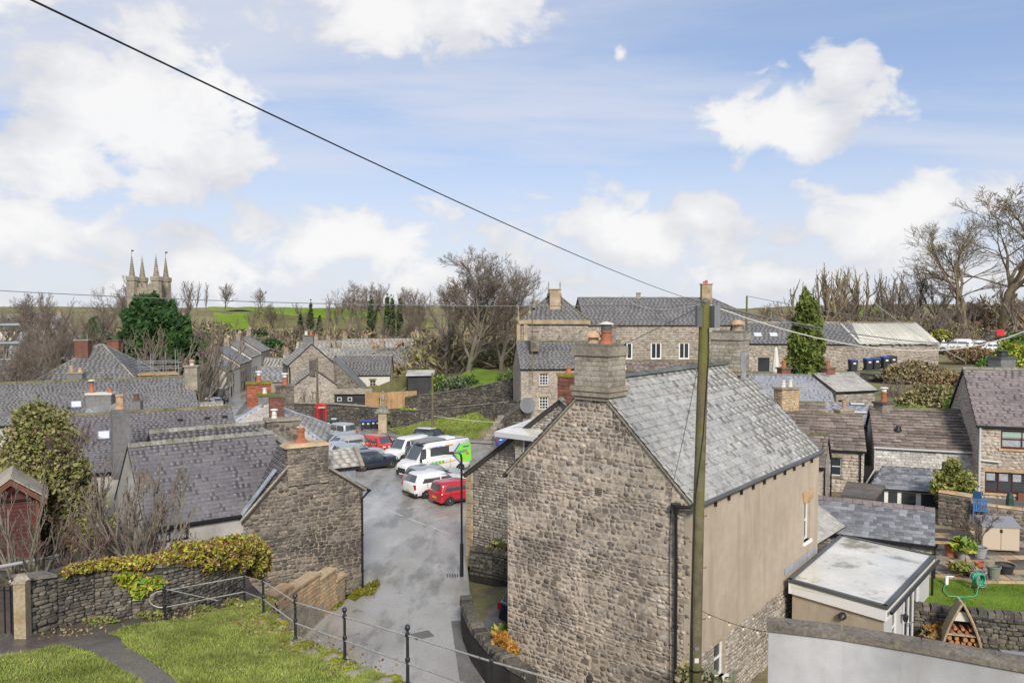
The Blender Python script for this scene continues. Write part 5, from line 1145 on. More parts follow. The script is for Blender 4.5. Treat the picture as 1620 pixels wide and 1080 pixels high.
def scaffold(label, px, Y, w, d, z0, z1, ang=0.0):
    b = at(px, 600, Y); rt = thing('scaffolding', label, 'scaffolding', (b.x, b.y, z0), 'scaffolding round the hipped house'); ca_, sa_ = math.cos(ang), math.sin(ang)
    P_ = lambda a, b_, z: (b.x + a * ca_ - b_ * sa_, b.y + a * sa_ + b_ * ca_, z)
    for a in (0, w / 3, 2 * w / 3, w):
        for b_ in (0, d):
            KK.tube([P_(a, b_, z0), P_(a, b_, z1 + .7 * math.sin(a * 3 + b_))], .04, 5)('upright', 'steel', rt)
    for z in (z1 - 1.1, z1 - .5, z1 - 3):
        for b_ in (0, d): KK.tube([P_(-.3, b_, z), P_(w + .3, b_, z)], .035, 5)('ledger', 'steel', rt)
    KK.hexa([P_(-.2, 0, z1 - 1.75), P_(w, 0, z1 - 1.75), P_(w, d, z1 - 1.75), P_(-.2, d, z1 - 1.75), P_(-.2, 0, z1 - 1.65), P_(w, 0, z1 - 1.65), P_(w, d, z1 - 1.65), P_(-.2, d, z1 - 1.65)])('platform', 'tan_wood', rt)
scaffold('scaffolding tubes at the left side of the hipped house', 24, 78, 2.2, 1.2, 0, 6.5, .1); scaffold('taller scaffolding on the right of the pale hipped roof', 222, 79, 3.6, 3.2, 0, 7.6, .5)
# ---- pyramidal pale stone-slate roof with the cluster of chimneys
E0 = on(338.5, 690, 4.3); rE = house('stone_house', 'house with pale weathered stone slate hipped roof and a cluster of brick chimneys', (-17.7, 43.5), (-10.9, 44.7), 6.6, 0, 4.95, 6.8, roofm='slate_light', wall='render_grey', faces='', skin=None, hip='LR', ch=.3, cw=(.3, .5), cl=200, ridgem='lead', rseg=1.2)
def chp(info, px, pyb, Y, z0, z1, sx, sy, mat, pots, **k):
    p = at(px, pyb, Y); return chimney(info['root'], p.x, p.y, z0, z1, sx, sy, k.pop('ang', .35), mat, pots, **k)
chp(rE, 410, 640, 49.5, 5.2, 7.83, 1.45, .75, 'brick', (('terracotta', 0.0, .42, .14, 'hat'),), moss=True, piece='block', ph=.11, pw=.26, label='broad orange brick chimney with mossy cap')
chp(rE, 419, 645, 47.5, 4.8, 7.3, .78, .7, 'slate_grey', (('canvas', .0, .35, .12),), moss=True, label='slate-hung chimney with thick moss on top')
chp(rE, 437.5, 655, 46.0, 4.6, 7.4, .76, .72, 'brick_dark', (), piece='block', ph=.10, pw=.24, capmat='ridge_moss', label='narrow weathered red brick chimney')
chp(rE, 451, 640, 51.0, 3.0, 7.5, 1.1, .8, 'dark_rubble', (('terracotta', 0, .5, .15, 'hat'),), piece='stone', moss=False, label='rubble chimney with an orange pot at the right')
p = at(401, 642, 48.4); KK.lathe((p.x, p.y - .4, 6.05), [(.06, 0), (.36, .10), (.46, .20)], 16, axis=(-.2, -1, .25))('satellite_dish', 'dish', rE['root'])
# dark broad chimney in front
p = at(447, 690, 40.0); chimney(rA2['root'], p.x, p.y, 4.4, 6.85, 1.62, .8, .45, 'dark_rubble', (('canvas', -.4, .22, .13, 'hat'),), piece='stone', capmat='dressed', label='broad soot-black rubble chimney with a small pale pot')
# ---- roofs around: ivy wall left of it
# ================================================================ GARDEN LEFT, FOREGROUND WALL, RAILINGS
WP = [(*T(80, 1001), 0, 0), (*T(140, 991), 0, 0), (*T(200, 984), 0, 0), (*T(250, 980), 0, 0), (*T(300, 972), 0, 0), (*T(345, 960), 0, 0), (*T(380, 948), 0, 0)]
wp = []
hts = [1.25, 1.28, 1.3, 1.3, 1.25, 1.15, 1.05]
for (x, y, _, _), h_ in zip(WP, hts): wp.append((x, y, float(tz(x, y)) - .1, float(tz(x, y)) + h_))
stone_wall('drystone_wall', 'dark curving drystone wall at the back of the lawn, overgrown along its top', wp, th=.45, h=.09, w=.22, limit=300, cope='stone', t=.05, cw=.30, copeh=.09)
# straight wall piece from the gate pillar with a smooth coping
a = T(26, 1012); b = T(80, 1001)
stone_wall('drystone_wall', 'short wall with flat concrete coping between the gate pillar and the curving wall', [(a[0], a[1], float(tz(*a)) - .1, float(tz(*a)) + 1.30), (b[0], b[1], float(tz(*b)) - .1, float(tz(*b)) + 1.26)], th=.5, h=.11, w=.34, limit=60, cope='flat', cw=1.5, copeh=.07, copemat='concrete', t=.05)
gp = thing('gate_pillar', 'square mossy stone gate pillar with a faceted cap at the left edge', 'pillar', (*T(23, 1013), 4.0))
q = T(24, 1014); z = float(tz(*q)); KK.box((q[0], q[1], z - .2), .25, .28, 1.50, .15)('shaft', 'quoin', gp)
m = MB(); x, y = q; m.box((x, y, z + 1.30), .30, .33, .06, .15); m.lathe((x, y, z + 1.36), [(.20, 0), (.10, .12), (.02, .13)], 4); m.build('pillar_cap', MT['dressed'], gp)
gt = thing('iron_gate', 'thin black iron gate edge hung beside the stone pillar', 'gate', (q[0] - .5, q[1], z))
for dx in (.28, .42, .56, .70):
    KK.tube([(q[0] - dx, q[1] + .02, z + .1), (q[0] - dx, q[1] + .02, z + 1.2)], .018, 5)('bar', 'black_paint', gt)
KK.tube([(q[0] - .2, q[1] + .02, z + 1.1), (q[0] - .75, q[1] + .02, z + 1.1)], .018, 5)('rail', 'black_paint', gt)
# white board lying on the garden side and the long grey pipe
bd = MB(); q = on(28, 912, 5.25); q2 = on(52, 908, 5.25); 
def board(name, label, cat, px, mat, z, th=.03):
    P_ = [on(a_, b_, z) for a_, b_ in px]; m = MB(); m.hexa(P_ + [p + UP * th for p in P_]) ; o = m.build(name, MT[mat], None); o['label'] = label; o['category'] = cat; return o
board('board', 'white board lying on the soil behind the gate pillar', 'board', [(14, 920), (33, 928), (53, 918), (33, 909)], 'canvas', 4.9)
pp = MB(); a = at(-30, 902, 22); b = at(92, 879, 24.5); pp.tube([a, b], .055, 10); o = pp.build('pipe', MT['fascia_grey'], None); o['label'] = 'long pale grey pipe lying over the garden soil'; o['category'] = 'pipe'
pk = thing('plant_pot', 'empty ring-rimmed clay pot sunk in the soil', 'plant pot', on(53, 899, 4.3))
m = MB(); c = on(53, 899, 4.3); m.lathe(c, [(.16, 0), (.24, .2), (.26, .2), (.26, .24), (.22, .24), (.2, .1), (.01, .09)], 16); m.build('pot_body', MT['dressed'], pk)
soil = clipped('garden_soil', [(-34, 18), (-11.3, 18.0), (-10.7, 19.3), (-9.7, 20.4), (-8.6, 21.4), (-7.9, 22.6), (-8.1, 25), (-9.4, 27.5), (-12, 28.6), (-17.8, 26.0), (-19, 33), (-34, 33)], lambda x, y: 4.25 - .13 * (np.asarray(y) - 18) + .08 * np.sin(np.asarray(x) * 2.3) * np.cos(np.asarray(y) * 1.9), MT['soil'], -.2, None, 1.0)
def sz(x, y): return 4.25 - .13 * (y - 18)
# red-brown timber shed
sh_ = thing('garden_shed', 'dark red timber shed with weathered boarded gable and felt roof', 'shed', (-18.2, 28.6, 2.9))
c = at(28, 800, 28.0); sx0, sx1 = at(-26, 800, 28.0).x, at(66, 800, 28.0).x
fSh = Fr((sx0, 28.0, 3.2), (.86, .5, 0)); SW = (sx1 - sx0) * .82
m = MB(); m.fbox(fSh, 0, SW, 0, 2.35, -2.4, 0); b_ = m.build('shed_walls', MT['red_shed'], sh_)
for k in range(16):
    KK.fbox(fSh, .02, SW - .1, .02 + k * .145, .15 + k * .145, 0, .022)('board', 'red_shed', sh_)
KK.fbox(fSh, SW - .12, SW, 0, 2.35, .0, .05)('corner_post', 'rust_brown', sh_)
KK.fbox(fSh, 0, SW + .05, 2.3, 2.36, .0, .10)('gable_rail', 'black_paint', sh_)
KK.prism(Fr(fSh.p(0, 2.36, .02), fSh.u), [(0, 0), (SW, 0), (SW / 2, .82)], -2.3, 0)('gable_infill', 'red_shed', sh_)
for s_ in (-1, 1):
    P_ = lambda a, b, c: fSh.p(SW / 2 + s_ * a, b, c)
    m = MB(); q = [P_(0, 3.22, .5), P_(SW / 2 + .28, 2.38, .5), P_(SW / 2 + .28, 2.38, -2.6), P_(0, 3.22, -2.6)]; q2 = [p + UP * .06 for p in q]
    m.add(q + q2, [(0, 1, 2, 3), (7, 6, 5, 4), (0, 4, 5, 1), (1, 5, 6, 2), (2, 6, 7, 3), (3, 7, 4, 0)]); m.build('roof', MT['weathered_wood'], sh_)
    for k in range(3):
        m = MB(); f0, f1 = k / 3, (k + 1) / 3 - .02; w_ = SW / 2 + .26
        m.hexa([P_(.0, 3.20 - .07 * (k + 1) * 1.0, .56), P_(w_, 2.36 - .07 * (k + 1), .56), P_(w_, 2.36 - .07 * (k + 1), .53), P_(0, 3.20 - .07 * (k + 1), .53), P_(0, 3.20 - .07 * k - .01, .56), P_(w_, 2.36 - .07 * k - .01, .56), P_(w_, 2.36 - .07 * k - .01, .53), P_(0, 3.20 - .07 * k - .01, .53)]); m.build('barge_board', MT['rust_brown'], sh_)
# stone wall behind the shed garden
stone_wall('drystone_wall', 'low dark broken drystone wall under the bare shrubs in the garden', [(-19, 26.4, 2.9, 3.9), (-15.5, 26.2, 2.9, 3.85), (-12.6, 26.9, 2.7, 3.6)], th=.4, h=.13, w=.32, limit=120)
m = MB(); q0, q1 = at(286, 816, 27.2), at(286, 852, 27.2); m.tube([q0, q1 - UP * 1.6], .035, 6); o = m.build('garden_post', MT['quoin'], None); o['label'] = 'thin mossy wooden post in front of the cottage window'; o['category'] = 'post'
# railings
POSTS = [(253, 985, .9), (381, 961, .92), (411, 980, 1.0), (462, 1020, 1.02), (541, 1053, 1.05), (642, 1098, 1.08), (778, 1150, 1.1), (935, 1215, 1.1)]
rl = thing('railing', 'black iron two-bar railing with ball finials along the edge of the grass bank', 'railing', (*T(411, 980), 4.6))
PT_ = []
for i, (px, py, h_) in enumerate(POSTS):
    x, y = T(px, py); z = float(tz(x, y)); PT_.append((x, y, z, h_)); m = MB()
    m.lathe((x, y, z - .1), [(.055, 0), (.055, .16), (.032, .18), (.03, h_ * .5), (.045, h_ * .5 + .02), (.045, h_ * .5 + .07), (.029, h_ * .5 + .09), (.027, h_ * .92), (.045, h_ * .93), (.045, h_ * .985), (.026, h_), (.022, h_ + .03), (.045, h_ + .06), (.052, h_ + .10), (.038, h_ + .135), (.01, h_ + .15)], 10)
    m.build('post', MT['rail_paint'], rl)
for i in range(len(PT_) - 1):
    a, b = PT_[i], PT_[i + 1]
    for f in (.95, .48):
        KK.tube([(a[0], a[1], a[2] + a[3] * f - .1), (b[0], b[1], b[2] + b[3] * f - .1)], .017, 6)('bar', 'rail_bar', rl)
a = PT_[0]; m = MB(); pts = []
for k in range(9):
    t = math.pi * k / 8; pts.append((a[0] - .06 - .30 * math.sin(t), a[1] - .06 * math.sin(t), a[2] + a[3] * .715 - .1 + a[3] * .235 * math.cos(t)))
m.tube(pts, .017, 6); m.build('end_loop', MT['rail_bar'], rl)
q = T(320, 985); KK.tube([(a[0], a[1], a[2] + a[3] * .9), (q[0] - .05, q[1] + .9, float(tz(*q)) + .15)], .013, 5)('brace', 'rail_bar', rl)
# retaining wall of the bank towards the lane
stone_wall('retaining_wall', 'rough stone retaining wall under the railing on the lane side', [(-6.9, 22.7, 0, 4.0), (-6.2, 20.0, 0, 4.5), (-4.7, 17.4, 0, 5.0), (-3.2, 15.7, 0, 5.3), (-1.65, 13.8, 0, 5.65), (0, 12.1, 0, 6.0), (1.7, 10.3, 0, 6.2)], th=.5, side=-1, h=.2, w=.4, limit=40, cope=None)
# stepped stair wall with sandstone caps
sw = thing('stair_wall', 'stepped buff sandstone wall with sloping caps beside the steps up from the lane', 'wall', (-7.6, 31, 0))
SP = [((-8.75, 26.6), (-8.23, 28.9), 2.28), ((-8.25, 29.0), (-7.72, 31.0), 2.02), ((-7.70, 31.05), (-7.38, 32.35), 1.75), ((-7.36, 32.4), (-7.18, 33.2), 1.22)]
for k, (a, b, h_) in enumerate(SP):
    f = Fr((a[0], a[1], 0), (b[0] - a[0], b[1] - a[1], 0)); L_ = math.hypot(b[0] - a[0], b[1] - a[1])
    m = MB(); m.fbox(f, 0, L_, 0, h_ - .09, -.38, 0); c_ = m.build('wall_section', MT['dressed'], sw)
    pieces(c_, f, rows([(0, 0), (L_, 0), (L_, h_ - .1), (0, h_ - .1)], .15, .22, .46, vj=.2, seed=60 + k), 'block', 'stone', MT['sandstone' if k < 3 else 'quoin'], .03, limit=80)
    fe = Fr(f.p(0, 0, -.38), f.n); pieces(c_, fe, rows([(0, 0), (.38, 0), (.38, h_ - .1), (0, h_ - .1)], .15, .2, .4, seed=70 + k), 'block', 'stone', MT['sandstone'], .025, limit=20)
    KK.fbox(f, -.06, L_ + .02, h_ - .09, h_, -.46, .08)('cap_stone', 'sandstone', c_)
for k in range(9):
    m = MB(); t = k / 9; m.box((-8.95 + 1.35 * t - .35, 25.0 + 7.5 * t, 0), 1.1, 1.0, 2.6 - 2.4 * t, -.22); m.build('step', MT['dressed'], sw)
m = MB(); m.add([(-7.2, 33.5, .07), (-6.7, 33.0, .07), (-6.4, 34.2, .07), (-6.5, 35.5, .07)], [(0, 1, 2, 3)]); o = m.build('verge_grass', MT['moss'], None, kind='structure')
# ================================================================ RIGHT HAND SIDE
ud = Vector((.94, -.33)).normalized()
def AB(ax, ay, L, d=ud): return (ax, ay), (ax + d.x * L, ay + d.y * L)
d2 = Vector((.88, -.47)).normalized()
a_, b_ = AB(12.1, 34.66, 5.9, d2)
rN = house('outbuilding', 'low outbuilding with blue-grey slate roof between the flat roof and the patio', a_, b_, 2.8, 1.2, 2.88, 3.98, cat='outbuilding', wall='coursed', roofm='slate_blue', faces='FR', sh=.13, sw=.3, slim=60, ch=.17, cw=(.22, .34), cl=300, ridgem='slate_mauve', rseg=.4, stt=.02, ov=.08, eo=.12)
q = rN['R'].p(.35, .2, .12); downpipe(rN['root'], [rN['R'].p(-.2, 1.75, .18), rN['R'].p(-.1, 1.5, .08), rN['R'].p(-.1, 0.0, .08)], r=.045)
KK.fbox(rN['R'], .8, 1.55, .0, 1.5, .0, .05)('door', 'rust_brown', rN['root'])
# K2 small gable, K0, K, L
a_, b_ = AB(12.4, 42.6, 4.3, d2)
rK2 = house('stone_cottage', 'narrow stone gable with black pipes, half hidden behind the tall rendered house', a_, b_, 3.2, 1.4, 4.35, 5.75, wall='coursed', roofm='flagstone', faces='R', sh=.16, sw=.3, ch=.26, cw=(.35, .6), slim=60, cl=60, stt=.05, ridgem='ridge_moss')
downpipe(rK2['root'], [rK2['R'].p(.05, 2.9, .1), rK2['R'].p(.05, 1.0, .1), rK2['R'].p(1.6, 0, .1)]); downpipe(rK2['root'], [rK2['R'].p(3.1, 2.9, .1), rK2['R'].p(3.1, 0, .1)])
a_, b_ = AB(14.2, 49.5, 5.4, Vector((.96, -.28)))
rK0 = house('stone_cottage', 'stone flag roof with a buff sandstone chimney and two pale pots', a_, b_, 5.4, 2, 4.9, 6.45, wall='coursed', roofm='flagstone', faces='', skin=None, ch=.3, cw=(.4, .7), cl=150, stt=.06, ridgem='ridge_moss')
chp(rK0, 1244, 640, 50, 5.2, 7.45, 1.35, .8, 'sandstone', (('canvas', -.25, .45, .13), ('canvas', .28, .45, .13)), capmat='dressed', piece='stone', label='buff sandstone chimney with two pale pots')
a_, b_ = AB(13.8, 47.3, 6.9)
rK = house('stone_cottage', 'cottage with mossy brown stone flag roof and small white sash window', a_, b_, 5.6, 1.8, 4.4, 6.05, wall='pink_stone', roofm='flagstone', faces='FR', sh=.2, sw=.4, slim=80, ch=.30, cw=(.4, .8), cl=200, stt=.10, ridgem='ridge_moss', rseg=.7, ov=.15,
           wins={'F': [(5.1, 5.75, 1.0, 2.1, dict(bars=(1, 2), lintel='dressed'))]})
downpipe(rK['root'], [rK['F'].p(6.75, 2.5, .12), rK['F'].p(6.75, 0.2, .1)]); downpipe(rK['root'], [rK['R'].p(1.1, 2.4, .1), rK['R'].p(1.1, .9, .1)], mat='fascia_grey')
chp(rK, 1335, 662, 48.5, 5.2, 6.25, 1.1, .6, 'pink_stone', (('buff_clay', 0, .5, .13),), flare=.05, label='squat pinkish chimney with one buff pot')
a_, b_ = AB(21.2, 45.4, 5.3)
rL = house('stone_cottage', 'cottage with wide mauve stone flag roof above a whitewashed wall', a_, b_, 6.1, 1.8, 4.6, 6.45, wall='whitewash', roofm='flagstone', faces='F', sh=.16, sw=.34, slim=300, ch=.27, cw=(.4, .75), cl=300, stt=.095, ridgem='ridge_moss', rseg=.8, gut='fascia_grey')
chp(rL, 1398, 652, 48.0, 5.0, 6.75, .95, .7, 'dark_rubble', (('terracotta', 0, .62, .17, 'hat'),), label='small brick chimney with an ornate orange pot')
downpipe(rL['root'], [rL['F'].p(-.05, 2.6, .1), rL['F'].p(-.05, 1.4, .1), rL['F'].p(-.6, .6, .8)], mat='fascia_grey')
u, v = at_roof(rL, 1415, 683); m = MB(); m.lathe(rL['fF'].p(u + .2, v, .1), [(.2, 0), (.16, .15), (.12, .3)], 10); o = m.build('roof_cowl', MT['black_paint'], rL['rF'])
# garden room lean-to of L
gr = thing('garden_room', 'lean-to garden room with dark slate roof and white glazed doors under the whitewashed wall', 'garden room', (20, 42, 1.9))
fl = Fr((19.5, 42.6, 2.78), (ud.x, ud.y, 0)); bk_ = UP.cross(fl.u); vv = (bk_ * 2.6 + UP * .78).normalized()
slope(gr, Fr(fl.o, fl.u, vv), [(0, 0), (4.0, 0), (4.3, 2.75), (1.0, 2.75)], 'slate_blue', .22, .25, .4, seed=91, limit=120, t=.018)
fg = Fr((19.6, 42.75, 1.6), (ud.x, ud.y, 0)); m = MB(); m.fbox(fg, 0, 3.8, 0, 1.15, -.12, 0); g_ = m.build('door_wall', MT['white_paint'], gr)
for k, (x0, x1) in enumerate(((.35, .8), (1.0, 1.45), (1.65, 2.35), (2.6, 3.5))): KK.fbox(fg, x0, x1, .1, 1.0, 0, .02)('pane', 'glass', g_)
m = MB(); m.hexa([on(1330, 786, 3.0), on(1384, 793, 3.0), on(1401, 771, 3.0), on(1340, 764, 3.0)] + [p + UP * .12 for p in (on(1330, 786, 3.0), on(1384, 793, 3.0), on(1401, 771, 3.0), on(1340, 764, 3.0))]); o = m.build('porch_roof', MT['path'], None); o['label'] = 'flat brown mossy porch roof with pale edge beside the white sash window'; o['category'] = 'porch roof'
m = MB(); c = on(1362, 776, 1.5); m.box((c.x, c.y + .3, 1.5), 1.6, .5, 1.45, -.3); w_ = m.build('porch_wall', MT['render_grey'], None); w_['label'] = 'short grey wall under the flat porch roof'; w_['category'] = 'wall'
# M
a_, b_ = AB(25.5, 42.6, 13, Vector((.95, -.31)))
rM = house('stone_house', 'house at the right edge with mauve slate roof and brown framed windows', a_, b_, 7.1, 1.6, 6.25, 9.05, wall='pink_stone', roofm='slate_mauve', faces='FL', sh=.17, sw=.34, slim=200, ch=.22, cw=(.3, .5), cl=300, ridgem='ridge_stone', rseg=.8, stt=.022, skin='stone',
           wins={'F': [(1.07, 3.1, 3.4, 4.4, dict(frame='brown_paint', bars=(2, 2), glass='curtain', sill='sandstone', lintel=None, ft=.09)), (.36, 3.0, .95, 2.1, dict(frame='brown_paint', bars=(4, 1), sill='sandstone', lintel='sandstone', ft=.09))]})
KK.tube([rM['F'].p(.05, 4.5, .12), rM['F'].p(.05, 0, .12)], .06, 8)('drainpipe', 'fascia_grey', rM['root'])
KK.tube([rM['F'].p(.05, 2.72, .14), rM['F'].p(1.0, 2.66, .14)], .05, 8)('pipe', 'fascia_grey', rM['root'])
for x0 in (.62, 1.24, 1.86, 2.46): KK.fbox(rM['F'], x0 - .18, x0 + .34 - .1, 1.6, 2.0, -.12, -.105)('blind', 'curtain', rM['root'])
KK.fbox(rM['F'], 1.14, 3.0, 4.0, 4.32, -.115, -.10)('blind', 'blind', rM['root'])
KK.fbox(rM['F'], 1.9, 2.55, .0, 1.05, .05, .22)('cupboard', 'rust_brown', rM['root'])
chp(rM, 1585, 583, 46.5, 8.4, 9.6, 1.2, .8, 'slate_grey', (('bin_black', 0, .35, .28),), capmat='grey_trim', flare=.05, label='dark metal clad chimney behind the ridge')
# Q group behind
rQ = house('stone_cottage', 'house with blue-grey slate roof and smooth pale grey gable wall', (14.6, 56.4), (22.4, 54.4), 6.2, 3, 5.75, 7.65, wall='cream_paint', roofm='slate_wing', faces='', skin=None, ch=.26, cw=(.3, .5), cl=200, ridgem='slate_grey', rseg=.4)
chp(rQ, 1310, 598, 58, 7.0, 8.15, .75, .6, 'brick_dark', (('terracotta', 0, .5, .14),), capmat='ridge_moss', label='small brick stack with a red pot at the right end of the ridge')
chp(rQ, 1240, 592, 59, 7.0, 8.05, .8, .6, 'brick_dark', (('terracotta', 0, .5, .16),), capmat='ridge_moss', label='mossy brick stack with a wide red pot')
rQ2 = house('stone_outbuilding', 'small outbuilding with pale stone slate roof against the dark bank', (23.0, 55.4), (26.3, 56.6), 4.4, 4.2, 6.75, 7.75, cat='outbuilding', wall='far_stone', roofm='slate_light', faces='F', slim=40, ch=.28, cw=(.35, .6), cl=80, wins={'F': [(.2, .75, .9, 1.9, dict(frame='brown_paint'))]})
rQ3 = house('slated_extension', 'low grey slated extension with two narrow rooflights', (18.6, 51.4), (24.0, 50.2), 3.6, 2.5, 5.0, 6.0, cat='extension', ro=3.6, zeb=6.0, wall='render_grey', roofm='slate_wing', faces='', skin=None, ch=.3, cw=(.4, .6), rside='F')
for px, py in ((1345, 642), (1348, 655)):
    u, v = at_roof(rQ3, px, py); rooflight(rQ3['fF'], u, v, 1.0, .38, rQ3['rF'], frame='grey_trim')
# barn
rP1 = house('barn', 'long stone barn with grey slate roof and two rooflights behind the tall evergreen', (26.5, 92.2), (40.0, 90), 9, 4.0, 8.6, 10.95, cat='barn', wall='far_stone', roofm='slate_grey', faces='F', ch=.4, cw=(.4, .6), sh=.3, sw=.6, skin='stone', wins={'F': [(2.4, 3.7, 1.1, 2.9, dict(frame='dark_wood', bars=(2, 1)))]})
for px in (1193, 1218):
    u, v = at_roof(rP1, px, 533); rooflight(rP1['fF'], u, v, .95, .95, rP1['rF'])
rP2 = house('barn', 'barn with pale ribbed metal roof at the right of the slate barn', (40.0, 90.0), (49.6, 91.0), 9, 4.0, 8.62, 10.9, cat='barn', wall='far_stone', roofm='tin', faces='FR', ch=6, cw=(.30, .34), sh=.3, sw=.6, skin='stone', stt=.02, rpiece='roof_sheet', wins={'F': [(1.9, 2.4, 2.3, 3.1, dict(frame='dark_wood'))]})
def bin_(label, x, y, z, ang, lid, w=.58, h=1.07, group=None, cat='wheelie bin'):
    rt = thing('wheelie_bin', label, cat, (x, y, z), group); ORG[rt.name] = Vector((0, 0, 0)); rt.rotation_euler = (0, 0, ang)
    KK.hexa([(-w * .4, -.28, .05), (w * .4, -.28, .05), (w * .4, .26, .05), (-w * .4, .26, .05), (-w / 2, -.36, h * .9), (w / 2, -.36, h * .9), (w / 2, .34, h * .9), (-w / 2, .34, h * .9)])('bin_body', 'bin_black', rt)
    m = MB(); m.hexa([(-w / 2 - .02, -.40, h * .9), (w / 2 + .02, -.40, h * .9), (w / 2 + .02, .38, h * .9), (-w / 2 - .02, .38, h * .9), (-w / 2, -.36, h * .95), (w / 2, -.36, h * .95), (w / 2, .36, h), (-w / 2, .36, h)]); m.build('lid', MT[lid], rt)
    KK.box((0, -.345, h * .62), w * .38, .02, h * .13)('sticker', 'plate_white', rt)
    for s_ in (-1, 1): KK.lathe((s_ * w * .45 - .03, .3, .12), [(.12, 0), (.12, .06)], 10, axis=(1, 0, 0))('wheel', 'tyre', rt)
    return rt
for k, (px, py, lb) in enumerate(((1349, 588, 'leftmost blue-lidded bin standing alone by the barn wall'), (1373, 586, 'second blue-lidded bin in the row by the barn'), (1385, 585, 'middle blue-lidded bin in the row by the barn'), (1400, 583, 'fourth blue-lidded bin in the row by the barn'), (1411, 582, 'rightmost dark bin at the end of the row by the barn'))):
    q = at(px, py, 84 + (px - 1349) * .02); bin_(lb, q.x, q.y, q.z, .15, 'bin_blue' if k < 4 else 'bin_black', w=.8, h=1.35, group='bins in a row by the barn')
stone_wall('retaining_wall', 'dark stone retaining wall under the row of bins', [(xa(1362, 76), 76, 3.2, 6.3), (xa(1440, 74), 74, 3.6, 6.15), (xa(1545, 73), 73, 4.2, 6.4)], th=.5, h=.3, w=.6, limit=60, cope='flat', copemat='drystone', cw=1.0, copeh=.12)
strip('track', [Vector((xa(1340, 80), 82, 0)), Vector((xa(1430, 80), 82, 0))], -2, 5.4, 5.95, MT['pavement'])
# far right: walls and car yard
stone_wall('boundary_wall', 'long dark boundary wall behind the parked white cars', [(xa(1480, 112), 112, 6, 9.6), (xa(1640, 108), 108, 7, 9.4)], th=.5, h=.35, w=.7, limit=0, cope='flat', cw=1.5)
strip('yard', [Vector((xa(1490, 100), 96, 0)), Vector((xa(1640, 100), 96, 0))], -9, 5.5, 6.95, MT['pavement'])
sg = thing('sign', 'small red round sign on a thin post near the parked white cars', 'sign', on(1582, 560, 7))
q = at(1583, 526, 98); KK.tube([(q.x, q.y + .05, 6.5), (q.x, q.y + .05, q.z + .3)], .04, 6)('post', 'grey_trim', sg)
KK.box((q.x, q.y, q.z - .4), .9, .04, .8)('sign_panel', 'sign_red', sg)
# ---- chapel / hall
rG = house('hall', 'long stone hall with grey slate roof and white windows across the skyline', (9.3, 99.5), (33.4, 101), 12, 3, 10.6, 14.1, cat='hall', wall='far_stone', roofm='slate_grey', faces='F', hip='R', ch=.4, cw=(.45, .7), sh=.28, sw=.5, slim=0, ridgem='ridge_moss', rseg=1.2, gut='dark_wood',
           wins={'F': [(u_, u_ + 1.4, 3.2, 5.35, dict(bars=(2, 1), ft=.16, sill=None if u_ > 5 else 'white_paint', lintel='quoin')) for u_ in (4.7, 8.45, 12.1)]})
chp(rG, 1117, 476, 106, 13.3, 15.9, 1.35, 1.1, 'quoin', (('terracotta', .0, .45, .2), ('terracotta', -.3, .3, .15)), flare=.1, ang=0, label='tall stone chimney on the hall ridge')
chp(rG, 1010, 476, 106, 13.4, 14.7, .5, .5, 'dressed', (), flare=.05, ang=0, label='small stub on the hall ridge')
rG2 = house('hall_wing', 'hipped corner pavilion of the hall with finials and yellowish stone pilasters', (1.1, 96.6), (9.3, 96.2), 7.9, 2, 11.3, 14.7, cat='hall', wall='far_stone', roofm='slate_grey', faces='FL', hip='LR', ch=.4, cw=(.45, .7), sh=.28, sw=.5, ridgem='ridge_moss', rseg=1.0, gut=None)
f_ = rG2['F']
KK.fbox(f_, -.3, 8.5, 8.75, 9.25, 0, .35)('cornice', 'quoin', rG2['root'])
for x0 in (-.5, .35): KK.fbox(f_, x0, x0 + .45, 0, 8.75, -.2, .25)('pilaster', 'quoin', rG2['root'])
chp(rG2, 878, 499, 98.2, 11.6, 15.0, 1.35, .9, 'quoin', (), flare=.12, ang=0, label='broad stone chimney on the pavilion hip')
for px, z_ in ((868, 14.6), (845, 13.2), (838, 12.4), (886, 14.6), (820, 11.6)):
    q = at(px, 470, 99.5 if px > 860 else 97.5); KK.lathe((q.x, q.y, z_ - .4), [(.28, 0), (.2, .3), (.08, .5), (.14, .9), (.05, 1.2), (.09, 1.5), (.01, 2.0)], 7)('finial', 'dressed', rG2['root'])
# ---- house H
rH = house('stone_house', 'square pinkish stone house with white sash windows below the hall', (.9, 78), (11.6, 79), 8, .6, 6.65, 9.2, wall='pink_stone', roofm='slate_grey', faces='FL', slim=120, ch=.3, cw=(.35, .55), sh=.2, sw=.4, ridgem='ridge_moss', gut='black_paint',
           wins={'F': [(1.85, 2.75, 4.35, 5.55, dict(bars=(3, 4), ft=.07, sill='quoin', lintel='quoin')), (1.85, 2.75, 1.95, 3.2, dict(bars=(3, 4), ft=.07, sill='quoin', lintel='quoin'))]})
chp(rH, 846, 545, 80, 8.3, 10.3, .85, .8, 'dark_rubble', (), flare=.1, ang=0, label='dark stone stack at the left of the roof')
chp(rH, 968, 545, 80.5, 8.2, 10.7, .75, .8, 'dark_rubble', (('dressed', 0, .4, .14),), flare=.1, ang=0, label='stone stack at the right of the roof')
m = MB(); q = at(842, 560, 77); m.tube([(q.x, 77, 5), (q.x, 77, 12.0)], .05, 6); m.build('aerial_mast', MT['pole_wood'], rH['root'])
m = MB(); q = at(835, 641, 77.2); m.tube([q + UP * -.5, q], .04, 5); m.lathe(q, [(.05, 0), (.68, .14), (.78, .24)], 18, axis=(-.1, -1, .2)); m.build('satellite_dish', MT['dish'], rH['root'])
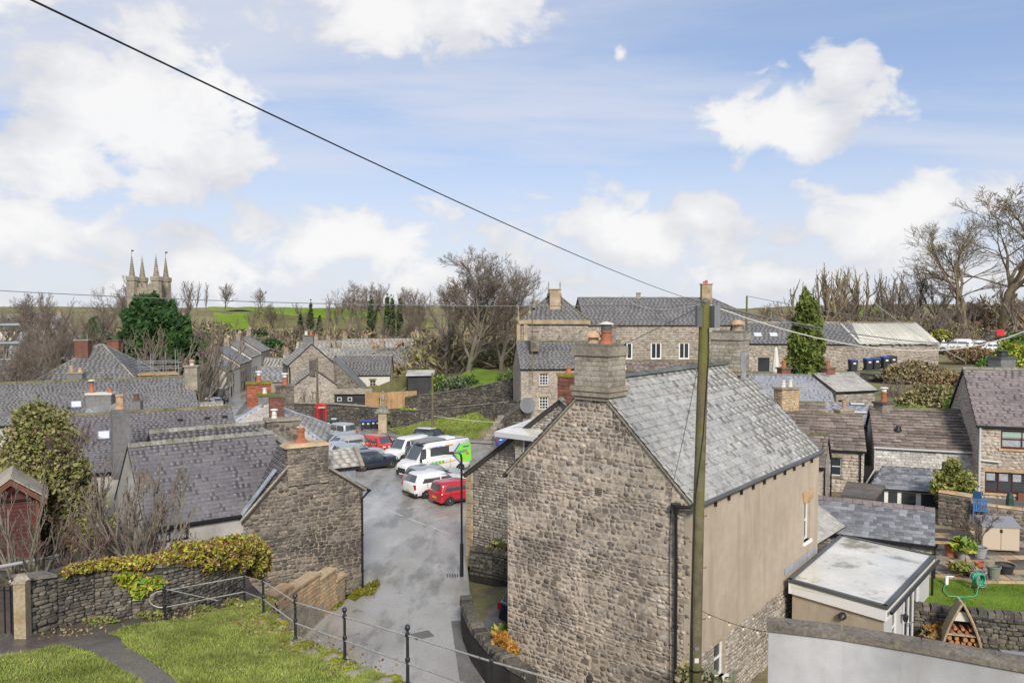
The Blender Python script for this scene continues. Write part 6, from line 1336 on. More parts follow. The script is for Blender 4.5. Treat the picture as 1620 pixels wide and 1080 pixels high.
rR = house('stone_cottage', 'long brown stone tiled roof just behind the main ridge, in front of the hall', (5.0, 57), (17.5, 56), 8, 2, 6.3, 8.55, wall='coursed', roofm='flagstone', faces='', skin=None, ch=.25, cw=(.3, .55), cl=150, ridgem='ridge_moss', stt=.05)
chp(rR, 988, 594, 55, 6.6, 8.2, 1.35, .8, 'brick_dark', (('canvas', .0, .3, .12),), flare=.06, ang=0, capmat='ridge_moss', label='wide low brick stack')
# ================================================================ CENTRE: walls, phone box, gardens
PB = lambda px, py, z: on(px, py, z)
stone_wall('boundary_wall', 'tall dark stone wall behind the phone box and the bins', [(xa(455, 87), 87.5, -.8, 2.05), (xa(520, 87), 87.2, -.7, 2.0), (xa(604, 84), 84.5, -.5, 1.9)], th=.45, h=.2, w=.45, limit=260, cope='flat', cw=.9, copeh=.10, copemat='dressed', t=.04)
stone_wall('boundary_wall', 'long low dark garden wall along the top of the grass verge', [(xa(616, 83), 83, -.4, 1.65), (xa(690, 82), 82, .2, 2.05), (xa(760, 80.5), 80.5, 1.1, 2.7), (xa(828, 78.5), 78.5, 1.8, 3.4)], th=.45, h=.2, w=.45, limit=260, cope='flat', cw=.9, copeh=.10, t=.05)
stone_wall('garden_wall', 'upper dark terrace wall behind the tree stake and railings', [(xa(640, 88), 88, 1.0, 2.6), (xa(740, 88), 88, 1.8, 3.6), (xa(828, 86), 86, 2.5, 5.2)], th=.45, h=.22, w=.5, limit=100, cope='flat', cw=.9, copeh=.10)
# gate pier with ball and urn
gp = thing('gate_pier', 'buff stone gate pier with a carved finial beside the bins', 'pier', on(606, 690, -.3))
q = on(606, 688, -.3); KK.box((q.x, q.y, -.5), .85, .7, 2.5)('shaft', 'quoin', gp)
m = MB(); m.box((q.x, q.y, 2.0), 1.5, 1.0, .12); m.box((q.x, q.y, 2.12), 1.2, .8, .25); m.box((q.x, q.y, 2.37), .8, .6, .3); m.build('pier_cap', MT['ridge_stone'], gp)
KK.lathe((q.x, q.y, 2.67), [(.2, 0), (.14, .3), (.1, .5), (.24, .75), (.2, 1.1), (.08, 1.25), (.12, 1.4), (.02, 1.6)], 8)('finial', 'dressed', gp)
for k, (px, py, lid, lb) in enumerate(((576, 681, 'bin_blue', 'leftmost of three blue-lidded bins against the dark wall'), (584, 681, 'bin_blue', 'middle of three blue-lidded bins against the dark wall'), (592, 680, 'bin_blue', 'rightmost of three blue-lidded bins against the dark wall'), (600, 679, 'bin_black', 'black bin between the blue-lidded bins and the stone pier'), (532, 673, 'bin_green', 'green bin beside the phone box, behind the silver car'), (541, 673, 'bin_green', 'green bin right of the purple box behind the silver car'))):
    q = on(px, py, -.3); bin_(lb, q.x, min(q.y, 83.2), -.25, -.1, lid, group='bins against the dark wall')
bb = thing('recycling_box', 'small purple recycling box between two green bins', 'recycling box', on(536, 675, -.3)); q = on(536, 675, -.3); KK.box((q.x, 83.2, -.3), .5, .4, 1.2)('box_body', 'bin_purple', bb); KK.box((q.x, 83.2, .9), .55, .45, .05)('lid', 'white_paint', bb)
# phone box
def phone_box():
    q = on(507.5, 681, -.4); x, y, z = q.x, q.y, -.35; w = .92; s_ = 1.12
    rt = thing('phone_box', 'red telephone kiosk with glazed sides and domed top against the dark stone wall', 'phone box', (x, y, z)); rt.rotation_euler = (0, 0, .45); ORG[rt.name] = Vector((0, 0, 0)); rt.scale = (s_, s_, s_)
    KK.box((0, 0, 0), .96, .96, .12)('plinth', 'phone_red', rt)
    for a in (-1, 1):
        for b in (-1, 1): KK.box((a * .40, b * .40, .12), .12, .12, 2.0)('corner_post', 'phone_red', rt)
    KK.box((0, 0, 2.12), .94, .94, .22)('fascia', 'phone_red', rt)
    m = MB(); n = 12; 
    for k in range(4): r0, r1 = .46 * math.cos(k * .36), .46 * math.cos((k + 1) * .36); m.box((0, 0, 2.34 + .05 * k), r0 * 2, r0 * 2, .05)
    m.build('dome', MT['phone_red'], rt)
    for a in range(4):
        an = a * math.pi / 2; c, s = math.cos(an), math.sin(an)
        f = Fr((c * -.34 - s * -.42, s * -.34 + c * -.42, 0), (c, s, 0))
        m = MB(); m.fbox(f, 0, .68, .12, .45, -.02, .02); 
        for k in range(9): m.fbox(f, 0, .68, .45 + k * .205, .475 + k * .205, -.015, .015)
        for xx in (.0, .14, .52, .655): m.fbox(f, xx, xx + .025, .45, 2.12, -.018, .018)
        d = m.build('door_frame', MT['phone_red'], rt)
        m = MB(); m.fbox(f, .0, .68, .45, 2.12, -.012, -.004); m.build('pane', MT['curtain' if a == 1 else 'glass'], d)
        m = MB(); m.fbox(f, .02, .66, 2.16, 2.29, .055, .065); sp_ = m.build('sign_panel', MT['cream_paint'], rt)
        tx = bpy.data.curves.new('lettering', 'FONT'); tx.body = 'TELEPHONE'; tx.size = .115; tx.align_x = 'CENTER'; tx.extrude = .002; tx.materials.append(MT['black_paint'])
        to = letters(tx, rt); M_ = Matrix((f.u, f.v, f.n)).transposed().to_4x4(); M_.translation = f.p(.34, 2.185, .067); to.matrix_local = M_
phone_box()
# grass verge between road and wall
VG = [(xa(612, 81), 81.5), (xa(640, 76), 76.2), (xa(700, 75), 75.3), (xa(752, 74.5), 74.6), (xa(765, 76), 76.8), (xa(815, 77), 77.4), (xa(828, 78), 78.3), (xa(760, 80), 80.2), (xa(690, 81.5), 81.6)]
def vz(x, y):
    x = np.asarray(x, float); yf = np.interp(x, [-13, -10.5, -6.5, -3.5, -2.8, 0, 1.2], [81.5, 76.2, 75.3, 74.6, 76.6, 77.3, 78]); return .06 + np.clip(np.asarray(y, float) - yf, 0, 9) * np.interp(x, [-12, -6, 0], [.03, .22, .50])
clipped('grass_verge', VG, vz, MT['lawn'], -.4, None, 1.0)
grass('verge_grass', 'green tufty grass on the verge above the square', VG, 16000, vz, .22, .03, 'blade', seed=5)
for k in range(7):
    q = at(772 + k * 3.2, 702 - k * 4.2, 74.8 + k * .55); m = MB(); m.box((q.x + .4, 74.9 + k * .5, -.2), 1.7 - k * .06, .55, .5 + k * .28, .1)
    if k == 0: st = thing('stone_steps', 'rough stone steps up the verge beside the dark retaining wall', 'steps', (q.x, 74.9, 0))
    m.build('step', MT['dressed'], st)
stone_wall('retaining_wall', 'dark sloping stone wall beside the rough steps', [(xa(792, 74.5), 74.3, 0, 1.2), (xa(806, 76), 76.2, .6, 2.2), (xa(828, 77.5), 77.6, 1.4, 3.0)], th=.4, h=.2, w=.4, limit=60, cope='flat', cw=.8)
# garden lawns and bits up the slope
clipped('garden_lawn', [(xa(728, 98), 96), (xa(790, 95), 93), (xa(800, 105), 106), (xa(745, 108), 110), (xa(722, 103), 102)], lambda x, y: 2.95 + (np.asarray(y) - 95) * .10, MT['lawn'], 0, None, 1.5)
clipped('garden_lawn', [(xa(762, 91), 89.5), (xa(793, 91), 89.5), (xa(793, 92), 92.5), (xa(762, 92), 92.5)], lambda x, y: 2.4 + (np.asarray(y) - 90) * .25, MT['lawn'], 0, None, 1.5)
def fence(name, label, pts, z0, z1, w, mat, rail=True, gap=.02, group=None, part='board', top=0.0, cat='fence', t=.025):
    rt = thing(name, label, cat, (pts[0][0], pts[0][1], z0[0] if isinstance(z0, tuple) else z0), group); r_ = random.Random(int(abs(pts[0][0] * 9)))
    for i in range(len(pts) - 1):
        a, b = Vector((*pts[i], 0)), Vector((*pts[i + 1], 0)); d = b - a; L_ = d.length; n = int(L_ / (w + gap)); f = Fr(a, d)
        za0, za1 = (z0[i], z0[i + 1]) if isinstance(z0, tuple) else (z0, z0); zb0, zb1 = (z1[i], z1[i + 1]) if isinstance(z1, tuple) else (z1, z1)
        for k in range(n):
            t_ = (k + .5) / n; zl = za0 + (za1 - za0) * t_; zh = zb0 + (zb1 - zb0) * t_ + r_.uniform(-top, top)
            m = MB(); m.fbox(f, k * (w + gap), k * (w + gap) + w, zl, zh, 0, t + r_.uniform(0, t * .4)); m.build(part, MT[mat], rt)
        if rail:
            for g_ in (.25, .8): m = MB(); m.hexa([f.p(0, za0 + (zb0 - za0) * g_, -.05), f.p(L_, za1 + (zb1 - za1) * g_, -.05), f.p(L_, za1 + (zb1 - za1) * g_, -.002), f.p(0, za0 + (zb0 - za0) * g_, -.002), f.p(0, za0 + (zb0 - za0) * g_ + .08, -.05), f.p(L_, za1 + (zb1 - za1) * g_ + .08, -.05), f.p(L_, za1 + (zb1 - za1) * g_ + .08, -.002), f.p(0, za0 + (zb0 - za0) * g_ + .08, -.002)]); m.build('rail', MT[mat], rt)
    return rt
fence('board_fence', 'new tan timber board fence above the wall by the gate pier', [(xa(577, 88), 88), (xa(600, 87), 87.0), (xa(657, 88), 89)], 1.4, 3.3, .13, 'tan_wood', top=.03)
fence('board_fence', 'weathered olive green timber fence sloping up behind the tan fence', [(xa(590, 95), 94), (xa(622, 96), 97), (xa(650, 99), 100)], (1.6, 2.2, 3.0), (3.1, 3.9, 5.0), .15, 'olive_wood')
fence('metal_fence', 'thin upright metal railings round a small lawn on the terrace', [(xa(758, 89), 88.6), (xa(793, 89), 88.6)], 2.6, 3.7, .03, 'rail_bar', gap=.22, part='bar', rail=False)
fence('metal_fence', 'dark upright railings at the top right of the garden', [(xa(787, 88), 89.5), (xa(822, 88), 88.5)], 4.2, 5.3, .04, 'black_paint', gap=.16, part='bar', rail=False)
# black timber shed
bs = thing('black_shed', 'open fronted black timber shed with flat grey roof beside the tan fence', 'shed', (xa(645, 95), 95, 1.4))
fb = Fr((xa(645, 96), 96, 1.3), (1, .05, 0)); m = MB(); m.fbox(fb, 0, 2.95, 0, 3.15, -2.5, 0); b_ = m.build('shed_walls', MT['black_shed'], bs)
for k in range(13): KK.fbox(fb, .03 + k * .22, .22 + k * .22, .05, 3.1, 0, .04)('board', 'black_shed', bs)
KK.hexa([fb.p(-.25, 3.1, .4), fb.p(3.2, 3.15, .4), fb.p(3.2, 3.5, -2.7), fb.p(-.25, 3.45, -2.7), fb.p(-.25, 3.25, .4), fb.p(3.2, 3.3, .4), fb.p(3.2, 3.65, -2.7), fb.p(-.25, 3.6, -2.7)])('shed_roof', 'render_grey', bs)
ls = thing('log_shed', 'low black slatted store with two small windows beside the stone gable', 'shed', (xa(528, 92), 92, -.2))
fb = Fr((xa(528, 93), 93, .9), (1, .02, 0)); m = MB(); m.fbox(fb, 0, 3.6, 0, 1.6, -1.5, 0); b_ = m.build('shed_walls', MT['black_shed'], ls)
for k in range(8): KK.fbox(fb, 0, 3.6, .03 + k * .19, .2 + k * .19, 0, .03)('board', 'black_shed', ls)
for x0 in (.35, 1.6): m = MB(); m.fbox(fb, x0, x0 + .5, .75, 1.2, .03, .06); w_ = m.build('window', MT['white_paint'], ls); KK.fbox(fb, x0 + .07, x0 + .43, .81, 1.14, .06, .07)('pane', 'glass', w_)
KK.hexa([fb.p(-.2, 1.6, .3), fb.p(4.4, 1.6, .3), fb.p(4.4, 2.0, -1.6), fb.p(-.2, 2.0, -1.6), fb.p(-.2, 1.7, .3), fb.p(4.4, 1.7, .3), fb.p(4.4, 2.1, -1.6), fb.p(-.2, 2.1, -1.6)])('shed_roof', 'dressed', ls)
# house F, its front annex, white cottage
rF_ = house('stone_house', 'tall stone gabled house with a dark apex chimney in the middle of the village', (xa(455, 101) - 2.6, 107.6), (xa(455, 101), 101), 6.0, -.8, 5.4, 8.1, wall='far_stone', roofm='slate_light', faces='R', ch=.35, cw=(.4, .6), sh=.25, sw=.5, ridgem='dressed', skin='stone', slim=60)
# (its eaves wall faces left; the gable 'R' end faces the square)
chimney(rF_['root'], *[v for v in (lambda p: (p.x, p.y))(at(488, 545, 102.5))], 7.4, 9.1, 1.3, .9, .1, 'slate_grey', (('canvas', -.28, .5, .2), ('terracotta', .35, .5, .2)), capmat='ridge_moss', flare=.12, label='dark rendered apex chimney with pots')
rF2 = house('stone_annex', 'lower stone gabled annex in front of the tall gabled house', (xa(462, 95) - 1.6, 100), (xa(462, 95), 95.4), 5.1, -.8, 3.3, 5.2, cat='annex', wall='far_stone', roofm='slate_light', faces='R', ch=.35, cw=(.4, .6), sh=.25, sw=.5, ridgem='dressed', skin='stone', slim=40)
chimney(rF2['root'], xa(493, 96), 96.2, 4.4, 6.3, .7, .6, .1, 'dark_rubble', (), flare=.04, label='narrow dark stack on the annex')
downpipe(rF_['root'], [(xa(456, 100.6), 100.6, 5.3), (xa(457, 100.6), 100.7, 4.6), (xa(457, 100.6), 100.7, 1)], r=.09)
wg = thing('stone_wing', 'dark stone lean-to wall between the gabled house and the white cottage', 'wing', (xa(528, 101), 101, -.3))
fw = Fr((xa(528, 101), 101, -.3), (1, .04, 0)); m = MB(); pw_ = [(0, 0), (3.4, 0), (3.4, 2.7), (0, 6.2)]; m.prism(fw, pw_, -3.5, 0); wc_ = m.build('wall', MT['dark_mortar'], wg); pieces(wc_, fw, rows(pw_, .25, .25, .6, seed=5), 'stone', 'stone', MT['dark_rubble'], .03, limit=60)
KK.hexa([fw.p(3.6, 2.6, .2), fw.p(3.6, 2.6, -3.6), fw.p(-.1, 6.4, -3.6), fw.p(-.1, 6.4, .2), fw.p(3.6, 2.75, .2), fw.p(3.6, 2.75, -3.6), fw.p(-.1, 6.55, -3.6), fw.p(-.1, 6.55, .2)])('roof', 'slate_grey', wg)
rWc = house('white_cottage', 'small white painted cottage with long grey slate roof', (xa(533, 108), 108), (xa(615, 108), 108.6), 7.5, .5, 3.5, 6.0, cat='cottage', wall='cream_paint', roofm='slate_grey', faces='', skin=None, ch=.35, cw=(.4, .6), wins={'F': [(4.4, 5.25, .95, 2.3, dict(bars=(2, 3), frame='cream_paint', lintel='dressed'))]})
# ---------------- village terraces
def row_(x, y, n, w, step_, hd, ze, zr, zb, kinds, labels, grp, wall='cream_paint'):
    for k in range(n):
        dx, dy = hd[0] * w, hd[1] * w; a_ = (x, y); b_ = (x + dx, y + dy)
        i_ = house('terraced_house', labels[k], a_, b_, 8.5, zb - k * .1, ze + step_ * k, zr + step_ * k, wall=wall if k % 2 == 0 else 'pink_stone', roofm=kinds[k % len(kinds)], faces='', skin=None, ch=.5, cw=(.6, .9), rseg=1.5, gut='dark_wood', group=grp, eo=.25,
               wins={'F': [(1.3, 2.2, .9, 2.1, dict(frame='dark_wood', lintel='dressed', ft=.1)), (5.2, 6.1, .9, 2.1, dict(frame='dark_wood', lintel='dressed', ft=.1)), (1.2, 2.1, 2.7, 3.8, dict(frame='dark_wood', lintel='dressed', ft=.1)), (3.2, 4.1, 2.7, 3.8, dict(frame='dark_wood', lintel='dressed', ft=.1)), (5.2, 6.1, 2.7, 3.8, dict(frame='dark_wood', lintel='dressed', ft=.1))]})
        m = MB(); m.fbox(i_['F'], 3.3, 4.2, .02, 2.0, .0, .05); m.build('door', MT['green_door' if k % 2 else 'dark_wood'], i_['root'])
        c = i_['P1']; chimney(i_['root'], c.x - hd[0] * .6, c.y - hd[1] * .6, zr - .5 + step_ * k, zr + 1.5 + step_ * k, .9, 1.1, .0, 'dressed', (('buff_clay', 0, .6, .2), ('buff_clay', .3, .5, .18)), ch_ if False else .12)
        x += dx; y += dy
row_(-49.6, 119, 1, 9, 0, (-.16, .987), 1.1, 3.9, -2.3, ['slate_light'], ['low terraced house nearest the parked blue camper van, pale slate roof'], 'terraced houses along the village street')
row_(-47.6, 130.3, 4, 11, .55, (-.14, .99), 2.2, 5.0, -2.6, ['slate_light', 'slate_wing', 'slate_light'], ['cream fronted terraced house with shop window, second in the street', 'third terraced house along the street with paler roof', 'fourth terraced house up the street', 'farthest terraced house at the end of the street'], 'terraced houses along the village street')
VN = [(452, 580, 148, 9, 7, .1, 'slate_wing', 'far_stone'), (430, 566, 165, 9, 8, -.5, 'slate_light', 'cream_paint'), (478, 560, 170, 8, 7, .4, 'slate_light', 'far_stone'), (505, 555, 176, 9, 7, .0, 'slate_wing', 'cream_paint'), (520, 566, 150, 8, 6, .9, 'slate_light', 'far_stone'), (545, 551, 168, 13, 8, -.05, 'slate_light', 'cream_paint'), (566, 560, 150, 9, 8, .7, 'slate_wing', 'far_stone'), (590, 553, 160, 12, 8, .05, 'slate_wing', 'far_stone'), (612, 556, 150, 9, 8, 1.2, 'slate_light', 'far_stone'), (634, 550, 158, 9, 7, -.2, 'slate_grey', 'far_stone'), (600, 536, 185, 17, 9, .1, 'slate_light', 'cream_paint'), (540, 539, 196, 14, 9, -.1, 'slate_light', 'far_stone'), (497, 541, 190, 8, 8, .1, 'slate_light', 'far_stone'),
      (20, 568, 105, 12, 8, .2, 'slate_grey', 'cream_paint'), (70, 560, 125, 14, 9, .1, 'slate_wing', 'far_stone'), (105, 566, 112, 9, 8, 1.0, 'slate_mauve', 'brick_dark'), (20, 540, 140, 20, 10, .05, 'slate_wing', 'far_stone'), (80, 528, 165, 15, 9, -.1, 'slate_wing', 'cream_paint'), (30, 500, 210, 22, 9, .1, 'slate_wing', 'cream_paint'), (2, 503, 190, 10, 8, .5, 'slate_grey', 'cream_paint'), (58, 494, 230, 9, 9, 1.4, 'slate_grey', 'far_stone')]
VL = ['small grey roofed house below the bare trees, left of the gabled house', 'distant white walled house at the bend of the street', 'distant stone house just left of the big dark apex chimney', 'distant pale roofed house right of the big dark apex chimney', 'small gabled cottage behind the dark stone wing', 'long pale roofed house in the middle of the village', 'cottage with gable turned away behind the white cottage', 'wide grey slate roofed house behind the white cottage', 'pointed stone gable right of the white cottage', 'dark roofed house at the right end of the village', 'long low cream house at the back of the village', 'far barn-like house under the wooded bank', 'tiny far house right behind the apex chimney pots',
      'slate roofed house at the left edge behind the scaffolding', 'stone house with wide roof among the left hand trees', 'red brick gable among the bare trees on the left', 'long low roof among the bare trees on the left', 'cream house left of the dark conifer', 'distant white farmhouse on the left skyline', 'white rendered house cut by the left edge', 'distant grey gable on the left skyline']
for (px, py, Y, w, dp, an, rm, wl), lb in zip(VN, VL):
    q = at(px, py, Y); d = (math.cos(an), math.sin(an)); zr = q.z; zg = gzf(q.x, Y) - .3; ze = zr - dp * .36
    i_ = house('village_house', lb, (q.x - d[0] * w / 2 + d[1] * dp / 2, Y - d[1] * w / 2 - d[0] * dp / 2), (q.x + d[0] * w / 2 + d[1] * dp / 2, Y + d[1] * w / 2 - d[0] * dp / 2), dp, min(zg, ze - 2.4), ze, zr, wall=wl, roofm=rm, faces='', skin=None, ch=.6, cw=(.8, 1.1), rseg=2, gut='dark_wood', group='houses of the village in the valley',
               wins={'F': [(w * .22, w * .22 + 1.0, ze - zg - 1.6, ze - zg - .4, dict(frame='dark_wood', lintel=None, ft=.12)), (w * .65, w * .65 + 1.0, ze - zg - 1.6, ze - zg - .4, dict(frame='dark_wood', lintel=None, ft=.12))]} if ze - zg > 2 and ze - 2.4 > zg else None)
    for P, s_ in ((i_['P0'], 1), (i_['P1'], -1)):
        if (int(px) + s_) % 3: chimney(i_['root'], P.x + d[0] * s_ * .7, P.y + d[1] * s_ * .7, zr - .5, zr + 1.2, 1.0, .8, an, 'dressed', (('terracotta', .2, .4, .17), ('buff_clay', -.2, .4, .15)))
# ---------------- church tower
ct = thing('church_tower', 'church tower rising behind the big evergreen with four crocketed corner pinnacles', 'church', (xa(237, 170), 170, 0))
CX, CY, CS, ca0 = xa(237.5, 170), 170, 2.6, math.radians(2)
KK.box((CX, CY, 0), CS * 2, CS * 2, 17.2, ca0)('tower', 'dressed', ct)
for k in range(4):
    an = ca0 + math.pi / 4 + k * math.pi / 2; x, y = CX + math.cos(an) * CS * 1.38, CY + math.sin(an) * CS * 1.38
    m = MB(); m.lathe((x, y, 10), [(1.1, 0), (1.1, 8.6), (1.28, 8.7), (1.28, 9.5), (1.1, 9.6)], 8); t_ = m.build('turret', MT['dressed'], ct)
    pr = [(.72, 9.6)]
    for j in range(9): z_ = 9.8 + j * .46; r_ = .62 * (1 - j / 9.6); pr += [(r_, z_), (r_ + .10, z_ + .09), (r_ * .93, z_ + .2)]
    pr += [(.05, 14.1), (.03, 14.4)]
    KK.lathe((x, y, 10), pr, 8)('pinnacle', 'dressed', t_)
    if k % 2 == 0: m = MB(); m.tube([(x, y, 24.2), (x, y, 25.3)], .04, 4); m.box((x + .2, y, 24.9), .5, .05, .3); m.build('weather_vane', MT['black_paint'], t_)
m = MB()
for k in range(4):
    f = Fr((CX, CY, 17.2), (math.cos(ca0 + k * math.pi / 2), math.sin(ca0 + k * math.pi / 2), 0)); 
    for j in range(5): m.fbox(f, -CS + .3 + j * 1.1, -CS + .9 + j * 1.1, 0, .9, CS - .3, CS)
m.build('battlements', MT['dressed'], ct)
# ================================================================ VEHICLES
def vehicle(label, x, y, z, hd, L_, W, H, pt, kind='hatch', roofm=None, cat='car', name='parked_car', plate=None, group=None, belt=None, glass='car_glass'):
    rt = thing(name, label, cat, (x, y, z), group); rt.rotation_euler = (0, 0, math.radians(hd)); ORG[rt.name] = Vector((0, 0, 0)); w = W / 2
    K = {'hatch': (.20, .03, -.475, -.42, .62, .58), 'city': (.27, .11, -.485, -.44, .61, .59), 'suv': (.20, .02, -.475, -.40, .62, .60), 'mini': (.19, .08, -.475, -.42, .61, .58), 'mpv': (.30, .09, -.48, -.44, .56, .50), 'van': (.30, .15, -.49, -.47, .53, .48), 'bus': (.36, .20, -.495, -.485, .50, .42), 'saloon': (.16, .0, -.40, -.24, .64, .56)}[kind]
    wb, wr, rb, rr_, bl, hf = K; bz = bl * H; hz = hf * H; dk = bz if kind != 'saloon' else bz * .98
    st = [(-.5, .34, dk * .80, .80, dk * .86), (-.492, .24, dk * .84, .90, dk * .97), (-.46, .20, dk * .98, .97, dk), (-.36, .20, dk, 1, dk), (-.1, .19, bz, 1, bz), (.1, .19, bz, 1, bz), (wb, .19, bz * .985, 1, bz * .99), ((wb + .44) / 2, .20, (bz + hz) / 2, .985, (bz + hz) / 2 + .03), (.43, .20, hz, .93, hz + .03), (.478, .22, hz * .9, .84, hz * .96), (.497, .30, hz * .72, .70, hz * .78), (.5, .34, hz * .62, .66, hz * .66)]
    m = MB(); ring = []
    for (fx, zl, zb_, ws, zt) in st:
        X = fx * L_; ww = w * ws
        ring.append([(X, -ww * .86, zl), (X, -ww * .97, zl + .10), (X, -ww * 1.0, zl * .4 + zb_ * .5), (X, -ww * .985, zb_ * .86), (X, -ww * .93, zb_), (X, -ww * .80, zt + .015), (X, 0, zt + .05), (X, ww * .80, zt + .015), (X, ww * .93, zb_), (X, ww * .985, zb_ * .86), (X, ww * 1.0, zl * .4 + zb_ * .5), (X, ww * .97, zl + .10), (X, ww * .86, zl)])
    n = 13; vs = [p for r_ in ring for p in r_]; fs = []
    for i in range(len(ring) - 1):
        for k in range(n): fs.append((i * n + k, i * n + (k + 1) % n, (i + 1) * n + (k + 1) % n, (i + 1) * n + k))
    fs.append(tuple(reversed(range(n)))); fs.append(tuple((len(ring) - 1) * n + k for k in range(n)))
    m.add(vs, fs); body = m.build('body', MT[pt], rt, smooth=True)
    # greenhouse: stack of rounded plan rings
    wt_ = .78 if kind not in ('bus', 'van', 'mpv') else (.90 if kind == 'bus' else .84)
    lv = [(0, bz - .04, .93), (.5, bz + (H - bz) * .52, (.93 + wt_) / 2 + .015), (.86, bz + (H - bz) * .86, wt_), (1.0, H - .03, wt_ * .90), (1.02, H, wt_ * .60)]
    G = []
    def ext_(t): t = min(t, 1.0); return (rb + (rr_ - rb) * t) * L_, (wb + (wr - wb) * t ** .92) * L_
    for t, z_, ws in lv:
        x0, x1 = ext_(t); 
        if t > .9: x0 += .06; x1 -= .10
        if t > 1: x0 += .15; x1 -= .25
        ww = w * ws; c1 = .14 if kind != 'bus' else .08
        G.append([(x0, -ww * .8, z_), (x0 + c1, -ww, z_), ((x0 + x1) / 2, -ww * 1.01, z_), (x1 - c1 * 1.6, -ww, z_), (x1, -ww * .72, z_), (x1 + .05, 0, z_), (x1, ww * .72, z_), (x1 - c1 * 1.6, ww, z_), ((x0 + x1) / 2, ww * 1.01, z_), (x0 + c1, ww, z_), (x0, ww * .8, z_), (x0 - .03, 0, z_)])
    m = MB(); n = 12; vs = [p for r_ in G for p in r_]; fs = [(i * n + k, i * n + (k + 1) % n, (i + 1) * n + (k + 1) % n, (i + 1) * n + k) for i in range(len(G) - 1) for k in range(n)] + [tuple((len(G) - 1) * n + k for k in range(n))]
    m.add(vs, fs); m.build('cabin', MT[pt], rt, smooth=True)
    if roofm:
        m = MB(); A_ = [(p[0], p[1], p[2] + .012) for p in G[3]]; B_ = [(p[0], p[1], p[2] + .014) for p in G[4]]; m.add(A_ + B_, [(k, (k + 1) % 12, (k + 1) % 12 + 12, k + 12) for k in range(12)] + [tuple(range(12, 24))]); m.build('roof', MT[roofm], rt, smooth=True)
    def side(x0, x1, t0, t1, s_, mat=glass, nm='side_window', cutf=0, cutr=0):
        def P(x, t):
            if t < .52: f = t / .52; ws = .93 + ((.93 + wt_) / 2 + .015 - .93) * f
            else: f = (t - .52) / .34; ws = (.93 + wt_) / 2 + .015 + (wt_ - (.93 + wt_) / 2 - .015) * f
            return (x, s_ * (w * ws * 1.01 + .012), bz - .04 + (H - bz) * t)
        a, b = x0 * L_, x1 * L_; q = [P(a, t0), P(b, t0), P(b - cutf, (t0 + t1) / 2), P(b - cutf * 2, t1), P(a + cutr * 2, t1), P(a + cutr, (t0 + t1) / 2)]
        mm = MB(); mm.add(q, [(0, 1, 2, 5), (5, 2, 3, 4)]) if s_ < 0 else mm.add(q, [(5, 2, 1, 0), (4, 3, 2, 5)]); mm.build(nm, MT[glass if mat is None else mat], rt)
    fx0, fx1 = (wb - wr) * L_, (rr_ - rb) * L_
    for s_ in (-1, 1):
        if kind == 'bus':
            side(.235, .345, .10, .72, s_, cutf=.11); side(-.13, .17, .22, .72, s_)
            if s_ < 0: side(-.42, -.17, .22, .72, s_)
        elif kind in ('van', 'mpv'): side(.10, wb - .015, .08, .80, s_, cutf=fx0 * .34); side(-.16, .08, .08, .80, s_); side(rb + .03, -.18, .08, .80, s_, cutr=.04)
        elif kind in ('city', 'mini'): side(-.07, wb - .02, .08, .80, s_, cutf=fx0 * .36); side(rb + .09, -.09, .08, .80, s_, cutr=fx1 * .4)
        else: side(-.05, wb - .02, .08, .80, s_, cutf=fx0 * .38); side(rb + .10, -.07, .08, .80, s_, cutr=fx1 * .45)
    def cross(i0, i1, front, nm, t0, t1):
        a, b = G[i0], G[i1]; ks = (4, 5, 6) if front else (10, 11, 0); o = .018 * (1 if front else -1); mm = MB(); q = []
        for t in (t0, t1):
            for k in ks:
                pa, pb = Vector(a[k]), Vector(b[k]); p = pa.lerp(pb, t); q.append((p.x + o, p.y * .97, p.z + .008))
        mm.add(q, [(0, 1, 4, 3), (1, 2, 5, 4)]); mm.build(nm, MT[glass], rt)
    cross(0, 2, True, 'windscreen', .08, .98); cross(0, 2, False, 'rear_window', .18 if kind != 'bus' else .35, .92)
    # wheels
    rw = .31 if H < 1.9 else .35
    for fx in (.315, -.31):
        for s_ in (-1, 1):
            X = fx * L_; KK.lathe((X, s_ * (w - .20), rw), [(rw * 1.17, 0), (rw * 1.17, .185)], 20, axis=(0, s_, 0))('wheel_arch', 'car_plastic', rt)
            m = MB(); m.lathe((X, s_ * (w - .19), rw), [(rw * .9, 0), (rw, .03), (rw, .17), (rw * .93, .195), (rw * .66, .2)], 20, axis=(0, s_, 0)); wh = m.build('wheel', MT['tyre'], rt)
            KK.lathe((X, s_ * (w + .002), rw), [(rw * .66, 0), (rw * .64, .012), (rw * .58, .004), (rw * .2, .008), (rw * .1, .02)], 14, axis=(0, s_, 0))('rim', 'alloy', wh)
    # bumpers, lights, plates, mirrors
    m = MB(); m.hexa([(-L_ / 2 - .01, -w * .82, .26), (-L_ * .46, -w * .95, .2), (-L_ * .46, w * .95, .2), (-L_ / 2 - .01, w * .82, .26), (-L_ / 2 - .02, -w * .82, .42), (-L_ * .46, -w * 1.0, .42), (-L_ * .46, w * 1.0, .42), (-L_ / 2 - .02, w * .82, .42)][0:8]); m.build('rear_bumper', MT['car_plastic' if kind in ('suv', 'van', 'bus') else pt], rt)
    KK.hexa([(L_ * .46, -w * .9, .2), (L_ / 2 + .015, -w * .62, .24), (L_ / 2 + .015, w * .62, .24), (L_ * .46, w * .9, .2), (L_ * .46, -w * .93, .46 if kind == 'bus' else .38), (L_ / 2 + .015, -w * .66, .62 if kind == 'bus' else .40), (L_ / 2 + .015, w * .66, .62 if kind == 'bus' else .40), (L_ * .46, w * .93, .46 if kind == 'bus' else .38)])('front_bumper', 'car_plastic', rt)
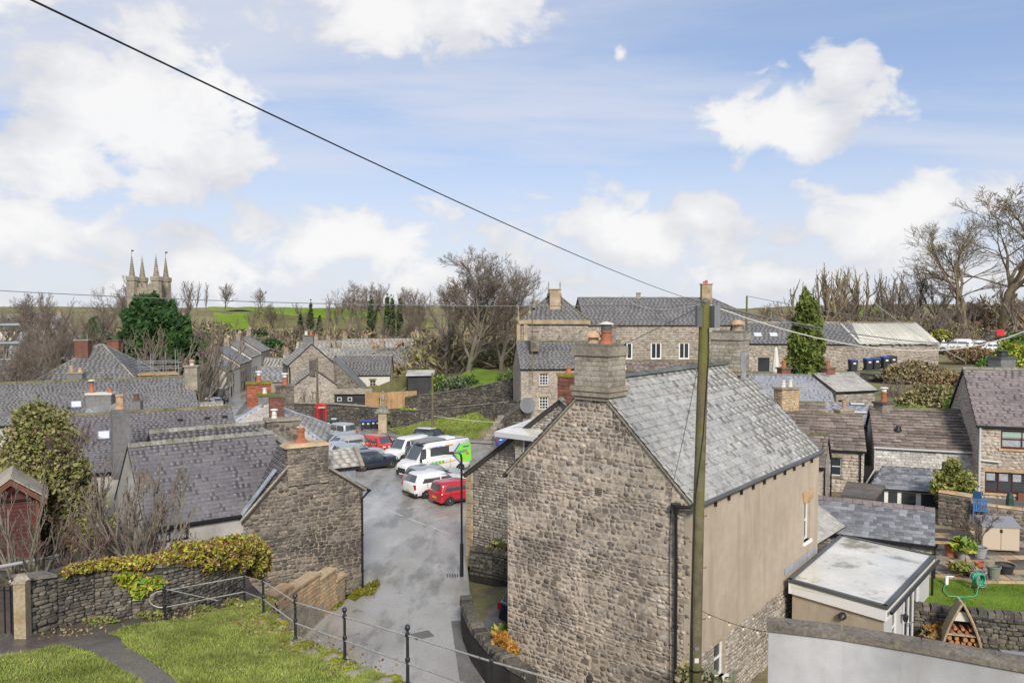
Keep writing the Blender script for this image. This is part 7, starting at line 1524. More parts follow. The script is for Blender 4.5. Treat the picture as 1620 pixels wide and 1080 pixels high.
    KK.box((L_ / 2 + .0, 0, hz * .58), .03, w * .9, hz * .16)('grille', 'car_plastic', rt)
    for s_ in (-1, 1):
        KK.hexa([(L_ * .455, s_ * w * .90, hz * .70), (L_ * .497, s_ * w * .58, hz * .70), (L_ * .47, s_ * w * .58, hz * .70), (L_ * .43, s_ * w * .88, hz * .70), (L_ * .445, s_ * w * .91, hz * .94), (L_ * .485, s_ * w * .60, hz * .92), (L_ * .46, s_ * w * .6, hz * .92), (L_ * .42, s_ * w * .88, hz * .94)])('headlight', 'lamp_glass', rt)
        KK.box((-L_ * .487, s_ * w * .82, bz * .66), .10, w * .24, bz * .30 if kind != 'bus' else bz * .5)('tail_light', 'tail_red', rt)
        m = MB(); m.box((wb * L_ - .16, s_ * (w + .08), bz - .02), .12, .17, .13); m.build('wing_mirror', MT[pt if kind != 'bus' else 'car_plastic'], rt)
        KK.box((.04 * L_, s_ * w * .985, bz * .84), .16, .03, .025)('door_handle', 'car_plastic', rt)
    for s_ in (-1, 1):
        for fx in ((.19, -.07, -.29) if kind not in ('bus',) else (.22, .345, -.14)):
            KK.box((fx * L_, s_ * w * .992, .26), .022, .03, bz * .72)('door_seam', 'car_plastic', rt)
        KK.box((-.0 * L_, s_ * w * .97, .20), L_ * .5, .05, .10)('sill', 'car_plastic', rt)
    KK.box((-L_ / 2 - .012, 0, .46), .02, .5, .11)('number_plate', 'plate_yellow', rt)
    KK.box((L_ / 2 + .022, 0, .30), .02, .5, .11)('number_plate', 'plate_white', rt)
    return rt
def cen(px, py, z=0): q = on(px, py, z); return q.x, q.y
vehicle('red city car with its rear towards the lane, nearest the quoined gable', -3.55, 50.7, .06, 37, 3.55, 1.64, 1.48, 'p_crimson', 'city')
vehicle('white sporty crossover with dark rear window, beside the red city car', -5.05, 52.85, .06, 37, 4.6, 1.88, 1.64, 'p_white', 'suv')
vehicle('silver car with arched roof parked between the white crossover and the minibus', -5.5, 55.3, .06, 37, 4.4, 1.8, 1.52, 'p_grey', 'suv')
bus = vehicle('white minibus with a lime green side panel in the middle of the square', -6.0, 59.4, .06, -137, 5.9, 2.05, 2.55, 'p_white', 'bus', cat='minibus', name='minibus')
vehicle('dark navy hatchback with pale wing stripes, right-hand end of the left row', *cen(589, 741), .06, 36, 3.9, 1.73, 1.45, 'p_navy', 'hatch')
vehicle('pale teal estate car behind the navy hatchback', *cen(566, 731), .06, 36, 4.3, 1.8, 1.55, 'p_teal', 'suv')
vehicle('white saloon with a sloping roof behind the teal estate', *cen(543, 725), .06, 36, 4.4, 1.8, 1.45, 'p_lilac', 'saloon')
vehicle('silver saloon facing the chimney, third from the front of the left row', *cen(540, 717), .06, -141, 4.5, 1.8, 1.45, 'p_silver', 'hatch')
vehicle('grey car roof just showing at the far end of the left row', *cen(529, 711), .06, -141, 4.3, 1.75, 1.45, 'p_grey', 'hatch')
vehicle('orange red small hatchback parked alone in the square', *cen(601, 716), .06, -47, 3.6, 1.63, 1.49, 'p_red', 'city')
vehicle('white van-based people carrier with roof bars next to the orange red car', *cen(644, 725), .06, -126, 4.2, 1.75, 1.80, 'p_white', 'van')
vehicle('white car roof between the people carrier and the minibus', *cen(668, 722), .06, -126, 4.2, 1.78, 1.5, 'p_white', 'hatch')
vehicle('dark small hatchback with white roof below the grass verge', *cen(685, 702), .06, -24, 3.75, 1.7, 1.42, 'p_black', 'mini', roofm='p_white')
vehicle('silver compact people carrier pulling away past the phone box', *cen(536, 694, -.3), -.22, 141, 3.85, 1.7, 1.6, 'p_silver', 'mpv')
vehicle('dark grey hatchback beside the phone box', *cen(487, 690, -.3), -.22, -52, 4.0, 1.75, 1.46, 'p_black', 'hatch')
vehicle('blue car roof glimpsed above the gable edge at the back of the square', *cen(818, 707), .06, 15, 4.3, 1.78, 1.5, 'p_blue', 'hatch')
vehicle('black hatchback tail poking out behind the tall rubble house', 1.5, 31.3, .12, 45, 4.2, 1.8, 1.52, 'p_navy', 'suv')
vehicle('dark blue camper van with white roof parked in the village street', *cen(349, 637, -1.9), -1.85, -80, 4.6, 1.8, 2.25, 'p_navy', 'van', roofm='p_white', cat='camper van', name='camper_van')
vehicle('white car seen over the mossy ridge at the street corner', *cen(331, 645, -1.2), -1.1, 150, 4.0, 1.7, 1.45, 'p_white', 'hatch')
vehicle('white hatchback parked side-on in the hillside yard', xa(1561, 99), 99, 6.98, -172, 4.2, 1.8, 1.5, 'p_white', 'hatch')
vehicle('white off-roader at the left of the hillside yard', xa(1512, 103), 103, 6.98, 150, 4.4, 1.85, 1.75, 'p_white', 'suv')
vehicle('pale car between the two other white cars of the hillside yard', xa(1535, 106), 106, 6.98, 160, 4.2, 1.8, 1.5, 'p_silver', 'hatch')
vehicle('silver car half hidden by the wall in front of the yard', xa(1493, 108), 108, 6.98, 170, 4.2, 1.8, 1.5, 'p_silver', 'hatch')
# minibus graphics: on its left side (local +y) and roof equipment
def bus_marks():
    B_ = bus; w = 2.05 / 2; L_ = 5.9
    def panel(nm, pts, mat, y, parent=B_):
        m = MB(); m.add([(x, y(z) , z) for x, z in pts], [tuple(range(len(pts)))]); return m.build(nm, MT[mat], parent)
    ys = lambda z, o=.03: w * (.985 if z < 1.25 else .985 - (z - 1.25) * .062) + o
    panel('green_panel', [(-1.2, 1.45), (-1.85, 2.15), (-2.85, 2.12), (-2.9, .75), (-1.95, .75)], 'p_green', lambda z: ys(z, .034))
    for a, b in (((-1.07, 1.45), (-1.80, 2.22)), ((-1.07, 1.45), (-1.9, .62))):
        d = Vector((b[0] - a[0], b[1] - a[1])).normalized() * .05; n = Vector((-d.y, d.x)) 
        panel('blue_chevron', [(a[0] - n.x, a[1] - n.y), (b[0] - n.x, b[1] - n.y), (b[0] + n.x, b[1] + n.y), (a[0] + n.x, a[1] + n.y)], 'ink_blue', lambda z: ys(z, .040))
    panel('orange_stripe', [(-2.4, 1.0), (1.2, .80), (1.2, .86), (-2.4, 1.06)], 'ink_orange', lambda z: ys(z, .030))
    panel('orange_stripe', [(2.1, .70), (2.75, .78), (2.75, .90), (2.1, .84)], 'ink_orange', lambda z: ys(z, .0) * .97)
    def text(s_, x, z, size, mat, o=.05):
        c = bpy.data.curves.new('lettering', 'FONT'); c.body = s_; c.size = size; c.extrude = .003; c.materials.append(MT[mat]); c.space_character = 1.05
        t_ = letters(c, B_)
        M_ = Matrix(((-1, 0, 0), (0, -.06, 1), (0, 1, 0))).to_4x4(); M_.translation = (x, ys(z, o), z); t_.matrix_local = M_
    text('GO', 1.25, 2.10, .20, 'ink_green'); text('BUSES ON', .85, 2.10, .20, 'ink_blue'); text('DEMAND', -.35, 2.12, .18, 'ink_red')
    text('CARERS', -1.55, 1.48, .26, 'ink_blue', .055)
    for x0, x1, z0, z1, mt_ in ((-2.1, -2.7, 1.86, 1.96, 'ink_blue'), (-2.1, -2.6, 1.70, 1.77, 'ink_orange'), (-2.35, -2.65, 1.30, 1.40, 'ink_red')):   # lines of small print too fine to read
        panel('print_line', [(x0, z0), (x1, z0), (x1, z1), (x0, z1)], mt_, lambda z: ys(z, .05))
    for k in range(4):
        m = MB(); m.add([(.95 - .32 * k, ys(.95, .04), .92), (.70 - .32 * k, ys(.95, .04), .92), (.70 - .32 * k, ys(1.1, .04), 1.10), (.95 - .32 * k, ys(1.1, .04), 1.10)], [(0, 1, 2, 3)]); m.build('green_square', MT['ink_green'], B_)
    KK.box((.5, 0, 2.55), 2.4, 1.3, .10)('roof_pod', 'plastic_grey', B_)
    KK.box((-1.2, 0, 2.54), 1.0, 1.0, .14)('air_conditioner', 'white_paint', B_)
    for s_ in (-1, 1): KK.tube([(-2.7, s_ * .75, 2.56), (1.6, s_ * .75, 2.56)], .025, 5)('roof_rail', 'car_plastic', B_)
bus_marks()
# ================================================================ POLES, LAMPS, WIRES
lp = thing('street_lamp', 'slim black street lamp with short arm at the corner of the quoined gable', 'street lamp', (-2.3, 36.2, 0))
x, y = -2.35, 36.2; KK.tube([(x, y, 0), (x, y, 1.6)], .085, 8)('base_column', 'black_paint', lp)
KK.tube([(x, y, 1.6), (x, y, 5.6), (x - .03, y, 5.78), (x - .12, y, 5.86), (x - .35, y, 5.88)], .05, 8)('column', 'black_paint', lp)
KK.hexa([(x - .85, y - .07, 5.80), (x - .35, y - .07, 5.80), (x - .35, y + .07, 5.80), (x - .85, y + .07, 5.80), (x - .80, y - .06, 5.90), (x - .35, y - .06, 5.92), (x - .35, y + .06, 5.92), (x - .80, y + .06, 5.90)])('lamp_head', 'black_paint', lp)
def pole(label, px, pyt, pyb_z, Y, r0=.14, r1=.10, arm=None):
    b = at(px, 600, Y); t = at(px, pyt, Y); rt = thing('utility_pole', label, 'pole', (b.x, Y, pyb_z)); KK.tube([(b.x, Y, pyb_z - .3), (b.x, Y, t.z)], [r0, r1], 10)('shaft', 'pole_wood', rt)
    if arm: m = MB(); m.tube([(b.x, Y, t.z - .1), (b.x + arm[0], Y, t.z + arm[1])], .04, 5); m.box((b.x + arm[0], Y, t.z + arm[1] - .05), .5, .2, .1); m.build('lamp_arm', MT['pole_wood'], rt)
    return Vector((b.x, Y, t.z))
p1 = pole('slender wooden pole rising from the verge behind the small dark hatchback', 684, 590, 0, 73.2)
p2 = pole('mossy wooden pole in front of the stone annex, beside the phone box', 502, 566, -.5, 86.2)
p3 = pole('thin wooden pole on the right of the hall, against its roof', 1180, 468, 6, 88, .13, .1)
p4 = pole('thin pole rising above the bushes at the corner of the mauve slate roof', 1527, 548, 4.5, 47, .05, .04)
p5 = pole('distant leaning street lamp pole in the village', 475, 517, 0, 160, .12, .1, arm=(-.6, .2))
p6 = pole('distant street lamp among the trees at far right', 1580, 482, 9, 110, .1, .08, arm=(-.7, .1))
tp = thing('telegraph_pole', 'tall mossy green telegraph pole in front of the rendered house', 'telegraph pole', (4.42, 18.5, 0))
xb, xt, PY = 4.41, 4.56, 18.5; zt = at(1114, 478, PY).z
KK.tube([(xb - .02, PY, 0), (xb, PY, 4.5), (xb + .04, PY, 8.0), (xt - .02, PY, zt - .3), (xt, PY, zt)], [.150, .140, .130, .118, .11], 20)('shaft', 'pole_wood', tp)
KK.lathe((xt, PY, zt), [(.13, 0), (.11, .05), (.02, .10)], 16)('pole_cap', 'grey_trim', tp)
KK.box((xt - .17, PY - .07, zt - .58), .12, .2, .50)('junction_box', 'grey_trim', tp)
KK.box((xt + .20, PY - .1, zt - .60), .15, .22, .52, .3)('junction_box', 'dish', tp)
KK.tube([(xt + .05, PY - .13, zt - .6), (xt + .06, PY - .14, zt - 1.2), (xb + .10, PY - .13, 9.6), (xb - .08, PY - .14, 8), (xb - .12, PY - .12, 5.8), (xb - .1, PY - .13, 2)], .012, 5)('riser_cable', 'black_paint', tp)
for k, z in enumerate(np.arange(3.9, 12, .62)):
    s_ = -1 if k % 2 else 1; KK.tube([(xb + s_ * .11, PY - .08, z), (xb + s_ * .20, PY - .1, z), (xb + s_ * .20, PY - .1, z + .035)], .012, 5)('step_bolt', 'rust_brown', tp)
for zz, hh, mm_ in ((5.0, .11, 'plate_white'), (5.3, .08, 'dish')):
    m = MB(); m.box((xb - .01, PY - .145, zz - .9), .10, .012, hh); m.build('tag', MT[mm_], tp)
KK.lathe((xb - .01, PY, 3.85), [(.15, 0), (.15, .05)], 16)('strap', 'black_paint', tp)
TOP = Vector((xt, PY - .05, zt - .04))
def wire(label, a, b, sag, r=.012, mat='wire', n=14, cat='cable'):
    a, b = Vector(a), Vector(b); pts = []
    for i in range(n + 1): t = i / n; p = a.lerp(b, t); p.z -= sag * 4 * t * (1 - t); pts.append(p)
    m = MB(); m.tube(pts, r, 5); o = m.build('overhead_cable', MT[mat], None); o['label'] = label; o['category'] = cat
wire('thick black cable crossing the sky from the top left down to the pole', at(20, -14, 3.2), TOP, .12, .0052)
wire('long sagging cable from the left edge across the village to the pole', at(-30, 458, 16), TOP, .16, .009, 'dish')
wire('pale cable sagging left from the pole top to the hall roof', TOP, at(985, 466, 60), .5, .016, 'wire_white')
wire('long pale cable from the pole to the right edge crossing above the metal barn roof', TOP, at(1640, 515, 34), 1.1, .017, 'wire_white')
wire('upper grey cable running right from the pole above the barn', TOP, at(1630, 525, 60), .9, .02, 'dish')
wire('thin dark cable from the right hand pole to the hall pole', p3, at(1560, 520, 110), .6, .03, 'dish')
wire('pale cable slanting down from the trees to the mauve roofed house', at(1380, 476, 90), p4 + Vector((0, 0, -.9)), .3, .022, 'wire_white')
wire('thin cable from the pole down to the mauve slate roof', TOP, p4, .35, .008, 'dish')
wire('thin cable from the pole to the white house below the hall', TOP, at(850, 580, 76), .6, .012, 'dish')
wire('dark cable dropping from the pole to the eaves of the tall house', TOP + Vector((0, 0, -.5)), fG.p(GW - .6, ZE + .3, .1), .15, .007)
wire('pale wire from the slender pole to the dark garden wall', p1 + Vector((0, 0, -4)), at(828, 668, 77), .2, .02, 'wire_white')
# festoon lights
fs_ = thing('festoon_lights', 'string of small outdoor bulbs running from the pole towards the white wall', 'string lights', (xb, 18.4, 6.5))
a, b = Vector((xb + .14, 18.45, at(1118, 965, 18.5).z)), at(1245, 1003, 17.0); pts = [a.lerp(b, i / 12) - UP * (.10 * 4 * (i / 12) * (1 - i / 12)) for i in range(13)]
KK.tube(pts, .007, 5)('flex', 'wire', fs_)
for i in (1, 4, 6, 8): KK.lathe(pts[i] - UP * .10, [(.02, 0), (.035, .03), (.028, .06), (.014, .075)], 8)('bulb', 'bulb', fs_); KK.lathe(pts[i] - UP * .03, [(.016, 0), (.014, .035)], 8)('bulb_holder', 'wire', fs_)
# ================================================================ RIGHT FOREGROUND: white wall, garden
ww = thing('white_wall', 'white rendered wall with dark weathered concrete coping at the bottom right', 'wall', (4.2, 13, 3))
W0 = at(1216, 985, 12.9); wpts = [(W0.x, 12.9), (at(1330, 1010, 12.6).x, 12.55), (at(1460, 1035, 12).x, 12.05), (at(1640, 1075, 11.4).x, 11.3), (9.9, 10.6)]
ztop = W0.z - .02
for i in range(len(wpts) - 1):
    a, b = Vector((*wpts[i], 0)), Vector((*wpts[i + 1], 0)); f = Fr(a, b - a); L_ = (b - a).length
    KK.fbox(f, 0, L_ + .003, 2.5, ztop - .10, -.22, 0)('wall_body', 'render_white', ww)
    KK.hexa([f.p(-.03 if i == 0 else 0, ztop - .10, .05), f.p(L_, ztop - .10, .05), f.p(L_, ztop - .10, -.29), f.p(-.03 if i == 0 else 0, ztop - .10, -.29), f.p(-.03 if i == 0 else 0, ztop - .005, .045), f.p(L_, ztop - .005, .045), f.p(L_, ztop + .03, -.285), f.p(-.03 if i == 0 else 0, ztop + .03, -.285)])('coping', 'concrete', ww)
# lawn, patio, walls
lz = 1.5
LW = [(xa(1472, 28.6), 28.7), (xa(1545, 28), 28.1), (xa(1680, 27.5), 27.2)]
clipped('lawn', [(LW[0][0] - .3, 28.8), (LW[1][0], 28.2), (LW[2][0] + 4, 26.8), (xa(1700, 31) + 3, 31), (xa(1560, 32), 31.2), (xa(1478, 32), 32.15)], lambda x, y: lz + 0 * np.asarray(y), MT['lawn'], .2, None, 1.2)
grass('lawn_blades', 'short bright green garden lawn beside the patio', [(LW[0][0] - .3, 28.8), (LW[1][0], 28.2), (LW[2][0] + 1, 27.2), (xa(1650, 31) + 1, 31), (xa(1560, 32), 31.2), (xa(1478, 32), 32.15)], 14000, lambda x, y: lz + 0 * y, .035, .012, 'lawn', seed=9)
stone_wall('garden_wall', 'drystone garden wall with upright coping stones below the bright lawn', [(LW[0][0] - .4, 28.6, .2, 1.42), (LW[1][0], 28.0, .2, 1.42), (LW[2][0], 27.1, .2, 1.42)], th=.4, h=.13, w=.32, limit=260, cope='stone', cw=.3, copeh=.2)
PTO = [(xa(1478, 32), 32.2), (xa(1560, 31.2), 31.25), (xa(1700, 31) + 3, 31.05), (30, 38), (24, 39.5), (18.2, 39.5), (17.8, 35)]
clipped('patio', PTO, lambda x, y: 1.55 + .0 * np.asarray(y), MT['path'], .3, None, 1.5)
pf_ = thing('paving', 'irregular brown and grey stone paving slabs of the patio', 'paving', (20, 33, 1.55)); r = random.Random(17)
yv = 31.4
while yv < 38.4:
    h_ = r.uniform(.4, .75); xv = 17.6 + (yv - 31.5) * .1
    while xv < 27.5:
        w_ = r.uniform(.5, 1.0)
        if inpoly(xv + w_ / 2, yv + h_ / 2 , [(p[0], p[1]) for p in PTO]): m = MB(); m.box((xv + w_ / 2, yv + h_ / 2, 1.552), w_ - .03, h_ - .03, .02 + r.uniform(0, .012)); m.build('slab', MT[r.choice(['sandstone', 'quoin', 'path', 'dressed', 'soil'])], pf_)
        xv += w_
    yv += h_
stone_wall('garden_wall', 'brown stone wall between the patio and the blue chair terrace', [(xa(1487, 39.5), 39.3, 1.5, 3.3), (xa(1541, 38.5), 38.4, 1.5, 3.25)], th=.5, h=.16, w=.34, limit=140, cope='flat', copemat='sandstone', mat='dark_rubble', core='dark_mortar', cw=.9, copeh=.08)
stone_wall('garden_wall', 'lower stone wall with buff coping behind the beige storage box', [(xa(1541, 38.6), 38.5, 1.5, 2.9), (xa(1680, 37.0), 37.0, 1.5, 2.75)], th=.3, h=.16, w=.34, limit=110, cope='flat', copemat='sandstone', mat='dark_rubble', core='dark_mortar', cw=.9, copeh=.08)
clipped('upper_terrace', [(xa(1541, 38.8), 38.8), (xa(1700, 37.3), 37.3), (32, 41), (25.5, 42.6), (24, 42)], lambda x, y: 2.25 + 0 * np.asarray(y), MT['pavement'], 1.5, None, 2)
# storage box
sb = thing('storage_box', 'beige plastic garden storage box with grey lid and two doors', 'storage box', at(1580, 870, 35.2))
o_ = on(1553, 871, 1.6); f = Fr((o_.x, o_.y, 1.62), (.985, -.17, 0)); m = MB(); m.fbox(f, 0, 1.55, .05, 1.12, -.8, 0); b_ = m.build('box_body', MT['plastic_beige'], sb)
for x0 in (.03, .79): KK.fbox(f, x0, x0 + .73, .08, 1.08, 0, .03)('door', 'plastic_beige', sb)
KK.hexa([f.p(-.03, 1.08, .06), f.p(1.58, 1.08, .06), f.p(1.58, 1.08, -.85), f.p(-.03, 1.08, -.85), f.p(-.03, 1.16, .06), f.p(1.58, 1.16, .06), f.p(1.58, 1.42, -.85), f.p(-.03, 1.42, -.85)])('lid', 'plastic_grey', sb)
KK.fbox(f, .73, .83, .86, 1.0, .03, .06)('latch', 'black_paint', sb)
# pots
def pot(label, px, py, z, r_, h_, mat, square=False, plant=None):
    q = on(px, py, z); rt = thing('plant_pot', label, 'plant pot', q); m = MB()
    m.lathe(q, [(r_ * .72, 0), (r_ * .95, h_ * .9), (r_ * 1.06, h_ * .9), (r_ * 1.06, h_), (r_ * .9, h_), (r_ * .85, h_ * .82), (.01, h_ * .8)], 4 if square else 16); m.build('pot_body', MT[mat], rt)
    KK.lathe(q + UP * h_ * .8, [(r_ * .84, 0), (r_ * .5, .03), (.01, .04)], 12)('soil', 'soil', rt)
    return q
pot('tall grey green pot, empty, beside the black tub', 1572, 914, 1.57, .26, .5, 'pot_green'); pot('wide black tub on the patio', 1590, 906, 1.57, .36, .38, 'pot_black'); pot('small terracotta pot behind the hose reel', 1549, 904, 1.57, .19, .42, 'terracotta')
q = pot('blue-grey tub with a bare shrub in front of the storage box', 1549, 881, 1.57, .33, .45, 'pot_grey'); q2 = pot('grey stone pot holding a bright green broad-leaved plant', 1522, 883, 1.57, .27, .38, 'pot_grey'); pot('terracotta pot half hidden by the drainpipe', 1503, 880, 1.57, .24, .5, 'terracotta'); q4 = pot('pale grey bowl behind the hose reel', 1545, 913, 1.57, .36, .28, 'pot_grey')
leaves('broad_leaf_plant', 'bright green broad-leaved plant spilling from the grey pot', q2 + UP * .35, [(0, 0, .2, .45, .4, .28)], 420, .22, 'bright_leaf', 21, cat='plant', elong=2, mats=(('bright_leaf', .8), ('gold_leaf', .2)))
pw = thing('raised_bed', 'small curved stone raised bed with green plants on the patio', 'raised bed', on(1525, 905, 1.57)); bp = [on(px, py, 1.57) for px, py in ((1500, 899), (1508, 905), (1520, 909), (1531, 909), (1536, 902), (1533, 893))]
for i in range(5):
    for k in range(3):
        m = MB(); a, b = bp[i], bp[i + 1]; f = Fr(a, b - a); m.fbox(f, .02, (b - a).length - .02, k * .13, k * .13 + .12, -.16, 0); m.build('stone', MT['sandstone'], pw)
leaves('plant', 'low green plants in the curved raised bed', on(1522, 900, 1.85), [(0, 0, .1, .5, .3, .16)], 500, .12, 'leaf_mix', 22, cat='plant')
# hose reel
hr = thing('hose_reel', 'green garden hose wound on a grey reel at the edge of the lawn', 'hose reel', on(1547, 930, 1.57)); q = on(1548, 929, 1.57); ax = Vector((.3, -1, 0)).normalized()
for k in range(5): m = MB(); c = q + UP * .34 + ax * (-.10 + k * .05); x_ = ax.cross(UP); m.tube([c + (x_ * math.cos(t) + UP * math.sin(t)) * (.22 + .01 * (k % 2)) for t in np.linspace(0, 2 * math.pi, 17)], .028, 6); m.build('hose_coil', MT['hose'], hr)
m = MB(); x_ = ax.cross(UP)
for s_ in (-1, 1): c = q + ax * .16 * s_; m.tube([c + x_ * .26, c + UP * .34, c - x_ * .26], .018, 5); m.tube([c + (x_ * math.cos(t) + UP * math.sin(t)) * .28 + UP * .34 for t in np.linspace(0, 2 * math.pi, 13)], .014, 5)
m.tube([q + UP * .5, q + x_ * .3 + UP * .95 - ax * .1, q + x_ * .45 + UP * .95], .018, 5); m.build('reel_frame', MT['plastic_grey'], hr)
hz_ = 1.545; KK.tube([q + UP * .1] + [on(px, py, hz_) for px, py in ((1545, 940), (1540, 943), (1520, 944), (1500, 942), (1493, 936), (1493, 929), (1497, 922))], .018, 6)('loose_hose', 'hose', hr)
tp_ = thing('tap_post', 'small white garden tap standpipe at the corner of the lawn', 'tap', on(1497, 922, 1.55)); q = on(1497, 922, 1.55); m = MB(); m.box((q.x, q.y, 1.5), .12, .12, .3); m.tube([q + UP * .28, q + UP * .3 + Vector((.25, -.1, 0))], .03, 6); m.build('tap_body', MT['white_paint'], tp_)
# edging, chair, parasol base things
m = MB(); P_ = [(xa(1478, 32), 32.05), (xa(1560, 31.15), 31.15), (xa(1700, 31) + 3, 30.95)]
eg = thing('stone_edging', 'pale stone edging between lawn and patio', 'edging', (P_[0][0], P_[0][1], 1.5))
for i in range(2):
    a, b = Vector((*P_[i], 1.5)), Vector((*P_[i + 1], 1.5)); n = int((b - a).length / .7)
    for k in range(n): m = MB(); f = Fr(a.lerp(b, k / n), b - a); m.fbox(f, .01, (b - a).length / n - .01, 0, .09, -.14, 0); m.build('slab', MT['sandstone'], eg)
gc = thing('garden_chair', 'blue slatted plastic garden armchair on the upper terrace', 'chair', at(1548, 815, 39.8)); q = on(1551, 819, 2.27); f = Fr(q + Vector((-.1, 0, 0)), (.96, -.28, 0))
KK.fbox(f, -.3, .3, .38, .43, -.25, .25)('seat', 'chair_blue', gc)
for k in range(6): KK.fbox(f, -.30 + k * .105, -.22 + k * .105, .43, .98, .20, .23)('back_slat', 'chair_blue', gc)
for a in (-.28, .28):
    for c in (-.22, .22): KK.fbox(f, a - .03, a + .03, 0, .4, c - .03, c + .03)('leg', 'chair_blue', gc)
    KK.fbox(f, a - .04, a + .04, .62, .66, -.25, .25)('armrest', 'chair_blue', gc)
KK.fbox(f, -.32, .32, .92, 1.0, .19, .24)('back_rail', 'chair_blue', gc)
gc2 = thing('garden_chair', 'second blue chair standing end-on behind the slatted armchair', 'chair', at(1541, 812, 40.2)); q = on(1541, 812, 2.27); f = Fr(q, (.5, -.86, 0)); KK.fbox(f, -.25, .25, .40, .45, -.25, .25)('seat', 'chair_blue', gc2); KK.prism(f, [(-.25, .45), (.25, .45), (.2, 1.1), (-.2, 1.1)], -.28, -.24)('backrest', 'chair_blue', gc2)
for a in (-.2, .2):
    for c in (-.2, .2): KK.fbox(f, a - .025, a + .025, 0, .4, c - .025, c + .025)('leg', 'chair_blue', gc2)
fp = thing('folded_parasol', 'dark green furled parasol cover leaning on the wall beside the brown cupboard', 'parasol', on(1596, 818, 2.27)); q = on(1597, 819, 2.27); KK.lathe(q, [(.14, 0), (.2, .1), (.17, 1.0), (.1, 1.25)], 8)('cover', 'green_door', fp)
# log store
lg = thing('log_store', 'pointed boat-shaped wooden log store filled with cut logs', 'log store', on(1530, 1035, .3)); q = on(1531, 1046, .3); q.y = 27.35; q.x = xa(1531, 27.35); f = Fr((q.x - .75, q.y, .3), (.96, -.28, 0))
Wl, Hl = 1.30, 2.0
def arch(t, s_): return (Wl / 2 + s_ * Wl / 2 * (1 - t ** 1.7), Hl * t)
for s_ in (-1, 1):
    for k in range(7):
        t0, t1 = k / 7, (k + 1) / 7; a, b = arch(t0, s_), arch(t1, s_); m = MB(); p = [f.p(a[0], a[1], .25), f.p(b[0], b[1], .25), f.p(b[0], b[1], -.35), f.p(a[0], a[1], -.35)]; e = f.u * (-s_ * .04); m.add(p + [v + e for v in p], [(0, 1, 2, 3), (7, 6, 5, 4), (0, 4, 5, 1), (1, 5, 6, 2), (2, 6, 7, 3), (3, 7, 4, 0)]); m.build('plank', MT['quoin'], lg)
    KK.tube([f.p(*arch(t, s_), .28) for t in np.linspace(0, 1, 9)], .045, 6)('rim', 'quoin', lg)
KK.prism(f, [arch(t, -1) for t in np.linspace(0, 1, 6)][::-1][0:] + [arch(t, 1) for t in np.linspace(0, .98, 6)], -.38, -.35)('back_board', 'dark_wood', lg)
KK.fbox(f, .12, Wl - .12, .82, .86, -.34, .24)('shelf', 'quoin', lg)
KK.prism(f, [(.38, 1.30), (Wl - .38, 1.30), (Wl / 2 + .15, 1.62), (Wl / 2 - .15, 1.62)], -.1, .1)('upper_shelf', 'canvas', lg)
r = random.Random(5)
for j in range(5):
    n = 8 - j
    for k in range(n):
        u = .16 + (k + .5 * (j % 2)) * (Wl - .34) / n + j * .03; KK.lathe(f.p(u + r.uniform(-.01, .01), .10 + j * .15, -.3), [(.07 + r.uniform(0, .02), 0), (.07 + r.uniform(0, .015), .5 + r.uniform(-.05, .06))], 6, axis=f.n)('log', 'log_end', lg)
for k in range(6): m = MB(); m.lathe(f.p(.35 + k * .12, .93 + (k % 2) * .1, -.3), [(.06, 0), (.06, .45)], 6, axis=f.n); m.build('log', MT['log_end' if k % 2 else 'brick'], lg)
m = MB(); m.tube([at(1497, 1012, 27.2), at(1502, 966, 27.7)], .03, 7); o = m.build('blue_pole', MT['blue_pole'], None); o['label'] = 'bright blue plastic pole leaning against the drystone wall'; o['category'] = 'pole'
leaves('shrub', 'small rust coloured bush beside the glazed doors of the garden room', on(1484, 1025, .3), [(0, 0, .4, .5, .45, .45)], 1500, .10, 'rust_leaf', 23, elong=2, mats=(('rust_leaf', .6), ('brown_leaf', .4)))
bx = thing('garden_sofa', 'grey rattan garden sofa corner at the bottom right', 'sofa', on(1608, 1045, .3)); f = Fr((xa(1601, 25.4), 25.5, .3), (.96, -.28, 0)); KK.fbox(f, 0, 2.0, 0, .9, -.2, 0)('backrest', 'plastic_grey', bx); KK.fbox(f, -.25, 0, 0, .55, -.2, .7)('armrest', 'plastic_grey', bx)
# furled parasol on the far terrace with its glass fence
q = at(1227, 594, 66); pr_ = thing('furled_parasol', 'tall furled cream parasol in front of the barn window', 'parasol', (q.x, 66, q.z)); KK.tube([(q.x, 66, q.z - .6), (q.x, 66, q.z + .3)], .04, 6)('pole', 'steel', pr_); KK.lathe((q.x, 66, q.z + .05), [(.22, 0), (.34, .3), (.28, 1.0), (.2, 1.6), (.16, 2.1), (.03, 2.4)], 9)('canopy', 'canvas', pr_)
fence('terrace_fence', 'low fence of pale posts along the terrace behind the blue-grey roof', [(xa(1198, 63), 63), (xa(1300, 63), 63.5)], 6.2, 7.2, .10, 'cream_paint', gap=.95, part='post', rail=True)
# lower-left sundries
m = MB(); c = on(0, 0, 0) if 0 else at(8, 620, 20)
for (py0, lb) in ((514, 'upper bare metal tube sticking in from the left edge'), (543, 'lower bare metal tube sticking in from the left edge')):
    m = MB(); m.tube([at(-60, py0 + 1, 9.0), at(31, py0, 9.0)], .02, 8); o = m.build('scaffold_tube', MT['steel'], None); o['label'] = lb; o['category'] = 'tube'
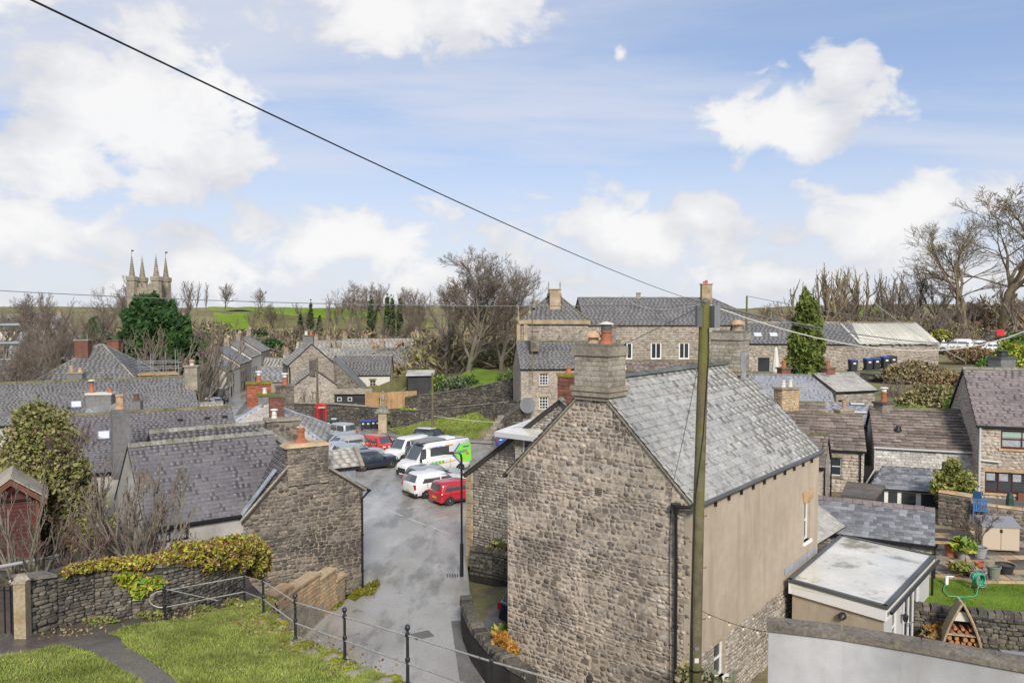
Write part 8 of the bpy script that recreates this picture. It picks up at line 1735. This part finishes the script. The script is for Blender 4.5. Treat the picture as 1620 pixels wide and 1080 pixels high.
# drain and manhole in the lane
dg = thing('drain_grating', 'black iron drain grating at the kerb beside the street lamp', 'drain', on(718, 910, .07)); q = on(718, 910, .065)
for k in range(6): KK.box((q.x - .3 + k * .12, q.y, .065), .05, .4, .02, .15)('bar', 'black_paint', dg)
q = on(668, 1004, .065); m = MB(); m.box((q.x, q.y, .064), .75, .6, .012, .5); o = m.build('manhole_cover', MT['pavement'], None); o['label'] = 'worn rectangular manhole cover in the lane'; o['category'] = 'manhole cover'
# ================================================================ TREES
tree_proto('A', seed=1, H=10, trunk=.22, spread=.62, levels=5, kids=(11, 6, 5, 4, 4), up=.16, gn=.14, first=.10, ratio=.68)
tree_proto('B', seed=2, H=10, trunk=.22, spread=.42, levels=5, kids=(8, 5, 4, 4, 3), up=.34, gn=.16, first=.12)
tree_proto('C', seed=3, H=10, trunk=.15, spread=.30, levels=4, kids=(16, 5, 5, 4), up=.40, gn=.10, first=.12, ratio=.42)
tree_proto('G', twigm='twig_gold', barkm='twig_gold', seed=12, H=10, trunk=.22, spread=.62, levels=5, kids=(9, 6, 5, 4, 4), up=.16, gn=.20, first=.22, ratio=.68)
tree_proto('S', seed=5, H=4, trunk=.05, spread=.34, levels=4, kids=(5, 4, 3, 2), up=.20, gn=.12, first=.12, stems=7, fan=.55, ratio=.5)
tree_proto('SR', twigm='twig_red', seed=6, H=4, trunk=.05, spread=.45, levels=4, kids=(5, 5, 4, 2), up=.12, gn=.2, first=.1, stems=6, fan=.6, ratio=.55)
tree_proto('P', barkm='twig_gold', twigm='twig_gold', seed=9, H=10, trunk=.16, spread=.35, levels=4, kids=(7, 4, 4, 3), up=.35, gn=.22, first=.25, stems=4, fan=.25, ratio=.42)
tree_proto('M', seed=1, H=10, trunk=.20, spread=.62, levels=5, kids=(12, 7, 5, 5, 4), up=.16, gn=.14, first=.10, ratio=.68)
gg = ['trees on the left hand skyline', 'trees along the wooded bank', 'trees on the right hand skyline']
def tr(k, px, pyt, Y, label, grp=None, rot=None, sx=1.0, zb=None):
    t = at(px, pyt, Y); zb = gzf(t.x, Y) - .2 if zb is None else zb; return tree(k, label, (t.x, Y, zb), max(2, t.z - zb), rot if rot is not None else (px * 1.7) % 6.28, sx, grp)
tr('M', 738, 393, 106, 'huge spreading leafless tree above the gardens in the middle', rot=.6, sx=1.12, zb=2.4)
tr('A', 792, 412, 112, 'leafless tree just right of the huge spreading one', rot=2.0, zb=3)
tr('B', 705, 450, 116, 'leafless tree just left of the huge spreading one', rot=4.0, zb=3)
# small garden trees
tr('A', 190, 436, 176, 'leafless tree left of the church tower', sx=1.2); tr('B', 283, 443, 182, 'leafless tree right of the church tower')
for i, (px, py, Y, k) in enumerate(((20, 462, 150, 'B'), (55, 468, 180, 'A'), (100, 463, 120, 'B'), (120, 478, 90, 'B'), (85, 480, 100, 'A'), (322, 505, 125, 'S'), (322, 520, 110, 'S'), (312, 540, 105, 'S'), (45, 520, 85, 'B'), (5, 530, 75, 'A'), (150, 500, 130, 'A'), (290, 520, 118, 'S'), (60, 500, 140, 'B'), (12, 500, 110, 'B'))):
    tr(k, px, py, Y, ['bare tree at the far left edge', 'bare tree among the left roofs', 'tall brown twiggy tree left of the dark conifer', 'brown tree behind the hipped roof', 'brown twiggy tree above the left roofs', 'bare tree right of the big evergreen', 'bare tree close behind the big evergreen', 'spindly bare bush above the street roofs', 'bare tree in front of the white house', 'bare tree low at the left edge', 'bare tree between the dark conifer and the hipped house', 'thin bushes above the terraced houses', 'brown tree before the long low roof', 'twiggy tree at the left edge by the metal tubes'][i], gg[0])
for i, (px, py, Y, k) in enumerate(((310, 444, 330, 'C'), (325, 445, 330, 'C'), (355, 447, 335, 'A'), (412, 455, 320, 'A'), (295, 446, 320, 'C'))):
    tr(k, px, py, Y, ['slim skyline tree right of the church', 'second slim skyline tree', 'leaning skyline tree on the field edge', 'round skyline tree on the field wall', 'slim skyline tree nearest the church'][i], gg[0], sx=.9)
for i, (px, py, Y) in enumerate(((372, 500, 260), (400, 480, 240), (432, 478, 245), (455, 485, 230), (480, 478, 260), (494, 492, 240), (517, 463, 235), (530, 470, 240), (552, 444, 255), (570, 470, 250), (585, 448, 235), (597, 446, 240), (610, 452, 235), (622, 455, 240), (633, 454, 235), (645, 456, 230), (655, 462, 225), (667, 470, 220), (560, 500, 210), (500, 508, 215), (470, 512, 215), (440, 515, 205), (610, 505, 205), (640, 500, 190), (590, 515, 195))):
    tr('CBA'[i % 3] if i not in (8,) else 'A', px, py, Y, '%s bare tree on the wooded bank, %s' % (('slim', 'tall', 'wide', 'thin', 'dense')[i % 5], ('far left above the fields', 'left of the apex chimney', 'above the street roofs', 'standing alone on the field', 'behind the apex chimney', 'right of the apex chimney', 'above the long cream house', 'over the village roofs', 'crowning the skyline', 'in the tall row left end', 'second in the tall row', 'third in the tall row', 'fourth in the tall row', 'fifth in the tall row', 'sixth in the tall row', 'seventh in the tall row', 'near the end of the tall row', 'right end of the tall row', 'low over the middle roofs', 'low behind the chimney pots', 'low left of the chimney pots', 'low above the terraces', 'low right over the roofs', 'beside the huge tree', 'over the far barn-like house')[i]), gg[1])
# ivy clad trunks in the tall row
for i, (px, pyt, Y) in enumerate(((491, 478, 238), (586, 470, 232), (612, 465, 232), (620, 468, 232), (632, 470, 228), (505, 500, 236), (475, 495, 240))):
    q = at(px, pyt, Y); zb = gzf(q.x, Y); h = q.z - zb
    leaves('ivy_clad_trunk', 'ivy covered trunk on the wooded bank, %s from the left' % ('first', 'second', 'third', 'fourth', 'fifth', 'sixth', 'seventh')[i], (q.x, Y, zb), [(0, 0, h * .35, .9, .9, h * .38), (.1, 0, h * .7, .55, .55, h * .3)], 700, .5, 'dark_leaf', 30 + i, cat='tree', group='ivy-clad trunks on the wooded bank')
# right hand skyline
tr('G', 1592, 292, 112, 'very large bare tree with yellow-lit branches at the right edge', rot=.9, sx=1.35, zb=9)
tr('G', 1530, 345, 110, 'large leaning bare tree with pale branches left of the biggest one', rot=3.6, sx=1.1, zb=9)
for i, (px, py, Y, k) in enumerate(((1335, 415, 118, 'P'), (1300, 425, 120, 'P'), (1365, 420, 122, 'P'), (1420, 425, 125, 'P'), (1450, 415, 120, 'B'), (1480, 430, 118, 'B'), (1400, 445, 116, 'B'), (1435, 450, 110, 'A'), (1500, 450, 110, 'B'), (1550, 470, 118, 'A'), (1240, 475, 130, 'B'), (1222, 480, 140, 'A'), (1380, 470, 108, 'S'), (1465, 470, 106, 'S'), (1610, 440, 108, 'B'), (1345, 460, 112, 'B'), (1320, 470, 125, 'A'), (1275, 440, 106, 'P'), (1515, 480, 104, 'S'), (1410, 480, 104, 'S'))):
    tr(k, px, py, Y, ['pollarded bare tree behind the slate barn', 'thin pollarded tree left of the barn gable', 'pollarded tree over the metal roof', 'gnarled bare tree right of the pollards', 'dense bare tree above the boundary wall', 'bare tree left of the big pale tree', 'twiggy tree over the metal roof end', 'wide brown tree above the boundary wall', 'brown tree behind the white cars', 'low tree under the biggest bare tree', 'brown tree right of the hall', 'far brown tree beside the hall roof', 'scrubby bushes behind the metal roof', 'scrubby bushes behind the boundary wall', 'tree at the right edge under the biggest one', 'bare tree just behind the barn ridge', 'low bare tree behind the tall evergreen', 'bare forked tree behind the evergreen', 'scrub right of the metal barn', 'scrub left of the boundary wall'][i], gg[2])
# foreground shrubs at left
tr('S', 190, 715, 26.2, 'large leafless multi-stemmed shrub in front of the purple slate roof', rot=.4, sx=.92, zb=3.1)
tr('S', 232, 735, 25.8, 'second leafless shrub crossing the cottage wall', rot=2.4, sx=.9, zb=3.1)
tr('S', 40, 745, 23.6, 'spindly bare shrub in front of the red shed', rot=1.4, sx=.8, zb=3.7)
tr('SR', 105, 800, 25.2, 'tangled low reddish bare shrub between shed and leafless shrub', rot=1.9, zb=3.2); tr('SR', 290, 840, 25.6, 'low tangled bare branches by the cottage window', rot=.2, zb=2.8); tr('SR', 150, 790, 27.6, 'tangled bare shrub behind the bigger one', rot=3.0, zb=3.0)
tr('SR', 300, 625, 92, 'reddish bare bush at the corner of the long roof', rot=1, zb=-1)
tr('S', 228, 512, 100, 'pale bare tree in front of the big evergreen', rot=1.2, sx=1.3, zb=0); tr('S', 205, 525, 97, 'second pale bare tree in front of the big evergreen', rot=3.2, sx=1.2, zb=0); tr('S', 265, 560, 96, 'third bare tree right of the scaffolding', rot=.2, sx=1.5, zb=0)
tr('S', 488, 610, 93, 'tall round leafless bush against the stone annex', rot=.2, zb=-.6, sx=.9)
# scrub over the wooded bank
rs_ = np.random.RandomState(77)
def scrub(name, label, x0, x1, y0, y1, n, h, size, mats, seed):
    r_ = np.random.RandomState(seed); C_2 = r_.rand(n // 60, 2) * [x1 - x0, y1 - y0] + [x0, y0]; z_ = gz(C_2[:, 0], C_2[:, 1]); hh_ = h * (.4 + r_.rand(len(C_2)))
    root = leaves(name, label, (0, 0, 0), [(c[0], c[1], z + k * .5, 1.2 + k * .6, 1.2 + k * .6, k * .75) for c, z, k in zip(C_2, z_, hh_)], n, size, 'brown_leaf', seed, cat='scrub', mats=mats, elong=5, upright=.5, shell=.3)
    root['kind'] = 'stuff'
    for c in root.children: c['kind'] = 'stuff'
scrub('undergrowth', 'brown and green scrub covering the bank beyond the village', -75, 28, 188, 232, 17000, 2.2, .42, (('twig', .62), ('brown_leaf', .3), ('ivy', .08)), 61)
scrub('undergrowth', 'brown scrub between the left hand houses', -110, -62, 125, 235, 14000, 2.4, .36, (('twig', .5), ('brown_leaf', .3), ('dark_leaf', .2)), 62)
scrub('undergrowth', 'brown thicket on the slope behind the gardens', -16, 6, 116, 180, 20000, 3.6, .30, (('twig', .5), ('brown_leaf', .35), ('ivy', .15)), 63)
scrub('undergrowth', 'brown thicket below the right hand skyline trees', 34, 100, 106, 140, 20000, 2.6, .26, (('twig', .6), ('brown_leaf', .3), ('russet_leaf', .1)), 64)
# big evergreens
def H_(px, py0, py1, Y, zb=None): t = at(px, py0, Y); b = at(px, py1, Y); return t, b
c = at(250, 540, 112); leaves('evergreen_tree', 'big dark green spreading conifer under the church tower', (c.x, 112, -.5), [(-1.0, 0, 8.2, 3.8, 3.6, 4.4), (-1.6, 0, 11.6, 2.5, 2.5, 3.0), (.7, 0, 10.6, 2.7, 2.6, 3.2), (2.8, -.5, 7.2, 3.0, 3.0, 4.0), (3.6, 0, 4.2, 2.6, 2.6, 3.6), (-3.6, 0, 6.0, 2.0, 2.2, 3.2), (-1.0, 0, 13.4, 1.8, 2, 1.7), (1.2, -2, 4.6, 4.2, 3, 3.8)], 70000, .40, 'needle', 41, cat='tree', elong=2.2, upright=.7, shell=.62, jit=.42, part='crown', stem=[(0, 0, 12, .4)])
c = at(150, 540, 108); leaves('evergreen_tree', 'smaller dark pointed conifer left of the big one', (c.x, 108, -.3), [(0, 0, 4.6, 2.5, 2.5, 4.2), (0, 0, 8.2, 1.5, 1.5, 2.9), (.3, 0, 2.6, 3.2, 3, 2.6), (0, 0, 10.0, .7, .7, 1.7)], 16000, .36, 'needle', 42, cat='tree', elong=2.2, upright=.3, shell=.6, part='crown', stem=[(0, 0, 9, .25)], mats=(('needle', .6), ('dark_leaf', .4)))
c = at(1276, 530, 74); leaves('cypress_tree', 'tall yellow-green cypress in front of the barn', (c.x, 74, 5.2), [(0, 0, 2.2, 1.6, 1.5, 2.5), (.1, 0, 4.6, 1.35, 1.3, 2.3), (0, 0, 6.4, .9, .9, 1.8), (-.1, 0, 7.6, .45, .45, 1.3)], 14000, .26, 'cypress', 43, cat='tree', elong=2.6, upright=.5, shell=.55, jit=.38, part='crown', stem=[(0, 0, 6, .15)])
c = at(1250, 590, 73); leaves('shrub', 'dark green bush at the foot of the cypress', (c.x, 73, 5.0), [(0, 0, .9, 1.0, 1, 1.2)], 1800, .3, 'dark_leaf', 44)
# ivy-like evergreen tree at left
c = at(72, 720, 31.5); leaves('ivy_covered_tree', 'bushy tree thick with yellow-green ivy left of the purple roof', (c.x, 31.5, 2.6), [(-.1, 0, 1.8, 1.6, 1.4, 1.8), (-.3, 0, 3.8, 1.5, 1.4, 1.6), (-.2, 0, 5.2, 1.0, 1, 1.0), (.8, -.3, 3.0, 1.1, 1.1, 1.5), (-1.1, 0, 3.2, .9, .9, 1.6), (1.4, -.2, 1.6, .9, .9, 1.2), (.3, 0, 4.7, .8, .8, .8), (-1.6, 0, 2.0, .9, .9, 1.4), (1.9, -.1, .9, .8, .8, .9)], 34000, .105, 'ivy', 45, cat='tree', shell=.5, jit=.36, part='crown', mats=(('ivy', .8), ('brown_leaf', .2)), stem=[(0, 0, 3.6, .14), (.4, 0, 3, .08)])
tr('SR', 110, 655, 31.0, 'twigs sprouting through the ivy covered tree', rot=.4, zb=6.2); 
# creeper on the drystone wall
CR_ = []
for px_, zc, rx_, rz2 in ((98, 6.16, .2, .10), (122, 6.14, .28, .10), (150, 6.1, .28, .12), (178, 6.05, .3, .12), (198, 6.02, .3, .13), (218, 5.98, .36, .14), (245, 5.98, .42, .18), (275, 5.92, .5, .38), (305, 5.75, .52, .46), (335, 5.62, .5, .5), (362, 5.42, .5, .58), (388, 5.05, .42, .66), (400, 4.75, .32, .6)):
    x_, y_ = T(px_, float(np.interp(px_, [80, 140, 200, 250, 300, 345, 380, 400], [1001, 991, 984, 980, 972, 960, 948, 940]))); CR_.append((x_, y_ + (.22 if px_ < 240 else .42), zc, rx_, .42, rz2))
leaves('creeper', 'yellow-green and russet ivy mound smothering the end of the drystone wall', (0, 0, 0), CR_, 24000, .062, 'gold_leaf', 46, cat='ivy', shell=.6, jit=.16, mats=(('gold_leaf', .42), ('russet_leaf', .40), ('ivy', .18)))
leaves('creeper', 'patch of bright yellow-green ivy leaves in the middle of the drystone wall top', (0, 0, 0), [(-9.65, 19.75, 5.6, .34, .25, .26), (-9.85, 19.6, 5.75, .25, .2, .15), (-9.3, 19.95, 5.5, .3, .2, .2), (-9.5, 19.7, 5.35, .2, .16, .16)], 1300, .13, 'gold_leaf', 47, cat='ivy', mats=(('gold_leaf', .6), ('bright_leaf', .4)))
leaves('plant', 'small yellow-green shrub at the left of the wall top', (0, 0, 0), [(-10.75, 20.6, 5.0, .32, .28, .2)], 500, .10, 'gold_leaf', 48, cat='plant', mats=(('gold_leaf', .5), ('bright_leaf', .5)))
leaves('weeds', 'low weeds and leaf litter along the foot of the drystone wall', (0, 0, 0), [(-10.2, 19.0, 4.85, .5, .12, .10), (-9.3, 19.75, 4.7, .5, .12, .12), (-8.4, 20.55, 4.55, .5, .12, .10), (-7.7, 21.4, 4.4, .3, .15, .1), (-6.9, 21.6, 4.3, .3, .3, .06)], 2200, .06, 'ivy', 49, cat='weeds', mats=(('ivy', .5), ('bright_leaf', .25), ('brown_leaf', .25)))
# garden shrubs in the middle distance
MS = [(667, 578, 104, 2.6, 1.9, 'dark_leaf', 'round dark green shrub left of the garden shed', 'ivy'), (700, 592, 97, 2.2, 2.2, 'bright_leaf', 'bright green laurel behind the black shed', 'dark_leaf'), (722, 590, 93, 2.3, 2.4, 'grey_leaf', 'grey-green round headed tree on a leaning trunk', 'dark_leaf'), (743, 590, 98, 2.0, 2.6, 'dark_leaf', 'dark green bush behind the round headed tree', 'needle'), (697, 622, 90, 2.2, 1.2, 'ivy', 'pale mixed shrub in front of the laurel', 'grey_leaf'), (806, 586, 93, 2.0, 1.8, 'bright_leaf', 'glossy green rounded shrub left of the square stone house', 'dark_leaf'), (812, 603, 90, 1.5, 1.0, 'bright_leaf', 'lower glossy green shrub by the square stone house', 'gold_leaf'), (783, 612, 90, 1.0, .9, 'dark_leaf', 'small clipped dark ball bush on the lawn', 'dark_leaf'), (647, 645, 87.5, 1.9, .7, 'gold_leaf', 'golden yellow low conifer above the dark wall', 'bright_leaf'), (632, 653, 87, 2.0, .6, 'bright_leaf', 'spreading green juniper above the dark wall', 'grey_leaf'), (556, 640, 90, 2.0, .5, 'bright_leaf', 'bright green strip of plants left of the tan fence', 'ivy'),
      (590, 610, 100, 3.2, .8, 'ivy', 'ragged hedge below the white cottage', 'brown_leaf'), (455, 560, 180, 3.5, 1.6, 'bright_leaf', 'green bush among the far roofs', 'dark_leaf'), (430, 535, 200, 4, 2.4, 'needle', 'dark evergreen clump on the far bank', 'dark_leaf'), (505, 548, 190, 3, 1.8, 'bright_leaf', 'bright evergreen near the apex chimney', 'needle'), (530, 548, 195, 5, 1.8, 'dark_leaf', 'dark hedge mass behind the village roofs', 'needle'), (570, 540, 200, 5, 2.4, 'dark_leaf', 'dark evergreen hedge on the far bank', 'ivy'), (410, 520, 215, 4, 3, 'needle', 'far dark conifer under the green field', 'dark_leaf'), (690, 555, 125, 5, 3, 'brown_leaf', 'brown thicket behind the black shed', 'ivy'), (640, 575, 120, 4, 2.2, 'brown_leaf', 'brown hedge right of the white cottage', 'brown_leaf'), (800, 540, 118, 4, 4.5, 'ivy', 'yellow-green ivy mass left of the hall pilasters', 'brown_leaf')]
for i, (px, pyt, Y, rx, rz_, mt_, lb, m2_) in enumerate(MS):
    c = at(px, pyt, Y); zz = c.z - rz_; sz_ = .24 if Y < 110 else .45
    leaves('shrub', lb, (c.x, Y, zz - rz_), [(0, 0, rz_, rx * .8, rx * .7, rz_ * .9), (rx * .35, .3, rz_ * .8, rx * .6, rx * .5, rz_ * .7), (-rx * .35, -.2, rz_ * .85, rx * .6, rx * .5, rz_ * .75)], 2600, sz_, mt_, 50 + i, mats=((mt_, .6), (m2_, .4)), jit=.3, stem=[(0, 0, rz_ * 1.2, .12)] if i != 2 else [(.9, 0, .5, .15)])
m = MB(); a = at(733, 655, 93); b = at(722, 610, 93); m.tube([a - UP * .4, b], .16, 7); o = m.build('leaning_trunk', MT['bark'], None); o['label'] = 'pale leaning trunk below the round headed tree'; o['category'] = 'trunk'
# right hand bushes
RB = [(1480, 605, 58, 3.0, 1.5, 'brown_leaf', 'large straw-green clipped hedge behind the mauve flag roof', 'ivy', 14000), (1515, 615, 56.5, 2.2, 1.2, 'brown_leaf', 'right end of the clipped hedge by the mauve roof', 'ivy', 8000), (1520, 618, 52, 1.1, 1.0, 'bright_leaf', 'bright green fern bush against the mauve roofed house', 'needle', 2200), (1430, 640, 54, 2.2, .45, 'bright_leaf', 'low green plants under the hedge', 'ivy', 1600), (1445, 570, 74, 3.2, 1.2, 'brown_leaf', 'reddish brown dead growth on top of the dark bank', 'twig_gold', 6500), (1500, 585, 72, 2.6, 1.0, 'brown_leaf', 'brown brambles hanging over the dark bank', 'russet_leaf', 2600), (1605, 535, 66, 2.4, 2.2, 'bright_leaf', 'bright green evergreen bush at the right edge above the mauve roof', 'gold_leaf', 7000), (1618, 520, 70, 2.0, 2.2, 'bright_leaf', 'second bright green bush cut by the right edge', 'dark_leaf', 3500), (1556, 567, 62, .8, .8, 'needle', 'small dark green conifer behind the mauve ridge', 'bright_leaf', 1500), (1490, 520, 96, 1.4, .7, 'ivy', 'mossy hedge top left of the parked white cars', 'gold_leaf', 900), (1535, 545, 92, 3.0, 1.0, 'brown_leaf', 'russet bush in front of the parked white cars', 'russet_leaf', 1500), (1420, 500, 108, 12, 2.2, 'brown_leaf', 'brown undergrowth under the skyline trees', 'ivy', 6000), (1560, 505, 116, 10, 2.0, 'brown_leaf', 'brown undergrowth behind the car yard', 'russet_leaf', 4000)]
for i, (px, pyt, Y, rx, rz_, mt_, lb, m2_, n_) in enumerate(RB):
    c = at(px, pyt, Y); sz_ = .07 + Y * .0012
    leaves('shrub', lb, (c.x, Y, c.z - 2 * rz_), [(0, 0, rz_, rx * .8, min(rx, 2.5) * .6, rz_ * .95), (rx * .4, .2, rz_ * .85, rx * .6, min(rx, 2.5) * .5, rz_ * .8), (-rx * .4, -.2, rz_ * .85, rx * .6, min(rx, 2.5) * .5, rz_ * .8)], n_, sz_, mt_, 90 + i, mats=((mt_, .62), (m2_, .38)), jit=.2, elong=2)
tr('S', 1418, 590, 66, 'bare golden-brown shrub on the bank left of the clipped hedge', rot=.3, zb=4.3); tr('SR', 1440, 600, 64, 'bare brown shrub beside the clipped hedge', rot=1.3, zb=4.3)
c = at(1503, 800, 40.3); leaves('small_tree', 'small olive-green leafy tree between the garden room and the brown wall', (c.x, 40.0, 1.7), [(0, 0, 1.9, .95, .85, .9), (-.5, 0, 1.6, .7, .6, .7), (.45, 0, 1.5, .75, .6, .7), (-.1, 0, 2.7, .45, .4, .5)], 5200, .12, 'leaf_mix', 120, cat='tree', part='crown', jit=.35, shell=.4, stem=[(0, 0, 1.8, .07), (.3, 0, 1.6, .04)], mats=(('leaf_mix', .7), ('ivy', .3)))
tr('SR', 1549, 836, 35.3, 'bare branching shrub growing in the blue-grey tub', rot=.3, zb=1.95, sx=.8)
q = on(1522, 883, 1.57)
leaves('shrub', 'tangled pale shrub at the foot of the telegraph pole', (4.9, 20.2, .3), [(0, 0, 1.5, .9, .7, 1.35), (.8, .2, 1.3, .8, .6, 1.1), (-.5, -.4, 1.2, .6, .5, 1.4)], 4200, .13, 'brown_leaf', 121, mats=(('brown_leaf', .45), ('grey_leaf', .25), ('ivy', .3)))
gf = thing('garden_fence', 'green-stained fence panel tops beside the lower sash window', 'fence', (5.9, 21.3, .3))
for k in range(6): KK.box((5.55 + k * .17, 21.2 + k * .20, .3), .15, .03, 1.75 + (.06 if k % 2 else 0), .85)('board', 'grey_leaf', gf)
leaves('moss_tuft', 'mossy weeds at the foot of the dark gable beside the drainpipe', (-6.5, 33.9, .05), [(0, 0, .12, .5, .3, .14), (.3, .9, .1, .2, .6, .1), (-.9, -1.2, .1, .25, .8, .12)], 900, .08, 'moss', 122, cat='weeds')
leaves('leaf_litter', 'brown fallen leaves scattered on the grass along the railing', (0, 0, 0), [(x_, y_, float(tz(x_, y_)) + .03, .9, .9, .03) for x_, y_ in ((-6.8, 20.6), (-6.2, 19.0), (-5.6, 17.8), (-4.4, 16.2), (-3.2, 15.0), (-8.6, 19.6), (-10.2, 17.9))], 1500, .045, 'brown_leaf', 131, cat='leaves', shell=.1, elong=1.4, mats=(('brown_leaf', .6), ('russet_leaf', .4)))['kind'] = 'stuff'
